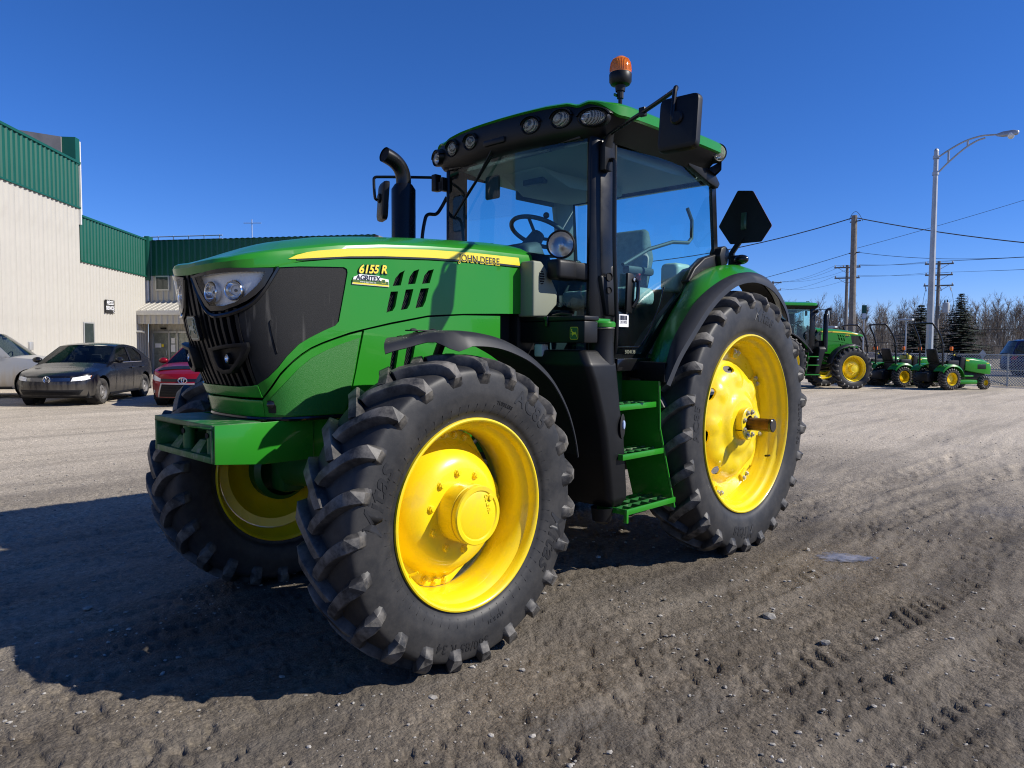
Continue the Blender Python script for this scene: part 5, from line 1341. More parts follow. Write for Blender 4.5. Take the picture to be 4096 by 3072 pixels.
# ================================================================ the dealer's building on the left
WA = math.radians(230.5)
BW = Vector((math.cos(WA), math.sin(WA), 0)); BN = Vector((math.cos(WA-math.pi/2), math.sin(WA-math.pi/2), 0))
FA = math.radians(122)
BF = Vector((math.cos(FA), math.sin(FA), 0)); BFN = Vector((math.cos(FA-math.pi/2), math.sin(FA-math.pi/2), 0))
KC = Vector((-8.3, -34.275, 0))
def frame(o, x, y):  # local x along the wall, y out of it
    return Matrix(((x.x, y.x, 0, o.x), (x.y, y.y, 0, o.y), (0, 0, 1, o.z), (0, 0, 0, 1)))
M['clad'] = mat('beige_metal_cladding', (.46, .435, .38), .55, noise=(.7, .06), dust=((.34, .30, .24), 1.5, .5, .85, .25))
M['clad_green'] = mat('green_metal_cladding', (.006, .085, .055), .45, noise=(.8, .1))
M['greywall'] = mat('grey_parapet', (.20, .19, .185), .8, noise=(2, .2))
M['whitetrim'] = mat('white_trim', (.62, .61, .58), .5, noise=(3, .1))
M['window'] = mat('dark_window_pane', (.03, .045, .045), .08, spec=.8, coat=.3)
M['curtain'] = mat('curtain_behind_glass', (.30, .31, .26), .5, noise=(6, .25))
M['alu'] = mat('aluminium_frame', (.48, .48, .47), .4, metal=.4)
BD = thing('building', 'long beige metal-clad building with dark green upper band at left', 'building', M=frame(KC, BW, BN))
def B_(name, mb, m, **k): return obj(name, mb, M[m], BD, **k)
def panel_mesh(w, h, m, nm='cladding_panel', ribs=3):
    pr = []
    for k in range(ribs):
        x = w*(k+.5)/ribs
        pr += [(w*k/ribs, 0), (x-.075, 0), (x-.03, .045), (x+.03, .045), (x+.075, 0)]
    pr.append((w-.004, 0))
    me = mesh_of(nm, MB().grid([[(x, y, 0) for x, y in pr], [(x, y, h) for x, y in pr]]), norm=False, ang=20)
    me.materials.append(M[m]); return me
# cores behind the cladding
B_('wall', MB().bb(-6.9, .05, -9, -.03, 0, 6.42), 'greywall')
B_('wall', MB().bb(-32, -6.92, -14, -.03, 0, 8.43), 'greywall')
pw = 6.9/8
pm1 = panel_mesh(pw, 4.72, 'clad'); pm2 = panel_mesh(pw, 1.70, 'clad_green')
for k in range(8):
    obj('cladding_panel', pm1, None, BD, M=Matrix.Translation((-6.9+k*pw, 0, 0)))
    obj('cladding_panel', pm2, None, BD, M=Matrix.Translation((-6.9+k*pw, .03, 4.72)))
pm3 = panel_mesh(.9, 6.77, 'clad'); pm4 = panel_mesh(.9, 1.68, 'clad_green')
for k in range(16):
    obj('cladding_panel', pm3, None, BD, M=Matrix.Translation((-6.9-.9*(k+1), .012, 0)))
    obj('cladding_panel', pm4, None, BD, M=Matrix.Translation((-6.9-.9*(k+1), .045, 6.77)))
B_('fascia_trim', MB().bb(-6.9, .06, -.02, .10, 6.42, 6.50), 'clad_green')
B_('fascia_trim', MB().bb(-25, -6.86, -.02, .115, 8.44, 8.53), 'clad_green')
B_('fascia_trim', MB().bb(-6.9, .05, -.01, .08, 4.66, 4.72), 'clad_green')
B_('fascia_trim', MB().bb(-25, -6.86, -.01, .095, 6.71, 6.77), 'clad_green')
B_('parapet_end', MB().bb(-7.22, -6.88, -.5, .09, 8.40, 9.40), 'clad_green')
B_('corner_trim', MB().bb(-6.885, -6.80, -.02, .10, 6.50, 9.32), 'whitetrim')
B_('corner_trim', MB().bb(-6.95, -6.87, .02, .11, 6.1, 6.70), 'whitetrim')
B_('parapet', MB().loft([[(-7.30, -.4, 8.3), (-7.22, -.4, 8.3), (-7.22, -.4, 9.38), (-7.30, -.4, 9.38)], [(-7.30, -9, 8.3), (-7.22, -9, 8.3), (-7.22, -9, 10.5), (-7.30, -9, 10.5)]]), 'greywall')
B_('roof_edge', MB().bb(-.25, .28, -.02, .22, 4.5, 6.62), 'clad_green', bevel=.03)
# narrow window
wn = B_('window', MB().bb(-6.82, -5.88, .035, .06, .55, 2.30), 'alu', bevel=.004)
obj('pane', MB().bb(-6.77, -6.0, .06, .068, .60, 2.25), M['window'], wn)
B_('meter_box', MB().bb(-10.95, -10.72, .03, .13, 1.22, 1.50), 'alu', bevel=.02)
lg = B_('wall_lamp', MB().tube([(-1.55, .02, 2.0), (-1.55, .30, 2.0), (-1.55, .42, 1.96)], .05, 8), 'alu')
# recessed entrance front, in its own shade
RF = frame(KC, BF, BFN)
RI = Matrix(frame(KC, BW, BN)).inverted() @ RF
def R_(name, mb, m, **k): return obj(name, mb, M[m] if isinstance(m, str) else m, BD, M=RI, **k)
R_('wall', MB().bb(0, 12, -8, -.03, 0, 6.38), 'greywall')
pw2 = .9
pm5 = panel_mesh(pw2, 6.40-4.72, 'clad_green'); pm6 = panel_mesh(pw2, 4.72, 'clad')
for k in range(13):
    obj('cladding_panel', pm5, None, BD, M=RI @ Matrix.Translation((.1+k*pw2, .04, 4.72)))
    obj('cladding_panel', pm6, None, BD, M=RI @ Matrix.Translation((.1+k*pw2, 0, 0)))
R_('roof_sheet', MB().grid([[(x, y, 6.40+(.03 if i % 2 else 0)) for i, x in enumerate(np.arange(0, 12, .15))] for y in (-1.0, .12)]), 'clad_green')
wn = R_('window', MB().bb(.50, 1.28, .03, .09, 4.0, 4.72), 'alu', bevel=.01)
obj('pane', MB().bb(.57, 1.21, .09, .095, 4.07, 4.65), M['window'], wn, M=None)
R_('downpipe', MB().tube([(.12, .10, 4.6), (.12, .10, 3.5)], .05, 8), 'whitetrim')
# canopy over the door
R_('canopy', MB().loft([[(-.25, 1.3, 2.98), (9, 1.3, 2.98), (9, 1.3, 2.84), (-.25, 1.3, 2.84)], [(-.25, 0.02, 3.50), (9, 0.02, 3.50), (9, 0.02, 3.36), (-.25, 0.02, 3.36)]]), 'clad', bevel=.0)
for k in range(30):
    x = -.22+.30*k
    R_('canopy_rib', MB().loft([[(x-.03, 1.32, 2.985), (x+.03, 1.32, 2.985), (x+.015, 1.32, 3.02), (x-.015, 1.32, 3.02)], [(x-.03, .03, 3.505), (x+.03, .03, 3.505), (x+.015, .03, 3.54), (x-.015, .03, 3.54)]]), 'clad')
R_('canopy_fascia', MB().bb(-.28, 9, 1.28, 1.34, 2.78, 2.99), 'whitetrim', bevel=.01)
pm7 = panel_mesh(.9, .46, 'clad')
for k in range(10): obj('cladding_panel', pm7, None, BD, M=RI @ Matrix.Translation((-.25+.9*k, 1.25, 2.36)))
R_('canopy_soffit', MB().bb(-.2, 9, .04, 1.24, 2.60, 2.66), 'whitetrim')
R_('canopy_post', MB().bb(-.22, -.12, 1.15, 1.25, 0, 2.4), 'whitetrim')
R_('canopy_post', MB().bb(6.4, 6.5, 1.15, 1.25, 0, 2.4), 'whitetrim')
# glass double door
dr = R_('door', MB().bb(.30, 2.62, .035, .07, 0, 2.03), 'curtain')
def D_(name, mb, m):
    o = obj(name, mb, M[m], dr); return o
for (a, b) in ((.28, .36), (1.20, 1.27), (1.66, 1.72), (2.58, 2.66)): D_('door_frame', MB().bb(a, b, .05, .13, 0, 2.05), 'alu')
D_('door_frame', MB().bb(.28, 2.66, .05, .13, 1.96, 2.05), 'alu'); D_('door_frame', MB().bb(.28, 2.66, .05, .125, 0, .10), 'alu')
D_('door_glass', MB().bb(.36, 2.58, .085, .09, .1, 1.96), 'clear')
D_('door_handle', MB().tube([(1.14, .14, .85), (1.14, .19, .88), (1.14, .19, 1.1), (1.14, .14, 1.13)], .015, 6), 'alu')
D_('door_notice', MB().bb(1.32, 1.56, .091, .094, 1.05, 1.40), 'white'); D_('door_notice', MB().bb(1.34, 1.54, .091, .094, 1.45, 1.72), 'white'); D_('door_notice', MB().bb(.45, .78, .091, .094, 1.25, 1.45), 'white'); D_('door_notice', MB().bb(.80, .92, .091, .094, 1.28, 1.42), 'stripe')
R_('base_block', MB().bb(-.1, .25, .3, .75, 0, .42), 'greywall', bevel=.03)
R_('door_lamp', MB().bb(.8, 1.05, .04, .16, 2.13, 2.22), 'black', bevel=.01)
# roof rail and aerial
rail = thing('roof_railing', 'thin metal railing along the roof edge above the entrance', 'railing', M=RF)
obj('rail_bar', MB().tube([(-.9, -.8, 6.72), (3.6, -.8, 6.72)], .025, 6), M['alu'], rail)
obj('rail_bar', MB().tube([(-.9, -.8, 6.55), (3.6, -.8, 6.55)], .02, 6), M['alu'], rail)
for x in np.arange(-.8, 3.7, .85): obj('rail_post', MB().tube([(x, -.8, 6.38), (x, -.8, 6.76)], .022, 6), M['alu'], rail)
an = thing('aerial', 'thin roof aerial mast with crossbar above the entrance roof', 'aerial', M=RF)
obj('mast', MB().tube([(5.2, -.8, 6.38), (5.2, -.8, 7.42)], .02, 6), M['alu'], an)
obj('crossbar', MB().tube([(4.7, -.9, 7.28), (5.75, -.7, 7.22)], .016, 6), M['alu'], an)
obj('mast_foot', MB().lathe([(.12, 6.38), (.03, 6.5)], 10, Matrix.Translation((5.2, -.8, 0))), M['alu'], an)
# hanging notice on the long wall
sgn_ = thing('wall_sign', 'black wall sign reading PIECES SERVICE on the beige cladding', 'sign', M=frame(KC, BW, BN))
obj('sign_board', MB().bb(-4.86, -3.98, .05, .08, 2.74, 3.30), M['black_gloss'], sgn_)
for s_, z in (('PIÈCES', 3.17), ('SERVICE', 2.95)):
    v, f = text2d(s_, .225, bold=.006, spacing=1.05)
    vs_ = [(.0+a*.95, b) for a, b in v]
    obj('sign_lettering', solid2d(vs_, f, lambda a, b, o: (-4.42+a, .082+o, z+b), .004, .006), M['white'], sgn_)
obj('sign_arrow', MB().prism([(-4.18, 2.86), (-4.14, 2.86), (-4.07, 2.79), (-4.05, 2.82), (-4.03, 2.76), (-4.10, 2.765), (-4.085, 2.785)], .082, .09, Matrix(((1, 0, 0, 0), (0, 0, 1, 0), (0, 1, 0, 0), (0, 0, 0, 1)))), M['white'], sgn_)
# ================================================================ cars
def car_paint(name, col, metal=.3, rough=.3, mud=(.26, .23, .18), mudk=.45, top=.80):
    m = mat(name, col, rough, metal=metal, spec=.3, coat=.45, coat_r=.05)
    nt = m.node_tree; N = nt.nodes; L = nt.links; b = N['Principled BSDF']
    tc = N.new('ShaderNodeTexCoord'); sp = N.new('ShaderNodeSeparateXYZ'); L.new(tc.outputs['Object'], sp.inputs[0])
    mp = N.new('ShaderNodeMapping'); mp.inputs['Scale'].default_value = (9, 9, .7); L.new(tc.outputs['Object'], mp.inputs['Vector'])
    t = N.new('ShaderNodeTexNoise'); t.inputs['Scale'].default_value = 1.; t.inputs['Detail'].default_value = 6; L.new(mp.outputs[0], t.inputs['Vector'])
    r = N.new('ShaderNodeMapRange'); r.inputs[1].default_value = top; r.inputs[2].default_value = .35; L.new(sp.outputs[2], r.inputs[0])
    ad = N.new('ShaderNodeMath'); ad.operation = 'MULTIPLY_ADD'; ad.inputs[1].default_value = 1.6; ad.inputs[2].default_value = -.95; L.new(t.outputs[0], ad.inputs[0])
    s2 = N.new('ShaderNodeMath'); s2.operation = 'ADD'; L.new(r.outputs[0], s2.inputs[0]); L.new(ad.outputs[0], s2.inputs[1])
    r3 = N.new('ShaderNodeMapRange'); r3.inputs[1].default_value = .15; r3.inputs[2].default_value = .9; r3.inputs[4].default_value = mudk; L.new(s2.outputs[0], r3.inputs[0])
    mx = N.new('ShaderNodeMix'); mx.data_type = 'RGBA'; mx.inputs[6].default_value = (*col, 1); mx.inputs[7].default_value = (*mud, 1)
    L.new(r3.outputs[0], mx.inputs[0]); L.new(mx.outputs[2], b.inputs['Base Color'])
    r4 = N.new('ShaderNodeMapRange'); r4.inputs[3].default_value = rough; r4.inputs[4].default_value = .8; L.new(r3.outputs[0], r4.inputs[0]); L.new(r4.outputs[0], b.inputs['Roughness'])
    r5 = N.new('ShaderNodeMapRange'); r5.inputs[3].default_value = .3; r5.inputs[4].default_value = 0; L.new(r3.outputs[0], r5.inputs[0]); L.new(r5.outputs[0], b.inputs['Coat Weight'])
    return m
M['carglass'] = glass('car_glass', (.34, .40, .40), .9)
M['hub'] = mat('steel_car_rim', (.26, .25, .24), .5, metal=.5, dust=(DUST, 20, .4, .7, .6))
def car(name, label, paint, loc, az, L_=4.65, W_=1.78, H_=1.45, wb=2.65, fo=.90, belt=.98, hood_f=.72, cowl=1.02, wr=.315, ws=(1.02, .22), rear=(-1.0, -1.78), deck=1.03, trunk=True, bot=.20, group='cars parked by the building', side_glass=True):
    xe = L_/2; xf_ax = xe-fo; xr_ax = xf_ax-wb; hw = W_/2
    root = thing(name, label, 'car', (loc[0], loc[1], 0), az, group)
    x0f, x0r = xf_ax+.12, -(xr_ax-.12)
    zfz = lambda z: np.interp(z, [bot, bot+.14, bot+.34, hood_f-.03, hood_f+.02, 1.2], [-.10, -.02, 0, -.06, -.14, -.3])
    zrz = lambda z: np.interp(z, [bot, bot+.15, .6, .9, 1.1], [-.10, -.01, 0, -.04, -.10])
    def zsh(x):
        pts = [(-xe-.2, deck-.10), (-xe+.15, deck-.02), (-xe+.35, deck), (rear[1]+.1, deck+.0), (rear[0], belt), (ws[0]-.2, belt-.02), (ws[0], cowl-.06), (xe-.9, hood_f+.13), (xe-.35, hood_f+.04), (xe, hood_f-.04), (xe+.2, hood_f-.08)]
        if not trunk: pts = [(-xe-.2, belt), (-xe+.3, belt), (ws[0]-.2, belt-.02)]+pts[6:]
        return float(np.interp(x, [p[0] for p in pts], [p[1] for p in pts]))
    def wpl(x):
        if x > x0f: t = min((x-x0f)/(xe-x0f), 1); return hw*max(1-t**2.6, 0)**.5
        if -x > x0r: t = min((-x-x0r)/(xe-x0r), 1); return hw*max(1-t**3.2, 0)**.5
        return hw
    prof = lambda t: float(np.interp(t, [0, .12, .3, .52, .8, .93, 1.0], [.93, .965, .985, 1., .985, .962, .935]))
    def xz(x, z):
        if x > x0f: return x+float(zfz(z))*((x-x0f)/(xe-x0f))**2
        if -x > x0r: return x-float(zrz(z))*((-x-x0r)/(xe-x0r))**2
        return x
    def side(sg):
        def fn(u, v, o):
            t = (v-bot)/(zsh(u)-bot)
            y = wpl(u)*prof(t)
            return (xz(u, v), sg*(y+o), v)
        return fn
    xs1, xs0 = x0f+.80*(xe-x0f), -(x0r+.80*(xe-x0r))
    def arch(cx, r, n=14): return [(cx-r*math.cos(a), wr+.02+r*math.sin(a)) for a in np.linspace(-.28, math.pi+.28, n)]
    ar = wr+.055
    bottom = [(xs0, bot+.04)]+[p for p in arch(xr_ax, ar)]+[(xr_ax+ar+.06, bot), (xf_ax-ar-.06, bot)]+[p for p in arch(xf_ax, ar)]+[(xs1, bot+.02)]
    topl = [(x, zsh(x)) for x in np.linspace(xs1, xs0, 44)]
    body = MB()
    for sg in (1, -1): patch(bottom+topl, side(sg), sp=.09, off=0, depth=.02, mb=body)
    # front and rear faces
    def FX(y, z, o=0.):
        zz = min(z, zsh(xe)+.0)
        k = prof(min(max((zz-bot)/(zsh(xe-.2)-bot), 0), 1)); t = max(1-(y/(hw*k*1.0))**2, 0)**(1/2.6)
        x = x0f+(xe-x0f)*t
        return (x+float(zfz(z))*t*t+o, y, z)
    def RX(y, z, o=0.):
        k = prof(min(max((z-bot)/(zsh(-xe+.2)-bot), 0), 1)); t = max(1-(y/(hw*k))**2, 0)**(1/3.2)
        x = -(x0r+(xe-x0r)*t)
        return (x-float(zrz(z))*t*t-o, y, z)
    yl = lambda x, z: side(1)(x, z, 0)[1]
    zs1 = np.linspace(bot+.02, zsh(xs1), 12)
    body.grid([[FX(yl(xs1, min(z, zsh(xs1)))*a, z) for a in np.linspace(-1, 1, 21)] for z in zs1])
    zs2 = np.linspace(bot+.04, zsh(xs0), 10)
    body.grid([[RX(yl(xs0, z)*a, z) for a in np.linspace(-1, 1, 17)] for z in zs2])
    # bonnet and boot lid
    def deckgrid(xa, xb, crown, n=18):
        rows = []
        for x in np.linspace(xa, xb, n):
            p = side(1)(x, zsh(x), 0)
            rows.append([(p[0], p[1]*a, p[2]+crown*(1-abs(a)**2.5)) for a in np.linspace(-1, 1, 15)])
        return rows
    body.grid(deckgrid(xs1, ws[0]-.25, .055))
    p = deckgrid(xs1, xs1, .055, 1)[0]
    body.grid([p, [FX(q[1], zsh(xs1)-.0) for q in p]])
    if trunk:
        body.grid(deckgrid(rear[1]+.35, xs0, .03))
        p = deckgrid(xs0, xs0, .03, 1)[0]; body.grid([p, [RX(q[1], zsh(xs0)) for q in p]])
    b = obj('body', body, paint, root, ang=35)
    # greenhouse
    zr = H_
    def gy(z): return hw*.93-(z-belt)*.36
    roofl = [(ws[1], zr-.055), (ws[1]-.25, zr-.018), (ws[1]-.6, zr), (rear[0]+.35, zr-.02), (rear[0], zr-.06)]
    gout = [(ws[0], cowl-.05)]+[(ws[0]+(ws[1]-ws[0])*t, cowl-.05+(zr-.055-cowl+.05)*(t**.92)) for t in (.35, .7)]+roofl+[(rear[0]+(rear[1]-rear[0])*.5, (zr-.06+deck)/2+.02), (rear[1], deck)]
    gbot = [(rear[1], deck-.05), (rear[0], belt-.05), (ws[0]-.2, belt-.05)]
    bpx = (ws[1]+rear[0])/2-.02
    zt = zr-.105
    fw = [(ws[0]-.30, belt+.015), (ws[1]+.02, zt-.02), (ws[1]-.25, zt+.03), (bpx+.05, zt+.04), (bpx+.05, belt+.01)]
    rw = [(bpx-.05, belt+.01), (bpx-.05, zt+.04), (rear[0]+.12, zt), (rear[0]-.22, belt+.18), (rear[0]-.14, belt+.015)]
    tops = []
    for sg in (1, -1):
        gf = lambda u, v, o, sg=sg: (u, sg*(gy(v)+o), v)
        patch(gout+gbot, gf, [fw, rw], sp=.12, off=0, depth=.03, mb=(gb := MB()) if sg == 1 else gb)
        g_ = obj('side_window', patch(fw, gf, sp=.15, off=-.012, depth=0), M['carglass'], b)
        g_ = obj('side_window', patch(rw, gf, sp=.15, off=-.012, depth=0), M['carglass'], b)
        obj('window_trim', MB().tube([gf(x, belt+.008, .004) for x in np.linspace(ws[0]-.30, rear[0]-.1, 8)], .008, 5), M['chrome'], b)
        dm = obj('door_mirror', MB().ball((ws[0]-.30, sg*(hw+.09), belt+.075), .10, 14, 8, (.75, 1.15, .75)), M['black_gloss'] if name != 'red_hatchback' else paint, b)
        obj('mirror_stalk', MB().box((ws[0]-.30, sg*(hw-.01), belt+.03), (.08, .14, .04), None), M['black'], dm)
        for xx in (ws[0]-.32, bpx):
            obj('door_seam', MB().tube([side(sg)(xx-.0*k, z, .0015) for k, z in enumerate(np.linspace(bot+.12, belt-.06, 10))], .004, 4), M['dark'], b)
        for xx in (bpx+.18, rear[0]+.10):
            obj('door_handle', MB().tube([side(sg)(xx, belt-.14, .03), side(sg)(xx-.17, belt-.135, .03)], .018, 6), M['black_gloss'] if name == 'black_sedan' else paint, b)
        obj('sill', MB().tube([side(sg)(x, bot+.03, .0) for x in np.linspace(xr_ax+ar+.05, xf_ax-ar-.05, 8)], .035, 6), M['black'], b)
    rf = MB()
    rf.grid([[(x, gy(z)*a, z+.045*(1-abs(a)**2.2)) for a in np.linspace(-1, 1, 15)] for x, z in cat(roofl, 3)])
    obj('roof', rf, paint, b, ang=50)
    obj('pillars', gb, paint, b, ang=35)
    wsz = lambda t: (ws[0]+(ws[1]-ws[0])*t, cowl-.05+(zr-.055-cowl+.05)*(t**.92))
    obj('windscreen', MB().grid([[(wsz(t)[0]+.10*(1-abs(a)**2), (gy(wsz(t)[1])-.02)*a, wsz(t)[1]+.03*(1-a*a)*t) for a in np.linspace(-1, 1, 13)] for t in np.linspace(0, 1, 9)]), M['carglass'], b, ang=60)
    rwz = lambda t: (rear[0]+(rear[1]-rear[0])*t, zr-.06+(deck-zr+.06)*t)
    obj('rear_window', MB().grid([[(rwz(t)[0]-.06*(1-a*a), (gy(rwz(t)[1])-.02)*a, rwz(t)[1]+.02*(1-a*a)) for a in np.linspace(-1, 1, 11)] for t in np.linspace(0, 1, 7)]), M['carglass'], b, ang=60)
    # inside and underside
    obj('floor_pan', MB().bb(-xe+.35, xe-.35, -hw+.12, hw-.12, bot-.02, .42), M['dark'], b)
    obj('engine_bay', MB().bb(ws[0]-.15, xe-.45, -hw+.25, hw-.25, .4, hood_f-.12), M['dark'], b)
    for sy in (-.37, .37):
        for sx in (.0, -.95):
            st = obj('seat', MB().loft([[(sx-.1, sy-.22, .5), (sx-.1, sy+.22, .5), (sx+.1, sy+.22, .5), (sx+.1, sy-.22, .5)], [(sx-.22, sy-.22, belt+.0), (sx-.22, sy+.22, belt+.0), (sx-.1, sy+.22, belt+.0), (sx-.1, sy-.22, belt+.0)]]), M['trim'], b, bevel=.04)
            obj('headrest', MB().box((sx-.2, sy, belt+.10), (.09, .26, .18), None), M['trim'], b, bevel=.03)
    obj('dashboard', MB().bb(ws[0]-.45, ws[0]-.1, -hw+.15, hw-.15, .6, belt-.02), M['trim'], b, bevel=.05)
    obj('steering_wheel', MB().tube([AXM((-.85, 0, .4), (ws[0]-.55, .37, belt-.02)) @ Vector((.18*math.cos(t), .18*math.sin(t), 0)) for t in np.linspace(0, 2*math.pi, 25)], .015, 6, caps=False), M['trim'], b)
    obj('rear_view_mirror', MB().box((ws[1]+.2, 0, zr-.14), (.03, .22, .07), None), M['trim'], b, bevel=.01)
    # wheels
    for (cx, nm) in ((xf_ax, 0), (xr_ax, 1)):
        for sg in (1, -1):
            c = (cx, sg*(hw-.115), wr)
            rt = wr; pr = [(.62*rt, .095), (.78*rt, .105), (.93*rt, .098), (.99*rt, .07), (rt, .0), (.99*rt, -.07), (.93*rt, -.098), (.62*rt, -.095)]
            w = obj('wheel', MB().lathe(pr, 40, MY(sg)), M['car_rubber'], root, M=Matrix.Translation(c), ang=40)
            obj('rim', MB().lathe([(.64*rt, .10), (.62*rt, .085), (.58*rt, .05), (.46*rt, .045), (.40*rt, .065), (.22*rt, .07), (.18*rt, .05), (.1*rt, .055), (1e-3, .055)], 32, MY(sg)), M['hub'], w, ang=40)
            for k in range(16):
                a = 2*math.pi*k/16
                obj('rim_slot', MB().box((0, 0, 0), (.022, .008, .030), Matrix.Translation((.50*rt*math.cos(a), sg*.048, .50*rt*math.sin(a))) @ Matrix.Rotation(-a, 4, 'Y')), M['dark'], w)
            obj('arch_liner', MB().lathe([(ar+.01, -.16), (ar+.01, .06)], 24, MY(sg, c[1], c[0], wr+.02), -.2-0, math.pi+.2) if False else MB().lathe([(ar+.015, -.17), (ar+.015, .05)], 28, MY(sg, c[1], c[0], wr+.02)), M['dark'], b)
    return dict(root=root, b=b, FX=FX, RX=RX, side=side, xe=xe, hw=hw, hood_f=hood_f, bot=bot, paint=paint, xf_ax=xf_ax)
def fp(c, poly, m, nm, off=.006, depth=.02, sp=.06, y=1, rear=False):
    fn = (lambda u, v, o: c['RX'](u*y, v, o)) if rear else (lambda u, v, o: c['FX'](u*y, v, o))
    return obj(nm, patch(poly, fn, sp=sp, off=off, depth=depth), M[m] if isinstance(m, str) else m, c['b'], ang=50)
CAZ = math.radians(50.5)
hx, hy = math.cos(CAZ), math.sin(CAZ)
# black sedan: its front left tyre stands at (-.73, -16.2)
def car_origin(fl, az, xf_ax, hw):
    c, s = math.cos(az), math.sin(az)
    return (fl[0]-(xf_ax*c-(hw-.115)*s), fl[1]-(xf_ax*s+(hw-.115)*c))
xa = 4.65/2-.90
SD = car('black_sedan', 'dusty black sedan with mud-streaked doors parked beside the long beige wall', car_paint('black_car_paint', (.005, .006, .011), .1, .2, mudk=.30), car_origin((-.73, -16.2), CAZ, xa, .89), CAZ)
ball_y = .0
fp(SD, [(-.46, .585), (.46, .585), (.48, .665), (-.48, .665)], 'black_gloss', 'grille', .004)
for z in (.598, .622, .646): fp(SD, [(-.47, z), (.47, z), (.47, z+.007), (-.47, z+.007)], 'chrome', 'grille_bar', .012, .012)
fp(SD, [(-.62, .27), (.62, .27), (.70, .385), (-.70, .385)], 'dark', 'lower_intake', .003)
for z in (.285, .315, .345): fp(SD, [(-.63, z), (.63, z), (.63, z+.012), (-.63, z+.012)], 'black', 'intake_bar', .012, .015)
fp(SD, [(-.75, .215), (.75, .215), (.76, .24), (-.76, .24)], 'black', 'front_lip', .03, .05)
for y in (1, -1):
    fp(SD, [(.485, .585), (.70, .60), (.835, .645), (.825, .715), (.70, .705), (.51, .675)], 'lamp', 'headlight', .008, .02, .04, y)
    fp(SD, [(.80, .645), (.838, .65), (.83, .71), (.80, .708)], 'orange', 'turn_signal', .011, .02, .05, y)
    fp(SD, [(.50, .583), (.70, .597), (.84, .64), (.842, .648), (.70, .605), (.50, .59)], 'dark', 'headlight_seal', .012, .02, .06, y)
def roundel(c, z, R, kind):
    x, _, _ = c['FX'](0, z, .014)
    A = Matrix(((0, 0, 1, x), (1, 0, 0, 0), (0, 1, 0, z), (0, 0, 0, 1)))
    o = obj('badge', MB().tube([A @ Vector(((1 if kind == 'vw' else 1.4)*R*math.cos(t), R*math.sin(t), .004)) for t in np.linspace(0, 2*math.pi, 33)], R*.10, 6, caps=False), M['chrome'], c['b'])
    if kind == 'vw':
        obj('badge_field', MB().lathe([(R, 0), (1e-3, 0)], 24, A), M['navy'], c['b'])
        P = lambda pts: obj('badge_letter', MB().tube([A @ Vector((a*R, b*R, .005)) for a, b in pts], R*.085, 5), M['chrome'], c['b'])
        P([(-.38, .88), (0, .12), (.38, .88)]); P([(-.82, .42), (-.42, -.72), (0, .05), (.42, -.72), (.82, .42)])
    else:
        E_ = lambda a, b, z0: obj('badge_letter', MB().tube([A @ Vector((a*R*math.cos(t), z0*R+b*R*math.sin(t), .006)) for t in np.linspace(0, 2*math.pi, 25)], R*.07, 5, caps=False), M['chrome'], c['b'])
        E_(.36, .80, .0); E_(.95, .30, .45)
    return o
roundel(SD, .630, .075, 'vw')
# red hatchback, only its nose shows past the tractor's tyre
RD = car('red_hatchback', 'red hatchback with black bonnet guard parked right of the black sedan', car_paint('red_car_paint', (.24, .006, .016), .35, .28, mudk=.3, top=.6), car_origin((-2.95, -13.99), CAZ, 4.6/2-.93, .885), CAZ, L_=4.6, W_=1.77, H_=1.46, fo=.93, hood_f=.78, cowl=1.04, ws=(.95, .10))
fp(RD, [(-.60, .24), (.60, .24), (.50, .53), (-.50, .53)], 'dark', 'lower_intake', .004)
fp(RD, [(-.64, .225), (-.60, .225), (-.495, .54), (.495, .54), (.60, .225), (.64, .225), (.525, .56), (-.525, .56)], 'alu', 'intake_surround', .014, .02)
fp(RD, [(-.50, .60), (.50, .60), (.55, .665), (-.55, .665)], 'black_gloss', 'grille', .004)
for z in (.30, .36, .42, .48): fp(RD, [(-.55, z), (.55, z), (.55, z+.014), (-.55, z+.014)], 'black', 'intake_bar', .010, .012)
for y in (1, -1):
    fp(RD, [(.53, .60), (.72, .62), (.84, .70), (.80, .765), (.66, .72), (.54, .67)], 'lamp', 'headlight', .008, .02, .04, y)
    fp(RD, rounded([(.70, .33), (.77, .33), (.77, .40), (.70, .40)], .03), 'lamp', 'fog_lamp', .010, .02, .04, y)
gd = MB(); rows = []
for x in np.linspace(1.55, 1.90, 7):
    rows.append([(x, y, float(np.interp(x, [1.55, 1.75, 1.90], [.905, .875, .845]))+.045-.05*abs(y/.78)**2.5) for y in np.linspace(-.68, .68, 13)])
obj('bonnet_guard', gd.sheet(rows[::-1], .01), M['black'], RD['b'])
roundel(RD, .632, .07, 'toyota')
# silver SUV at the left edge, behind the sedan, side on
SAZ = math.radians(146)
SV = car('silver_suv', 'silver sport utility vehicle with mud-splashed side at the left edge', car_paint('silver_car_paint', (.42, .43, .44), .6, .32, mud=(.40, .34, .26), mudk=.95, top=1.0), (.74, -20.8), SAZ, L_=4.8, W_=1.88, H_=1.74, wb=2.75, fo=.92, belt=1.08, hood_f=.92, cowl=1.15, wr=.36, ws=(.98, .30), rear=(-1.75, -2.15), deck=1.10, trunk=False, bot=.26)
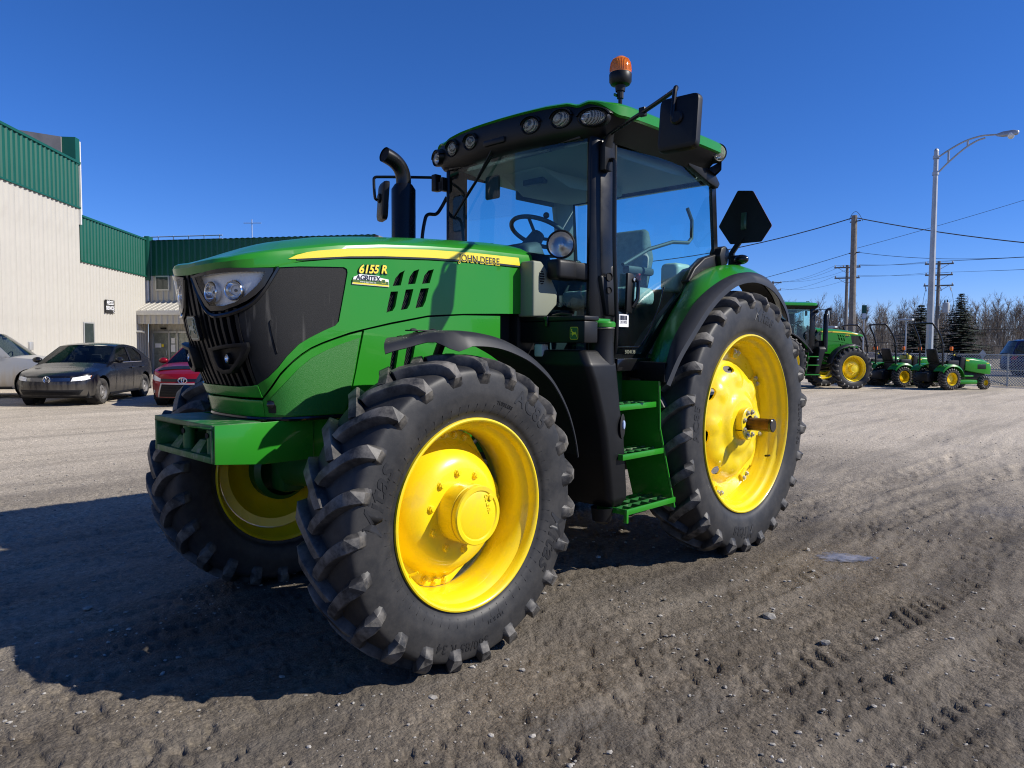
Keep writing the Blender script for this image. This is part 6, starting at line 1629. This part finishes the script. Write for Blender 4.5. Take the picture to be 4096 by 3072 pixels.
# dark blue SUV beyond the fence
BV = car('dark_blue_suv', 'dark blue sport utility vehicle standing beyond the chain-link fence', car_paint('dark_blue_car_paint', (.010, .012, .05), .3, .3, mudk=.3), (-41.0, -2.6), math.radians(118), L_=5.0, W_=1.95, H_=1.86, wb=2.9, fo=.95, belt=1.12, hood_f=1.0, cowl=1.2, wr=.38, ws=(1.0, .40), rear=(-2.0, -2.3), deck=1.15, trunk=False, bot=.30, group='vehicles beyond the fence')
for y in (1, -1):
    fp(BV, [(.70, .85), (.86, .85), (.86, 1.05), (.70, 1.05)], 'redlens', 'tail_lamp', .012, .02, .06, y, True)
# ================================================================ machines parked at the back right
HD = math.radians(144)
def place(root, contact, local, az, k=1.):
    c, s = math.cos(az), math.sin(az)
    root.matrix_basis = RZ(az, (contact[0]-(local[0]*c-local[1]*s), contact[1]-(local[0]*s+local[1]*c), 0)) @ Matrix.Translation((1.4, 0, 0))
T2 = copy_tree(TR, None, skip=('beacon', 'warning_plate', 'marker_lamp', 'axle_bar', 'end_cap', 'work_light', 'light_arm', 'stock_sticker', 'glass_number', 'dealer_sticker', 'sticker_band', 'sticker_logo', 'tool_box'))
place(T2, (-21.87, -5.94), (2.765, -.875), HD)
tag(T2, 'green farm tractor seen from the side behind the big rear wheel', 'tractor')

def compact():
    root = thing('compact_tractor', 'x', 'tractor')
    def C_(n, mb, m, **k): return obj(n, mb, M[m], root, **k)
    sec = lambda x, w, z0, z1: [(x, -w, z0), (x, w, z0), (x, w, z1-.07), (x, w*.72, z1), (x, -w*.72, z1), (x, -w, z1-.07)]
    hd = C_('bonnet', MB().loft([sec(.95, .24, .62, 1.04), sec(1.3, .25, .56, 1.03), sec(1.75, .24, .50, .97), sec(2.02, .21, .48, .88), sec(2.10, .17, .52, .80)]), 'green', bevel=.02)
    for sg in (1, -1):
        obj('stripe', MB().loft([[(.96, sg*.244, .93), (.96, sg*.247, .93), (.96, sg*.247, .975), (.96, sg*.244, .975)], [(1.95, sg*.222, .83), (1.95, sg*.225, .83), (1.95, sg*.225, .86), (1.95, sg*.222, .86)]]), M['stripe'], hd)
        obj('headlight', MB().box((2.055, sg*.13, .78), (.08, .12, .07), None), M['lamp'], hd, bevel=.02)
        obj('side_grille', MB().box((1.62, sg*.243, .74), (.36, .012, .16), None), M['black'], hd, bevel=.02)
        fn = MB(); rows = []
        for a in np.linspace(math.radians(5), math.radians(150), 16):
            rows.append([(-.0+.46*math.cos(a), sg*y, .37+.44*math.sin(a)+d) for y, d in ((.30, .0), (.5, .02), (.66, .0), (.68, -.05))])
        f = C_('fender', fn.sheet(rows if sg < 0 else [r[::-1] for r in rows], .015), 'green')
        obj('orange_lamp', MB().box((-.06, sg*.62, 1.33), (.05, .10, .13), None), M['orange'], f, bevel=.01)
        obj('lamp_bracket', MB().tube([(-.1, sg*.50, 1.25), (-.08, sg*.60, 1.27)], .015, 6), M['black'], f)
        for nm, x, r, hwid, y in (('rear', 0, .37, .14, .52), ('front', 1.48, .235, .09, .46)):
            nl = 22 if nm == 'rear' else 16
            me, P = tyre(r, r*.56, hwid, nl, sg, lug=.022, lead=.3, wb=.05, wt=.03)
            me.materials.append(M['rubber'])
            w = obj('wheel', MB().lathe([(r*.58, hwid*.85), (r*.55, hwid*.87), (r*.50, hwid*.6), (r*.48, hwid*.1), (r*.3, hwid*.1), (r*.26, hwid*.35), (1e-3, hwid*.35)], 28, MY(sg)), M['yellow'], root, M=Matrix.Translation((x, sg*y, r-.012)), ang=40)
            obj('tyre', me, None, w)
    C_('platform', MB().bb(.28, 1.0, -.52, .52, .42, .47), 'green', bevel=.02)
    C_('chassis', MB().bb(-.35, 1.9, -.14, .14, .28, .60), 'black', bevel=.03)
    C_('front_axle', MB().tube([(1.48, -.42, .26), (1.48, .42, .26)], .04, 8), 'black')
    C_('rear_axle', MB().tube([(0, -.45, .36), (0, .45, .36)], .08, 10), 'black')
    C_('cowl', MB().loft([[(.72, -.2, .5), (.98, -.2, .5), (.98, .2, .5), (.72, .2, .5)], [(.80, -.2, 1.08), (.98, -.24, 1.04), (.98, .24, 1.04), (.80, .2, 1.08)]]), 'black', bevel=.03)
    A = AXM((-.5, 0, .85), (.70, 0, 1.18))
    sw = C_('steering_wheel', MB().tube([A @ Vector((.17*math.cos(t), .17*math.sin(t), 0)) for t in np.linspace(0, 2*math.pi, 21)], .014, 6, caps=False), 'black')
    obj('column', MB().tube([A @ Vector((0, 0, 0)), (.86, 0, 1.02)], .03, 8), M['black'], sw)
    st = C_('seat', MB().bb(-.12, .32, -.23, .23, .82, .93), 'black', bevel=.04)
    obj('backrest', MB().loft([[(-.16, -.22, .88), (-.06, -.22, .88), (-.06, .22, .88), (-.16, .22, .88)], [(-.26, -.2, 1.32), (-.18, -.2, 1.32), (-.18, .2, 1.32), (-.26, .2, 1.32)]]), M['black'], st, bevel=.04)
    obj('seat_base', MB().bb(-.1, .25, -.2, .2, .55, .82), M['black'], st)
    rp = C_('roll_bar', MB().tube(cat([(-.22, -.46, .42), (-.22, -.46, 1.0), (-.24, -.45, 1.45), (-.36, -.44, 1.78), (-.56, -.40, 2.08), (-.60, -.30, 2.14), (-.60, .30, 2.14), (-.56, .40, 2.08), (-.36, .44, 1.78), (-.24, .45, 1.45), (-.22, .46, 1.0), (-.22, .46, .42)], 4), .030, 8), 'black_frame')
    for sg in (1, -1): obj('hinge', MB().box((-.24, sg*.455, 1.42), (.10, .07, .12), None), M['black'], rp, bevel=.015)
    C_('lever_console', MB().bb(.05, .5, -.42, -.30, .7, .95), 'black', bevel=.03)
    lv = C_('lever', MB().tube([(.3, -.36, .94), (.34, -.36, 1.12)], .012, 6), 'black')
    obj('knob', MB().ball((.34, -.36, 1.13), .028, 10, 6), M['stripe'], lv)
    C_('cutting_deck', MB().bb(.35, 1.15, -.55, .55, .18, .32), 'green', bevel=.05)
    C_('hitch', MB().bb(-.6, -.3, -.25, .25, .25, .55), 'black', bevel=.04)
    return root
cA = compact()
cA['group'] = 'compact tractors lined up by the fence'
place(cA, (-23.79, -3.36), (0, -.52), math.radians(150)); cA.matrix_basis = cA.matrix_basis @ Matrix.Translation((-1.4, 0, 0)) @ Matrix.Scale(1.08, 4)
cA['label'] = 'small green compact tractor standing nearest the chain-link fence, rightmost of three'
cB = copy_tree(cA); place(cB, (-24.50, -5.08), (0, -.52), math.radians(150)); cB.matrix_basis = cB.matrix_basis @ Matrix.Translation((-1.4, 0, 0)) @ Matrix.Scale(1.08, 4)
cB['label'] = 'small green compact tractor with black roll bar, middle of the three by the fence'
cC = copy_tree(cA); place(cC, (-25.0, -6.25), (0, -.52), math.radians(150)); cC.matrix_basis = cC.matrix_basis @ Matrix.Translation((-1.4, 0, 0)) @ Matrix.Scale(1.08, 4)
cC['label'] = 'small green compact tractor half hidden behind the side-on farm tractor'
# a folded seat on the middle one shows its yellow cushion; red slatted guard on the hidden one
rg = obj('slat_guard', MB().bb(-.55, -.53, .0, .52, 1.28, 1.55), M['redlens'], cC)
for k in range(6): obj('guard_slat', MB().bb(-.57, -.55, .03+.085*k, .07+.085*k, 1.28, 1.55), M['redlens'], rg)
obj('yellow_cushion', MB().bb(.28, .42, -.22, .22, 1.02, 1.22), M['stripe'], cB, bevel=.04, M=Matrix.Rotation(.25, 4, 'Y'))

# ================================================================ lamp standards and poles
M['galv'] = mat('galvanised_steel', (.42, .43, .43), .45, metal=.5, noise=(2, .15))
M['wood'] = mat('weathered_wood_pole', (.20, .18, .155), .85, noise=(6, .3), bump=(30, .5, .01))
M['conc'] = mat('grey_metal_box', (.50, .52, .52), .5, noise=(3, .1))
M['wire'] = mat('black_cable', (.03, .03, .032), .6)
right = Vector((math.cos(YAW-math.pi/2), math.sin(YAW-math.pi/2), 0))
lb = Vector((-27.8, -5.03, 0))
ls = thing('street_lamp', 'tall grey steel street lamp with curved double arm behind the compact tractors', 'street lamp', lb)
obj('pole', MB().tube([(0, 0, 0), (0, 0, 9.25)], [.15, .085], 8), M['galv'], ls, ang=20)
obj('pole_cap', MB().lathe([(.09, 9.25), (.06, 9.32), (1e-3, 9.36)], 8), M['galv'], ls)
obj('base_plate', MB().box((0, 0, .03), (.45, .45, .06), None), M['galv'], ls)
ad = Vector((-.22, .975, 0)).normalized()
def AP(d, z): return (ad.x*d, ad.y*d, z)
a1 = cat([AP(.05, 8.98), AP(.45, 9.24), AP(.95, 9.50), AP(1.45, 9.62), AP(1.75, 9.62), AP(2.05, 9.60)], 4)
a2 = cat([AP(.05, 8.35), AP(.45, 8.78), AP(.95, 9.22), AP(1.35, 9.46), AP(1.62, 9.53)], 4)
obj('upper_arm', MB().tube(a1, .032, 8), M['galv'], ls); obj('lower_arm', MB().tube(a2, .032, 8), M['galv'], ls)
for d, z0, z1 in ((.42, 8.74, 9.22), (1.05, 9.28, 9.52)): obj('arm_strut', MB().tube([AP(d, z0), AP(d, z1)], .04, 6), M['galv'], ls)
for z in (9.0, 8.36): obj('pole_clamp', MB().lathe([(.12, z-.06), (.12, z+.06), (.08, z+.06)], 12), M['galv'], ls)
hA = Matrix(((ad.x, -ad.y, 0, ad.x*2.0), (ad.y, ad.x, 0, ad.y*2.0), (0, 0, 1, 9.58), (0, 0, 0, 1)))
hd_ = obj('lamp_head', MB().loft([[hA @ Vector(p) for p in ((x, -w, z0), (x, w, z0), (x, w*.8, z1), (x, -w*.8, z1))] for x, w, z0, z1 in ((-.03, .05, -.03, .05), (.18, .11, -.07, .10), (.5, .14, -.08, .11), (.66, .10, -.05, .08), (.70, .05, 0, .05))]), M['galv'], ls, bevel=.02)
obj('lamp_glass', MB().ball(hA @ Vector((.44, 0, -.07)), .15, 16, 8, (1.15, .8, .9)), M['lamp'], hd_)
def small_lamp(p, h, lab):
    t = thing('parking_lamp', lab, 'lamp post', p, 0, 'flat-headed lamp posts across the road')
    obj('pole', MB().tube([(0, 0, 0), (0, 0, h)], [.06, .045], 6), M['galv'], t)
    obj('lamp_head', MB().box((0, 0, h+.06), (.5, .9, .14), RZ(0)), M['conc'], t, bevel=.03)
small_lamp((-52.56, -13.04, 0), 3.35, 'thin lamp post with flat head left of the tall street lamp')
small_lamp((-50.97, -17.8, 0), 2.85, 'thin lamp post with flat head above the side-on tractor bonnet')
def sign_post():
    t = thing('road_sign', 'small green and white sign on a thin grey post before the trees', 'sign', (-47.0, -14.06, 0), math.radians(20))
    obj('post', MB().tube([(0, 0, 0), (0, 0, 4.2)], .05, 6), M['galv'], t)
    obj('sign_plate', MB().bb(.05, .07, -.15, .15, 3.3, 4.25), M['clad_green'], t)
    obj('sign_panel', MB().bb(.071, .075, -.11, .11, 3.35, 3.7), M['white'], t)
sign_post()
dsn = thing('diamond_sign', 'pale diamond-shaped sign plate behind the chain-link fence', 'sign', (-33.0, -4.25, 0), math.radians(25))
obj('post', MB().tube([(0, 0, 0), (0, 0, 1.0)], .03, 6), M['galv'], dsn)
obj('sign_plate', MB().prism([(-.15, 0), (0, -.2), (.15, 0), (0, .2)], .035, .045, Matrix(((0, 0, 1, 0), (1, 0, 0, 0), (0, 1, 0, 1.18), (0, 0, 0, 1)))), M['conc'], dsn)
# wooden corner pole
P1 = Vector((-34.5, -10.40, 0))
p1 = thing('wooden_pole', 'plain wooden utility pole left of the street lamp, carrying twisted cable', 'utility pole', P1)
obj('pole', MB().tube([(0, 0, 0), (.03, -.05, 8.2)], [.175, .14], 10), M['wood'], p1)
obj('cable_loop', MB().tube(cat([(.2, -.25, 7.95), (.1, -.15, 8.25), (0, 0, 8.40), (-.1, .15, 8.25), (-.2, .3, 7.9)], 4), .012, 5), M['wire'], p1)
for z in (7.9, 6.3): obj('bracket', MB().tube([(-.1, -.3, z), (.1, .3, z)], .03, 6), M['iron'], p1)
def power_pole(p, h, az, lab, tr=0):
    t = thing('power_pole', lab, 'utility pole', p, az, 'power poles beside the far road')
    obj('pole', MB().tube([(0, 0, 0), (0, 0, h)], [.20, .14], 8), M['wood'], t)
    for k, (z, w) in enumerate(((h-.25, 1.25), (h-1.35, 1.2))+(((h-2.4, 1.3),) if tr else ())):
        c = obj('crossarm', MB().box((.12, 0, z), (.12, 2*w, .14), RZ(0)), M['wood'], t)
        for y in ((-.92, .92) if k else (-.92, -.3, .92)): obj('insulator', MB().lathe([(.05, 0), (.08, .06), (.05, .10), (.07, .16), (1e-3, .2)], 8, Matrix.Translation((.12, y*w, z+.07))), M['conc'], c)
        for s_ in (1, -1): obj('brace', MB().tube([(.1, s_*.7*w, z-.05), (.1, 0, z-.6)], .025, 5), M['galv'], c)
        if k == 2:
            for y in (-.9, .1, .75): obj('fuse_cutout', MB().tube([(.2, y*w, z-.05), (.32, y*w+.12, z-.55)], .05, 6), M['conc'], c)
    if tr:
        for y in (-.62, .72):
            tf = obj('transformer', MB().lathe([(.30, 0), (.31, .05), (.31, .95), (.26, 1.0), (1e-3, 1.02)], 18, Matrix.Translation((.1, y, h-5.1))), M['conc'], t, ang=30)
            for dy in (-.12, .12): obj('bushing', MB().lathe([(.04, 1.0), (.06, 1.12), (.03, 1.3)], 8, Matrix.Translation((.1, y+dy, h-5.1))), M['iron'], tf)
        for y in (-1.2, 1.2): obj('drop_lead', MB().tube(cat([(.2, y*.9, h-2.6), (.3, y*1.1, h-4.2), (.25, y*.9, h-5.6), (.2, y*.3, h-6.2)], 4), .018, 4), M['wire'], t)
    return t
pp2 = (-77.3, -17.35, 0); pp3 = (-74.85, -25.3, 0); pp4 = (-103.8, -46.7, 0)
AZP = math.radians(20)
power_pole(pp2, 9.95, AZP, 'power pole carrying two grey transformers right behind the street lamp', 1)
power_pole(pp3, 9.95, AZP, 'power pole with two crossarms close to the plain wooden pole', 0)
power_pole(pp4, 11.3, AZP, 'farthest power pole with crossarms, just above the rear fender', 0)
def wire(name, a, b, sag, r, lab, grp='overhead wires'):
    r *= .75
    a, b = Vector(a), Vector(b)
    pts = [a.lerp(b, t)-Vector((0, 0, sag*4*t*(1-t))) for t in np.linspace(0, 1, 22)]
    return tag(obj(name, MB().tube(pts, r, 5), M['wire']), lab, 'wire', grp)
top1 = P1+Vector((.03, -.05, 8.1))
wire('twisted_cable', top1, (-36.5, 6.5, 5.0), .55, .035, 'thick twisted cable falling from the wooden pole to the right edge')
wire('twisted_cable', top1, (-30.0, -29.5, 6.7), .9, .035, 'thick twisted cable running left from the wooden pole behind the plate')
wire('wire', P1+Vector((0, 0, 6.35)), (-34.0, -24.6, 3.8), .25, .018, 'thin wire dropping left from the middle of the wooden pole')
wire('wire', P1+Vector((0, 0, 6.5)), (-44.0, 3.5, 11.8), .2, .014, 'thin wire rising from the wooden pole to the upper right edge')
wire('wire', P1+Vector((0, 0, 6.35)), (-31.5, -1.0, 5.25), .30, .016, 'thin sagging wire from the wooden pole past the street lamp')
def polepts(p, h): 
    R = Matrix.Rotation(AZP, 4, 'Z'); return [Vector(p)+(R @ Vector((.12, y, z))) for y, z in ((-1.15, h), (-.35, h), (1.15, h), (-1.1, h-1.1), (1.1, h-1.1))]
q2, q3, q4 = polepts(pp2, 9.95), polepts(pp3, 9.95), polepts(pp4, 11.3)
nmw = ['outermost upper', 'inner upper', 'near upper', 'outer lower', 'near lower']
for k in range(5):
    wire('wire', q2[k], q3[k], .18, .016, 'thin '+nmw[k]+' line between transformer pole and its left neighbour', 'power lines')
    wire('wire', q3[k], q4[k], .7, .016, 'thin '+nmw[k]+' line running left to the farthest power pole', 'power lines')
    wire('wire', q2[k], Vector((-79, 22, 11.0 if k < 3 else 9.6))+Vector((0, .5*k, 0)), .5, .016, 'thin '+nmw[k]+' line from transformer pole to the right edge', 'power lines')
wire('wire', Vector((-76.9, -17.2, 3.1)), (-70, 20, 4.4), .35, .03, 'dark low cable crossing in front of the trees at upper right', 'low cables')
wire('wire', (-70, -34, 2.7), (-66, 14, 1.9), .75, .035, 'dark low cable sagging across the tree trunks', 'low cables')

# ================================================================ chain-link fence
fA, fB = Vector((-30.6, -9.4, 0)), Vector((-26.2, 4.5, 0))
fd = (fB-fA); FL = fd.length; fz = math.atan2(fd.y, fd.x)
fe_ = thing('chain_link_fence', 'low chain-link fence with grey rails along the yard edge', 'fence', fA, fz)
for x in np.arange(0, FL+.01, 2.43): obj('fence_post', MB().tube([(x, 0, -.1), (x, 0, 1.24)], .032, 8), M['galv'], fe_)
for z in (1.2, .62): obj('fence_rail', MB().tube([(0, 0, z), (FL, 0, z)], .022, 6), M['galv'], fe_)
for x in np.arange(0, FL-2, 4.86): obj('fence_brace', MB().tube([(x, .01, .62), (x+2.43, .01, .05)], .02, 6), M['galv'], fe_)
net = MB(); H_ = 1.17; st_ = .10
for k in range(int((FL+H_)/st_)):
    x = k*st_-H_
    for s_ in (1, -1):
        p = [(x, 0), (x+H_, H_)] if s_ > 0 else [(x, H_), (x+H_, 0)]
        (xa_, za), (xb_, zb) = p
        if xa_ < 0: za += (zb-za)*(-xa_)/(xb_-xa_); xa_ = 0
        if xb_ > FL: zb = za+(zb-za)*(FL-xa_)/(xb_-xa_); xb_ = FL
        if xb_ > xa_: net.tube([(xa_, s_*.004, za+.03), (xb_, s_*.004, zb+.03)], .010, 3, caps=False)
obj('wire_mesh', net, M['galv'], fe_, kind='stuff')
# verge and road beyond the fence
M['verge'] = mat('dry_grass_verge', (.25, .215, .14), .95, noise=(1.2, .3), bump=(8, .6, .05))
M['road'] = mat('grey_asphalt', (.09, .088, .085), .9, noise=(.8, .15))
def strip(name, d0, d1, z, m, w=160):
    n = Vector((-fd.y, fd.x, 0)).normalized(); u = fd.normalized(); c = fA+fd*.5
    o = obj(name, MB().add([c-u*w+n*d0+V(0, 0, z), c+u*w+n*d0+V(0, 0, z), c+u*w+n*d1+V(0, 0, z), c-u*w+n*d1+V(0, 0, z)], [(0, 1, 2, 3)]), M[m], norm=False)
    return struct(o)
strip('verge', .3, 9, .012, 'verge'); strip('road', 9, 17, .016, 'road'); strip('far_field', 17, 170, .020, 'verge')

# ================================================================ trees
M['bark'] = mat('grey_bark', (.19, .165, .145), .9, noise=(2, .35))
M['twig'] = mat('twigs', (.215, .178, .14), .9, noise=(.6, .3))
M['needle'] = mat('spruce_needles', (.014, .026, .013), .85, noise=(1.2, .45))
def bare_tree(seed, h):
    rs = random.Random(seed); tr_ = MB(); tw = MB()
    def limb(mb, p, d, l, r, n, lvl):
        pts = [p]; q = p.copy(); dd = d.copy()
        for k in range(n):
            dd = (dd+Vector((rs.uniform(-.07, .07), rs.uniform(-.07, .07), rs.uniform(.0, .10)))).normalized()
            q = q+dd*(l/n); pts.append(q.copy())
        mb.tube(pts, [r*(1-.8*i/n) for i in range(n+1)], 3 if lvl else 6, caps=False)
        return pts
    stems = rs.choice((1, 1, 2, 2, 3))
    for s_ in range(stems):
        b = Vector((rs.uniform(-.5, .5), rs.uniform(-.5, .5), -.1)) if stems > 1 else Vector((0, 0, -.1))
        tl = limb(tr_, b, Vector((rs.uniform(-.12, .12), rs.uniform(-.12, .12), 1)), h*rs.uniform(.80, 1.), .085*h/9, 7, 0)
        for k in range(int(38/stems**.4)):
            t = rs.uniform(.18, .98); i = min(int(t*7), 6); p = tl[i].lerp(tl[i+1], t*7-i)
            a = rs.uniform(0, 6.28); up = rs.uniform(.9, 2.2)
            d = Vector((math.cos(a), math.sin(a), up)).normalized()
            l = h*rs.uniform(.14, .34)*(1.15-t*.75)
            pts = limb(tw, p, d, l, .032*h/9, 4, 1)
            for j in range(6):
                i2 = rs.randrange(1, 5); a2 = rs.uniform(0, 6.28)
                d2 = (d*.7+Vector((math.cos(a2), math.sin(a2), rs.uniform(.1, 1.0)))*.6).normalized()
                p2 = limb(tw, pts[i2], d2, l*rs.uniform(.3, .65), .017*h/9, 2, 2)
                for m in range(3):
                    a3 = rs.uniform(0, 6.28)
                    d3 = (d2+Vector((math.cos(a3), math.sin(a3), rs.uniform(0, .9)))*.6).normalized()
                    limb(tw, p2[rs.randrange(1, 3)], d3, l*rs.uniform(.15, .4), .011*h/9, 1, 2)
    a = mesh_of('trunk', tr_, norm=False); a.materials.append(M['bark'])
    b = mesh_of('crown', tw, norm=False); b.materials.append(M['twig'])
    return a, b
VAR = [bare_tree(11+k, 9.) for k in range(7)]
rs = random.Random(4)
LEAN = ['slender', 'broad', 'many-stemmed', 'tall', 'low', 'crooked', 'thin']
tn = 0
for row, (dd_, cnt) in enumerate(((112, 44), (122, 44), (134, 44))):
    for k in range(cnt):
        px_ = 2500+(1720)*(k+rs.uniform(-.3, .3)+.17*row)/(cnt-1)
        a = YAW-math.atan((px_-2048)/2938.)
        d = dd_+rs.uniform(-4, 4)
        vi = rs.randrange(7); s_ = rs.uniform(.62, .92)*(1+.06*row)*(.93 if 3480 < px_ < 3620 else 1)
        t = thing('bare_tree', 'leafless grey deciduous tree in the row behind the far road', 'tree', (CAM.x+d*math.cos(a), CAM.y+d*math.sin(a), 0), rs.uniform(0, 6.28), 'leafless trees in the wood behind the far road', M=RZ(rs.uniform(0, 6.28), (CAM.x+d*math.cos(a), CAM.y+d*math.sin(a), 0)) @ Matrix.Scale(s_, 4))
        obj('trunk', VAR[vi][0], None, t); obj('crown', VAR[vi][1], None, t)
# undergrowth that reads as one mass
br_ = MB(); rsn = random.Random(9)
for k in range(9000):
    px_ = rsn.uniform(2880, 4250); a = YAW-math.atan((px_-2048)/2938.); d = rsn.uniform(104, 140)
    p = Vector((CAM.x+d*math.cos(a), CAM.y+d*math.sin(a), 0)); l = rsn.uniform(.8, 3.4)
    q = p+Vector((rsn.uniform(-.6, .6), rsn.uniform(-.6, .6), l))
    e = Vector((right.x, right.y, 0))*.022
    br_.add([p-e, p+e, q+e*.4, q-e*.4], [(0, 1, 2, 3)])
o = obj('undergrowth', br_, M['twig'], norm=False); o['kind'] = 'stuff'; tag(o, 'tangled bare brush along the foot of the wood', 'brush')
def spruce(seed, h):
    rs = random.Random(seed); nb = MB(); tk_ = MB().tube([(0, 0, -.1), (0, 0, h*.97)], [.16*h/6, .02], 7)
    z = .25
    while z < h*.985:
        f = 1-z/h; rad = h*.44*(f**.9)+.06; n = int(9+9*f)
        for k in range(n):
            a = 2*math.pi*(k+rs.random())/n; l = rad*rs.uniform(.70, 1.12); dr = rs.uniform(-.28, -.02) if f < .85 else rs.uniform(-.15, .1)
            d = Vector((math.cos(a), math.sin(a), dr)).normalized(); s_ = Vector((-math.sin(a), math.cos(a), 0))
            p = Vector((0, 0, z))
            m = max(3, int(l/.14))
            for j in range(m):
                t = (j+.6)/m; c = p+d*l*t+Vector((0, 0, .10*l*t*t)); w = (.28*l*(1-t)+.09)*rs.uniform(.6, 1.2)
                for sd in (1, -1):
                    e = c+s_*sd*w+d*w*.55+Vector((0, 0, rs.uniform(-.09, .02)))
                    b1 = c-d*.045; b2 = c+d*.075
                    nb.add([b1, b2+Vector((0, 0, -.04)), e], [(0, 1, 2)])
                nb.add([c+s_*.02-d*.05, c-s_*.02-d*.05, c+d*.13+Vector((0, 0, -.10*rs.random()))], [(0, 1, 2)])
        z += (.11+.13*f)*rs.uniform(.7, 1.2)
    a = mesh_of('trunk', tk_); a.materials.append(M['bark']); b = mesh_of('crown', nb, norm=False); b.materials.append(M['needle'])
    return a, b
sp_a, sp_b = spruce(2, 6.0), spruce(8, 5.2)
def tree_at(me, p, s_, lab, wd=1.):
    t = thing('spruce_tree', lab, 'tree', group='dark spruces across the road', M=RZ(0, p) @ Matrix.Diagonal((s_*wd, s_*wd, s_, 1)))
    obj('trunk', me[0], None, t); obj('crown', me[1], None, t)
tree_at(sp_a, (-63.15, -12.05, 0), .99, 'dark pointed spruce tree to the right of the street lamp', 1.12)
tree_at(sp_b, (-67.3, -16.1, 0), 1.02, 'dark broad spruce tree directly behind the street lamp', 1.45)
# dark green tank-like shed glimpsed at the right edge among the trees
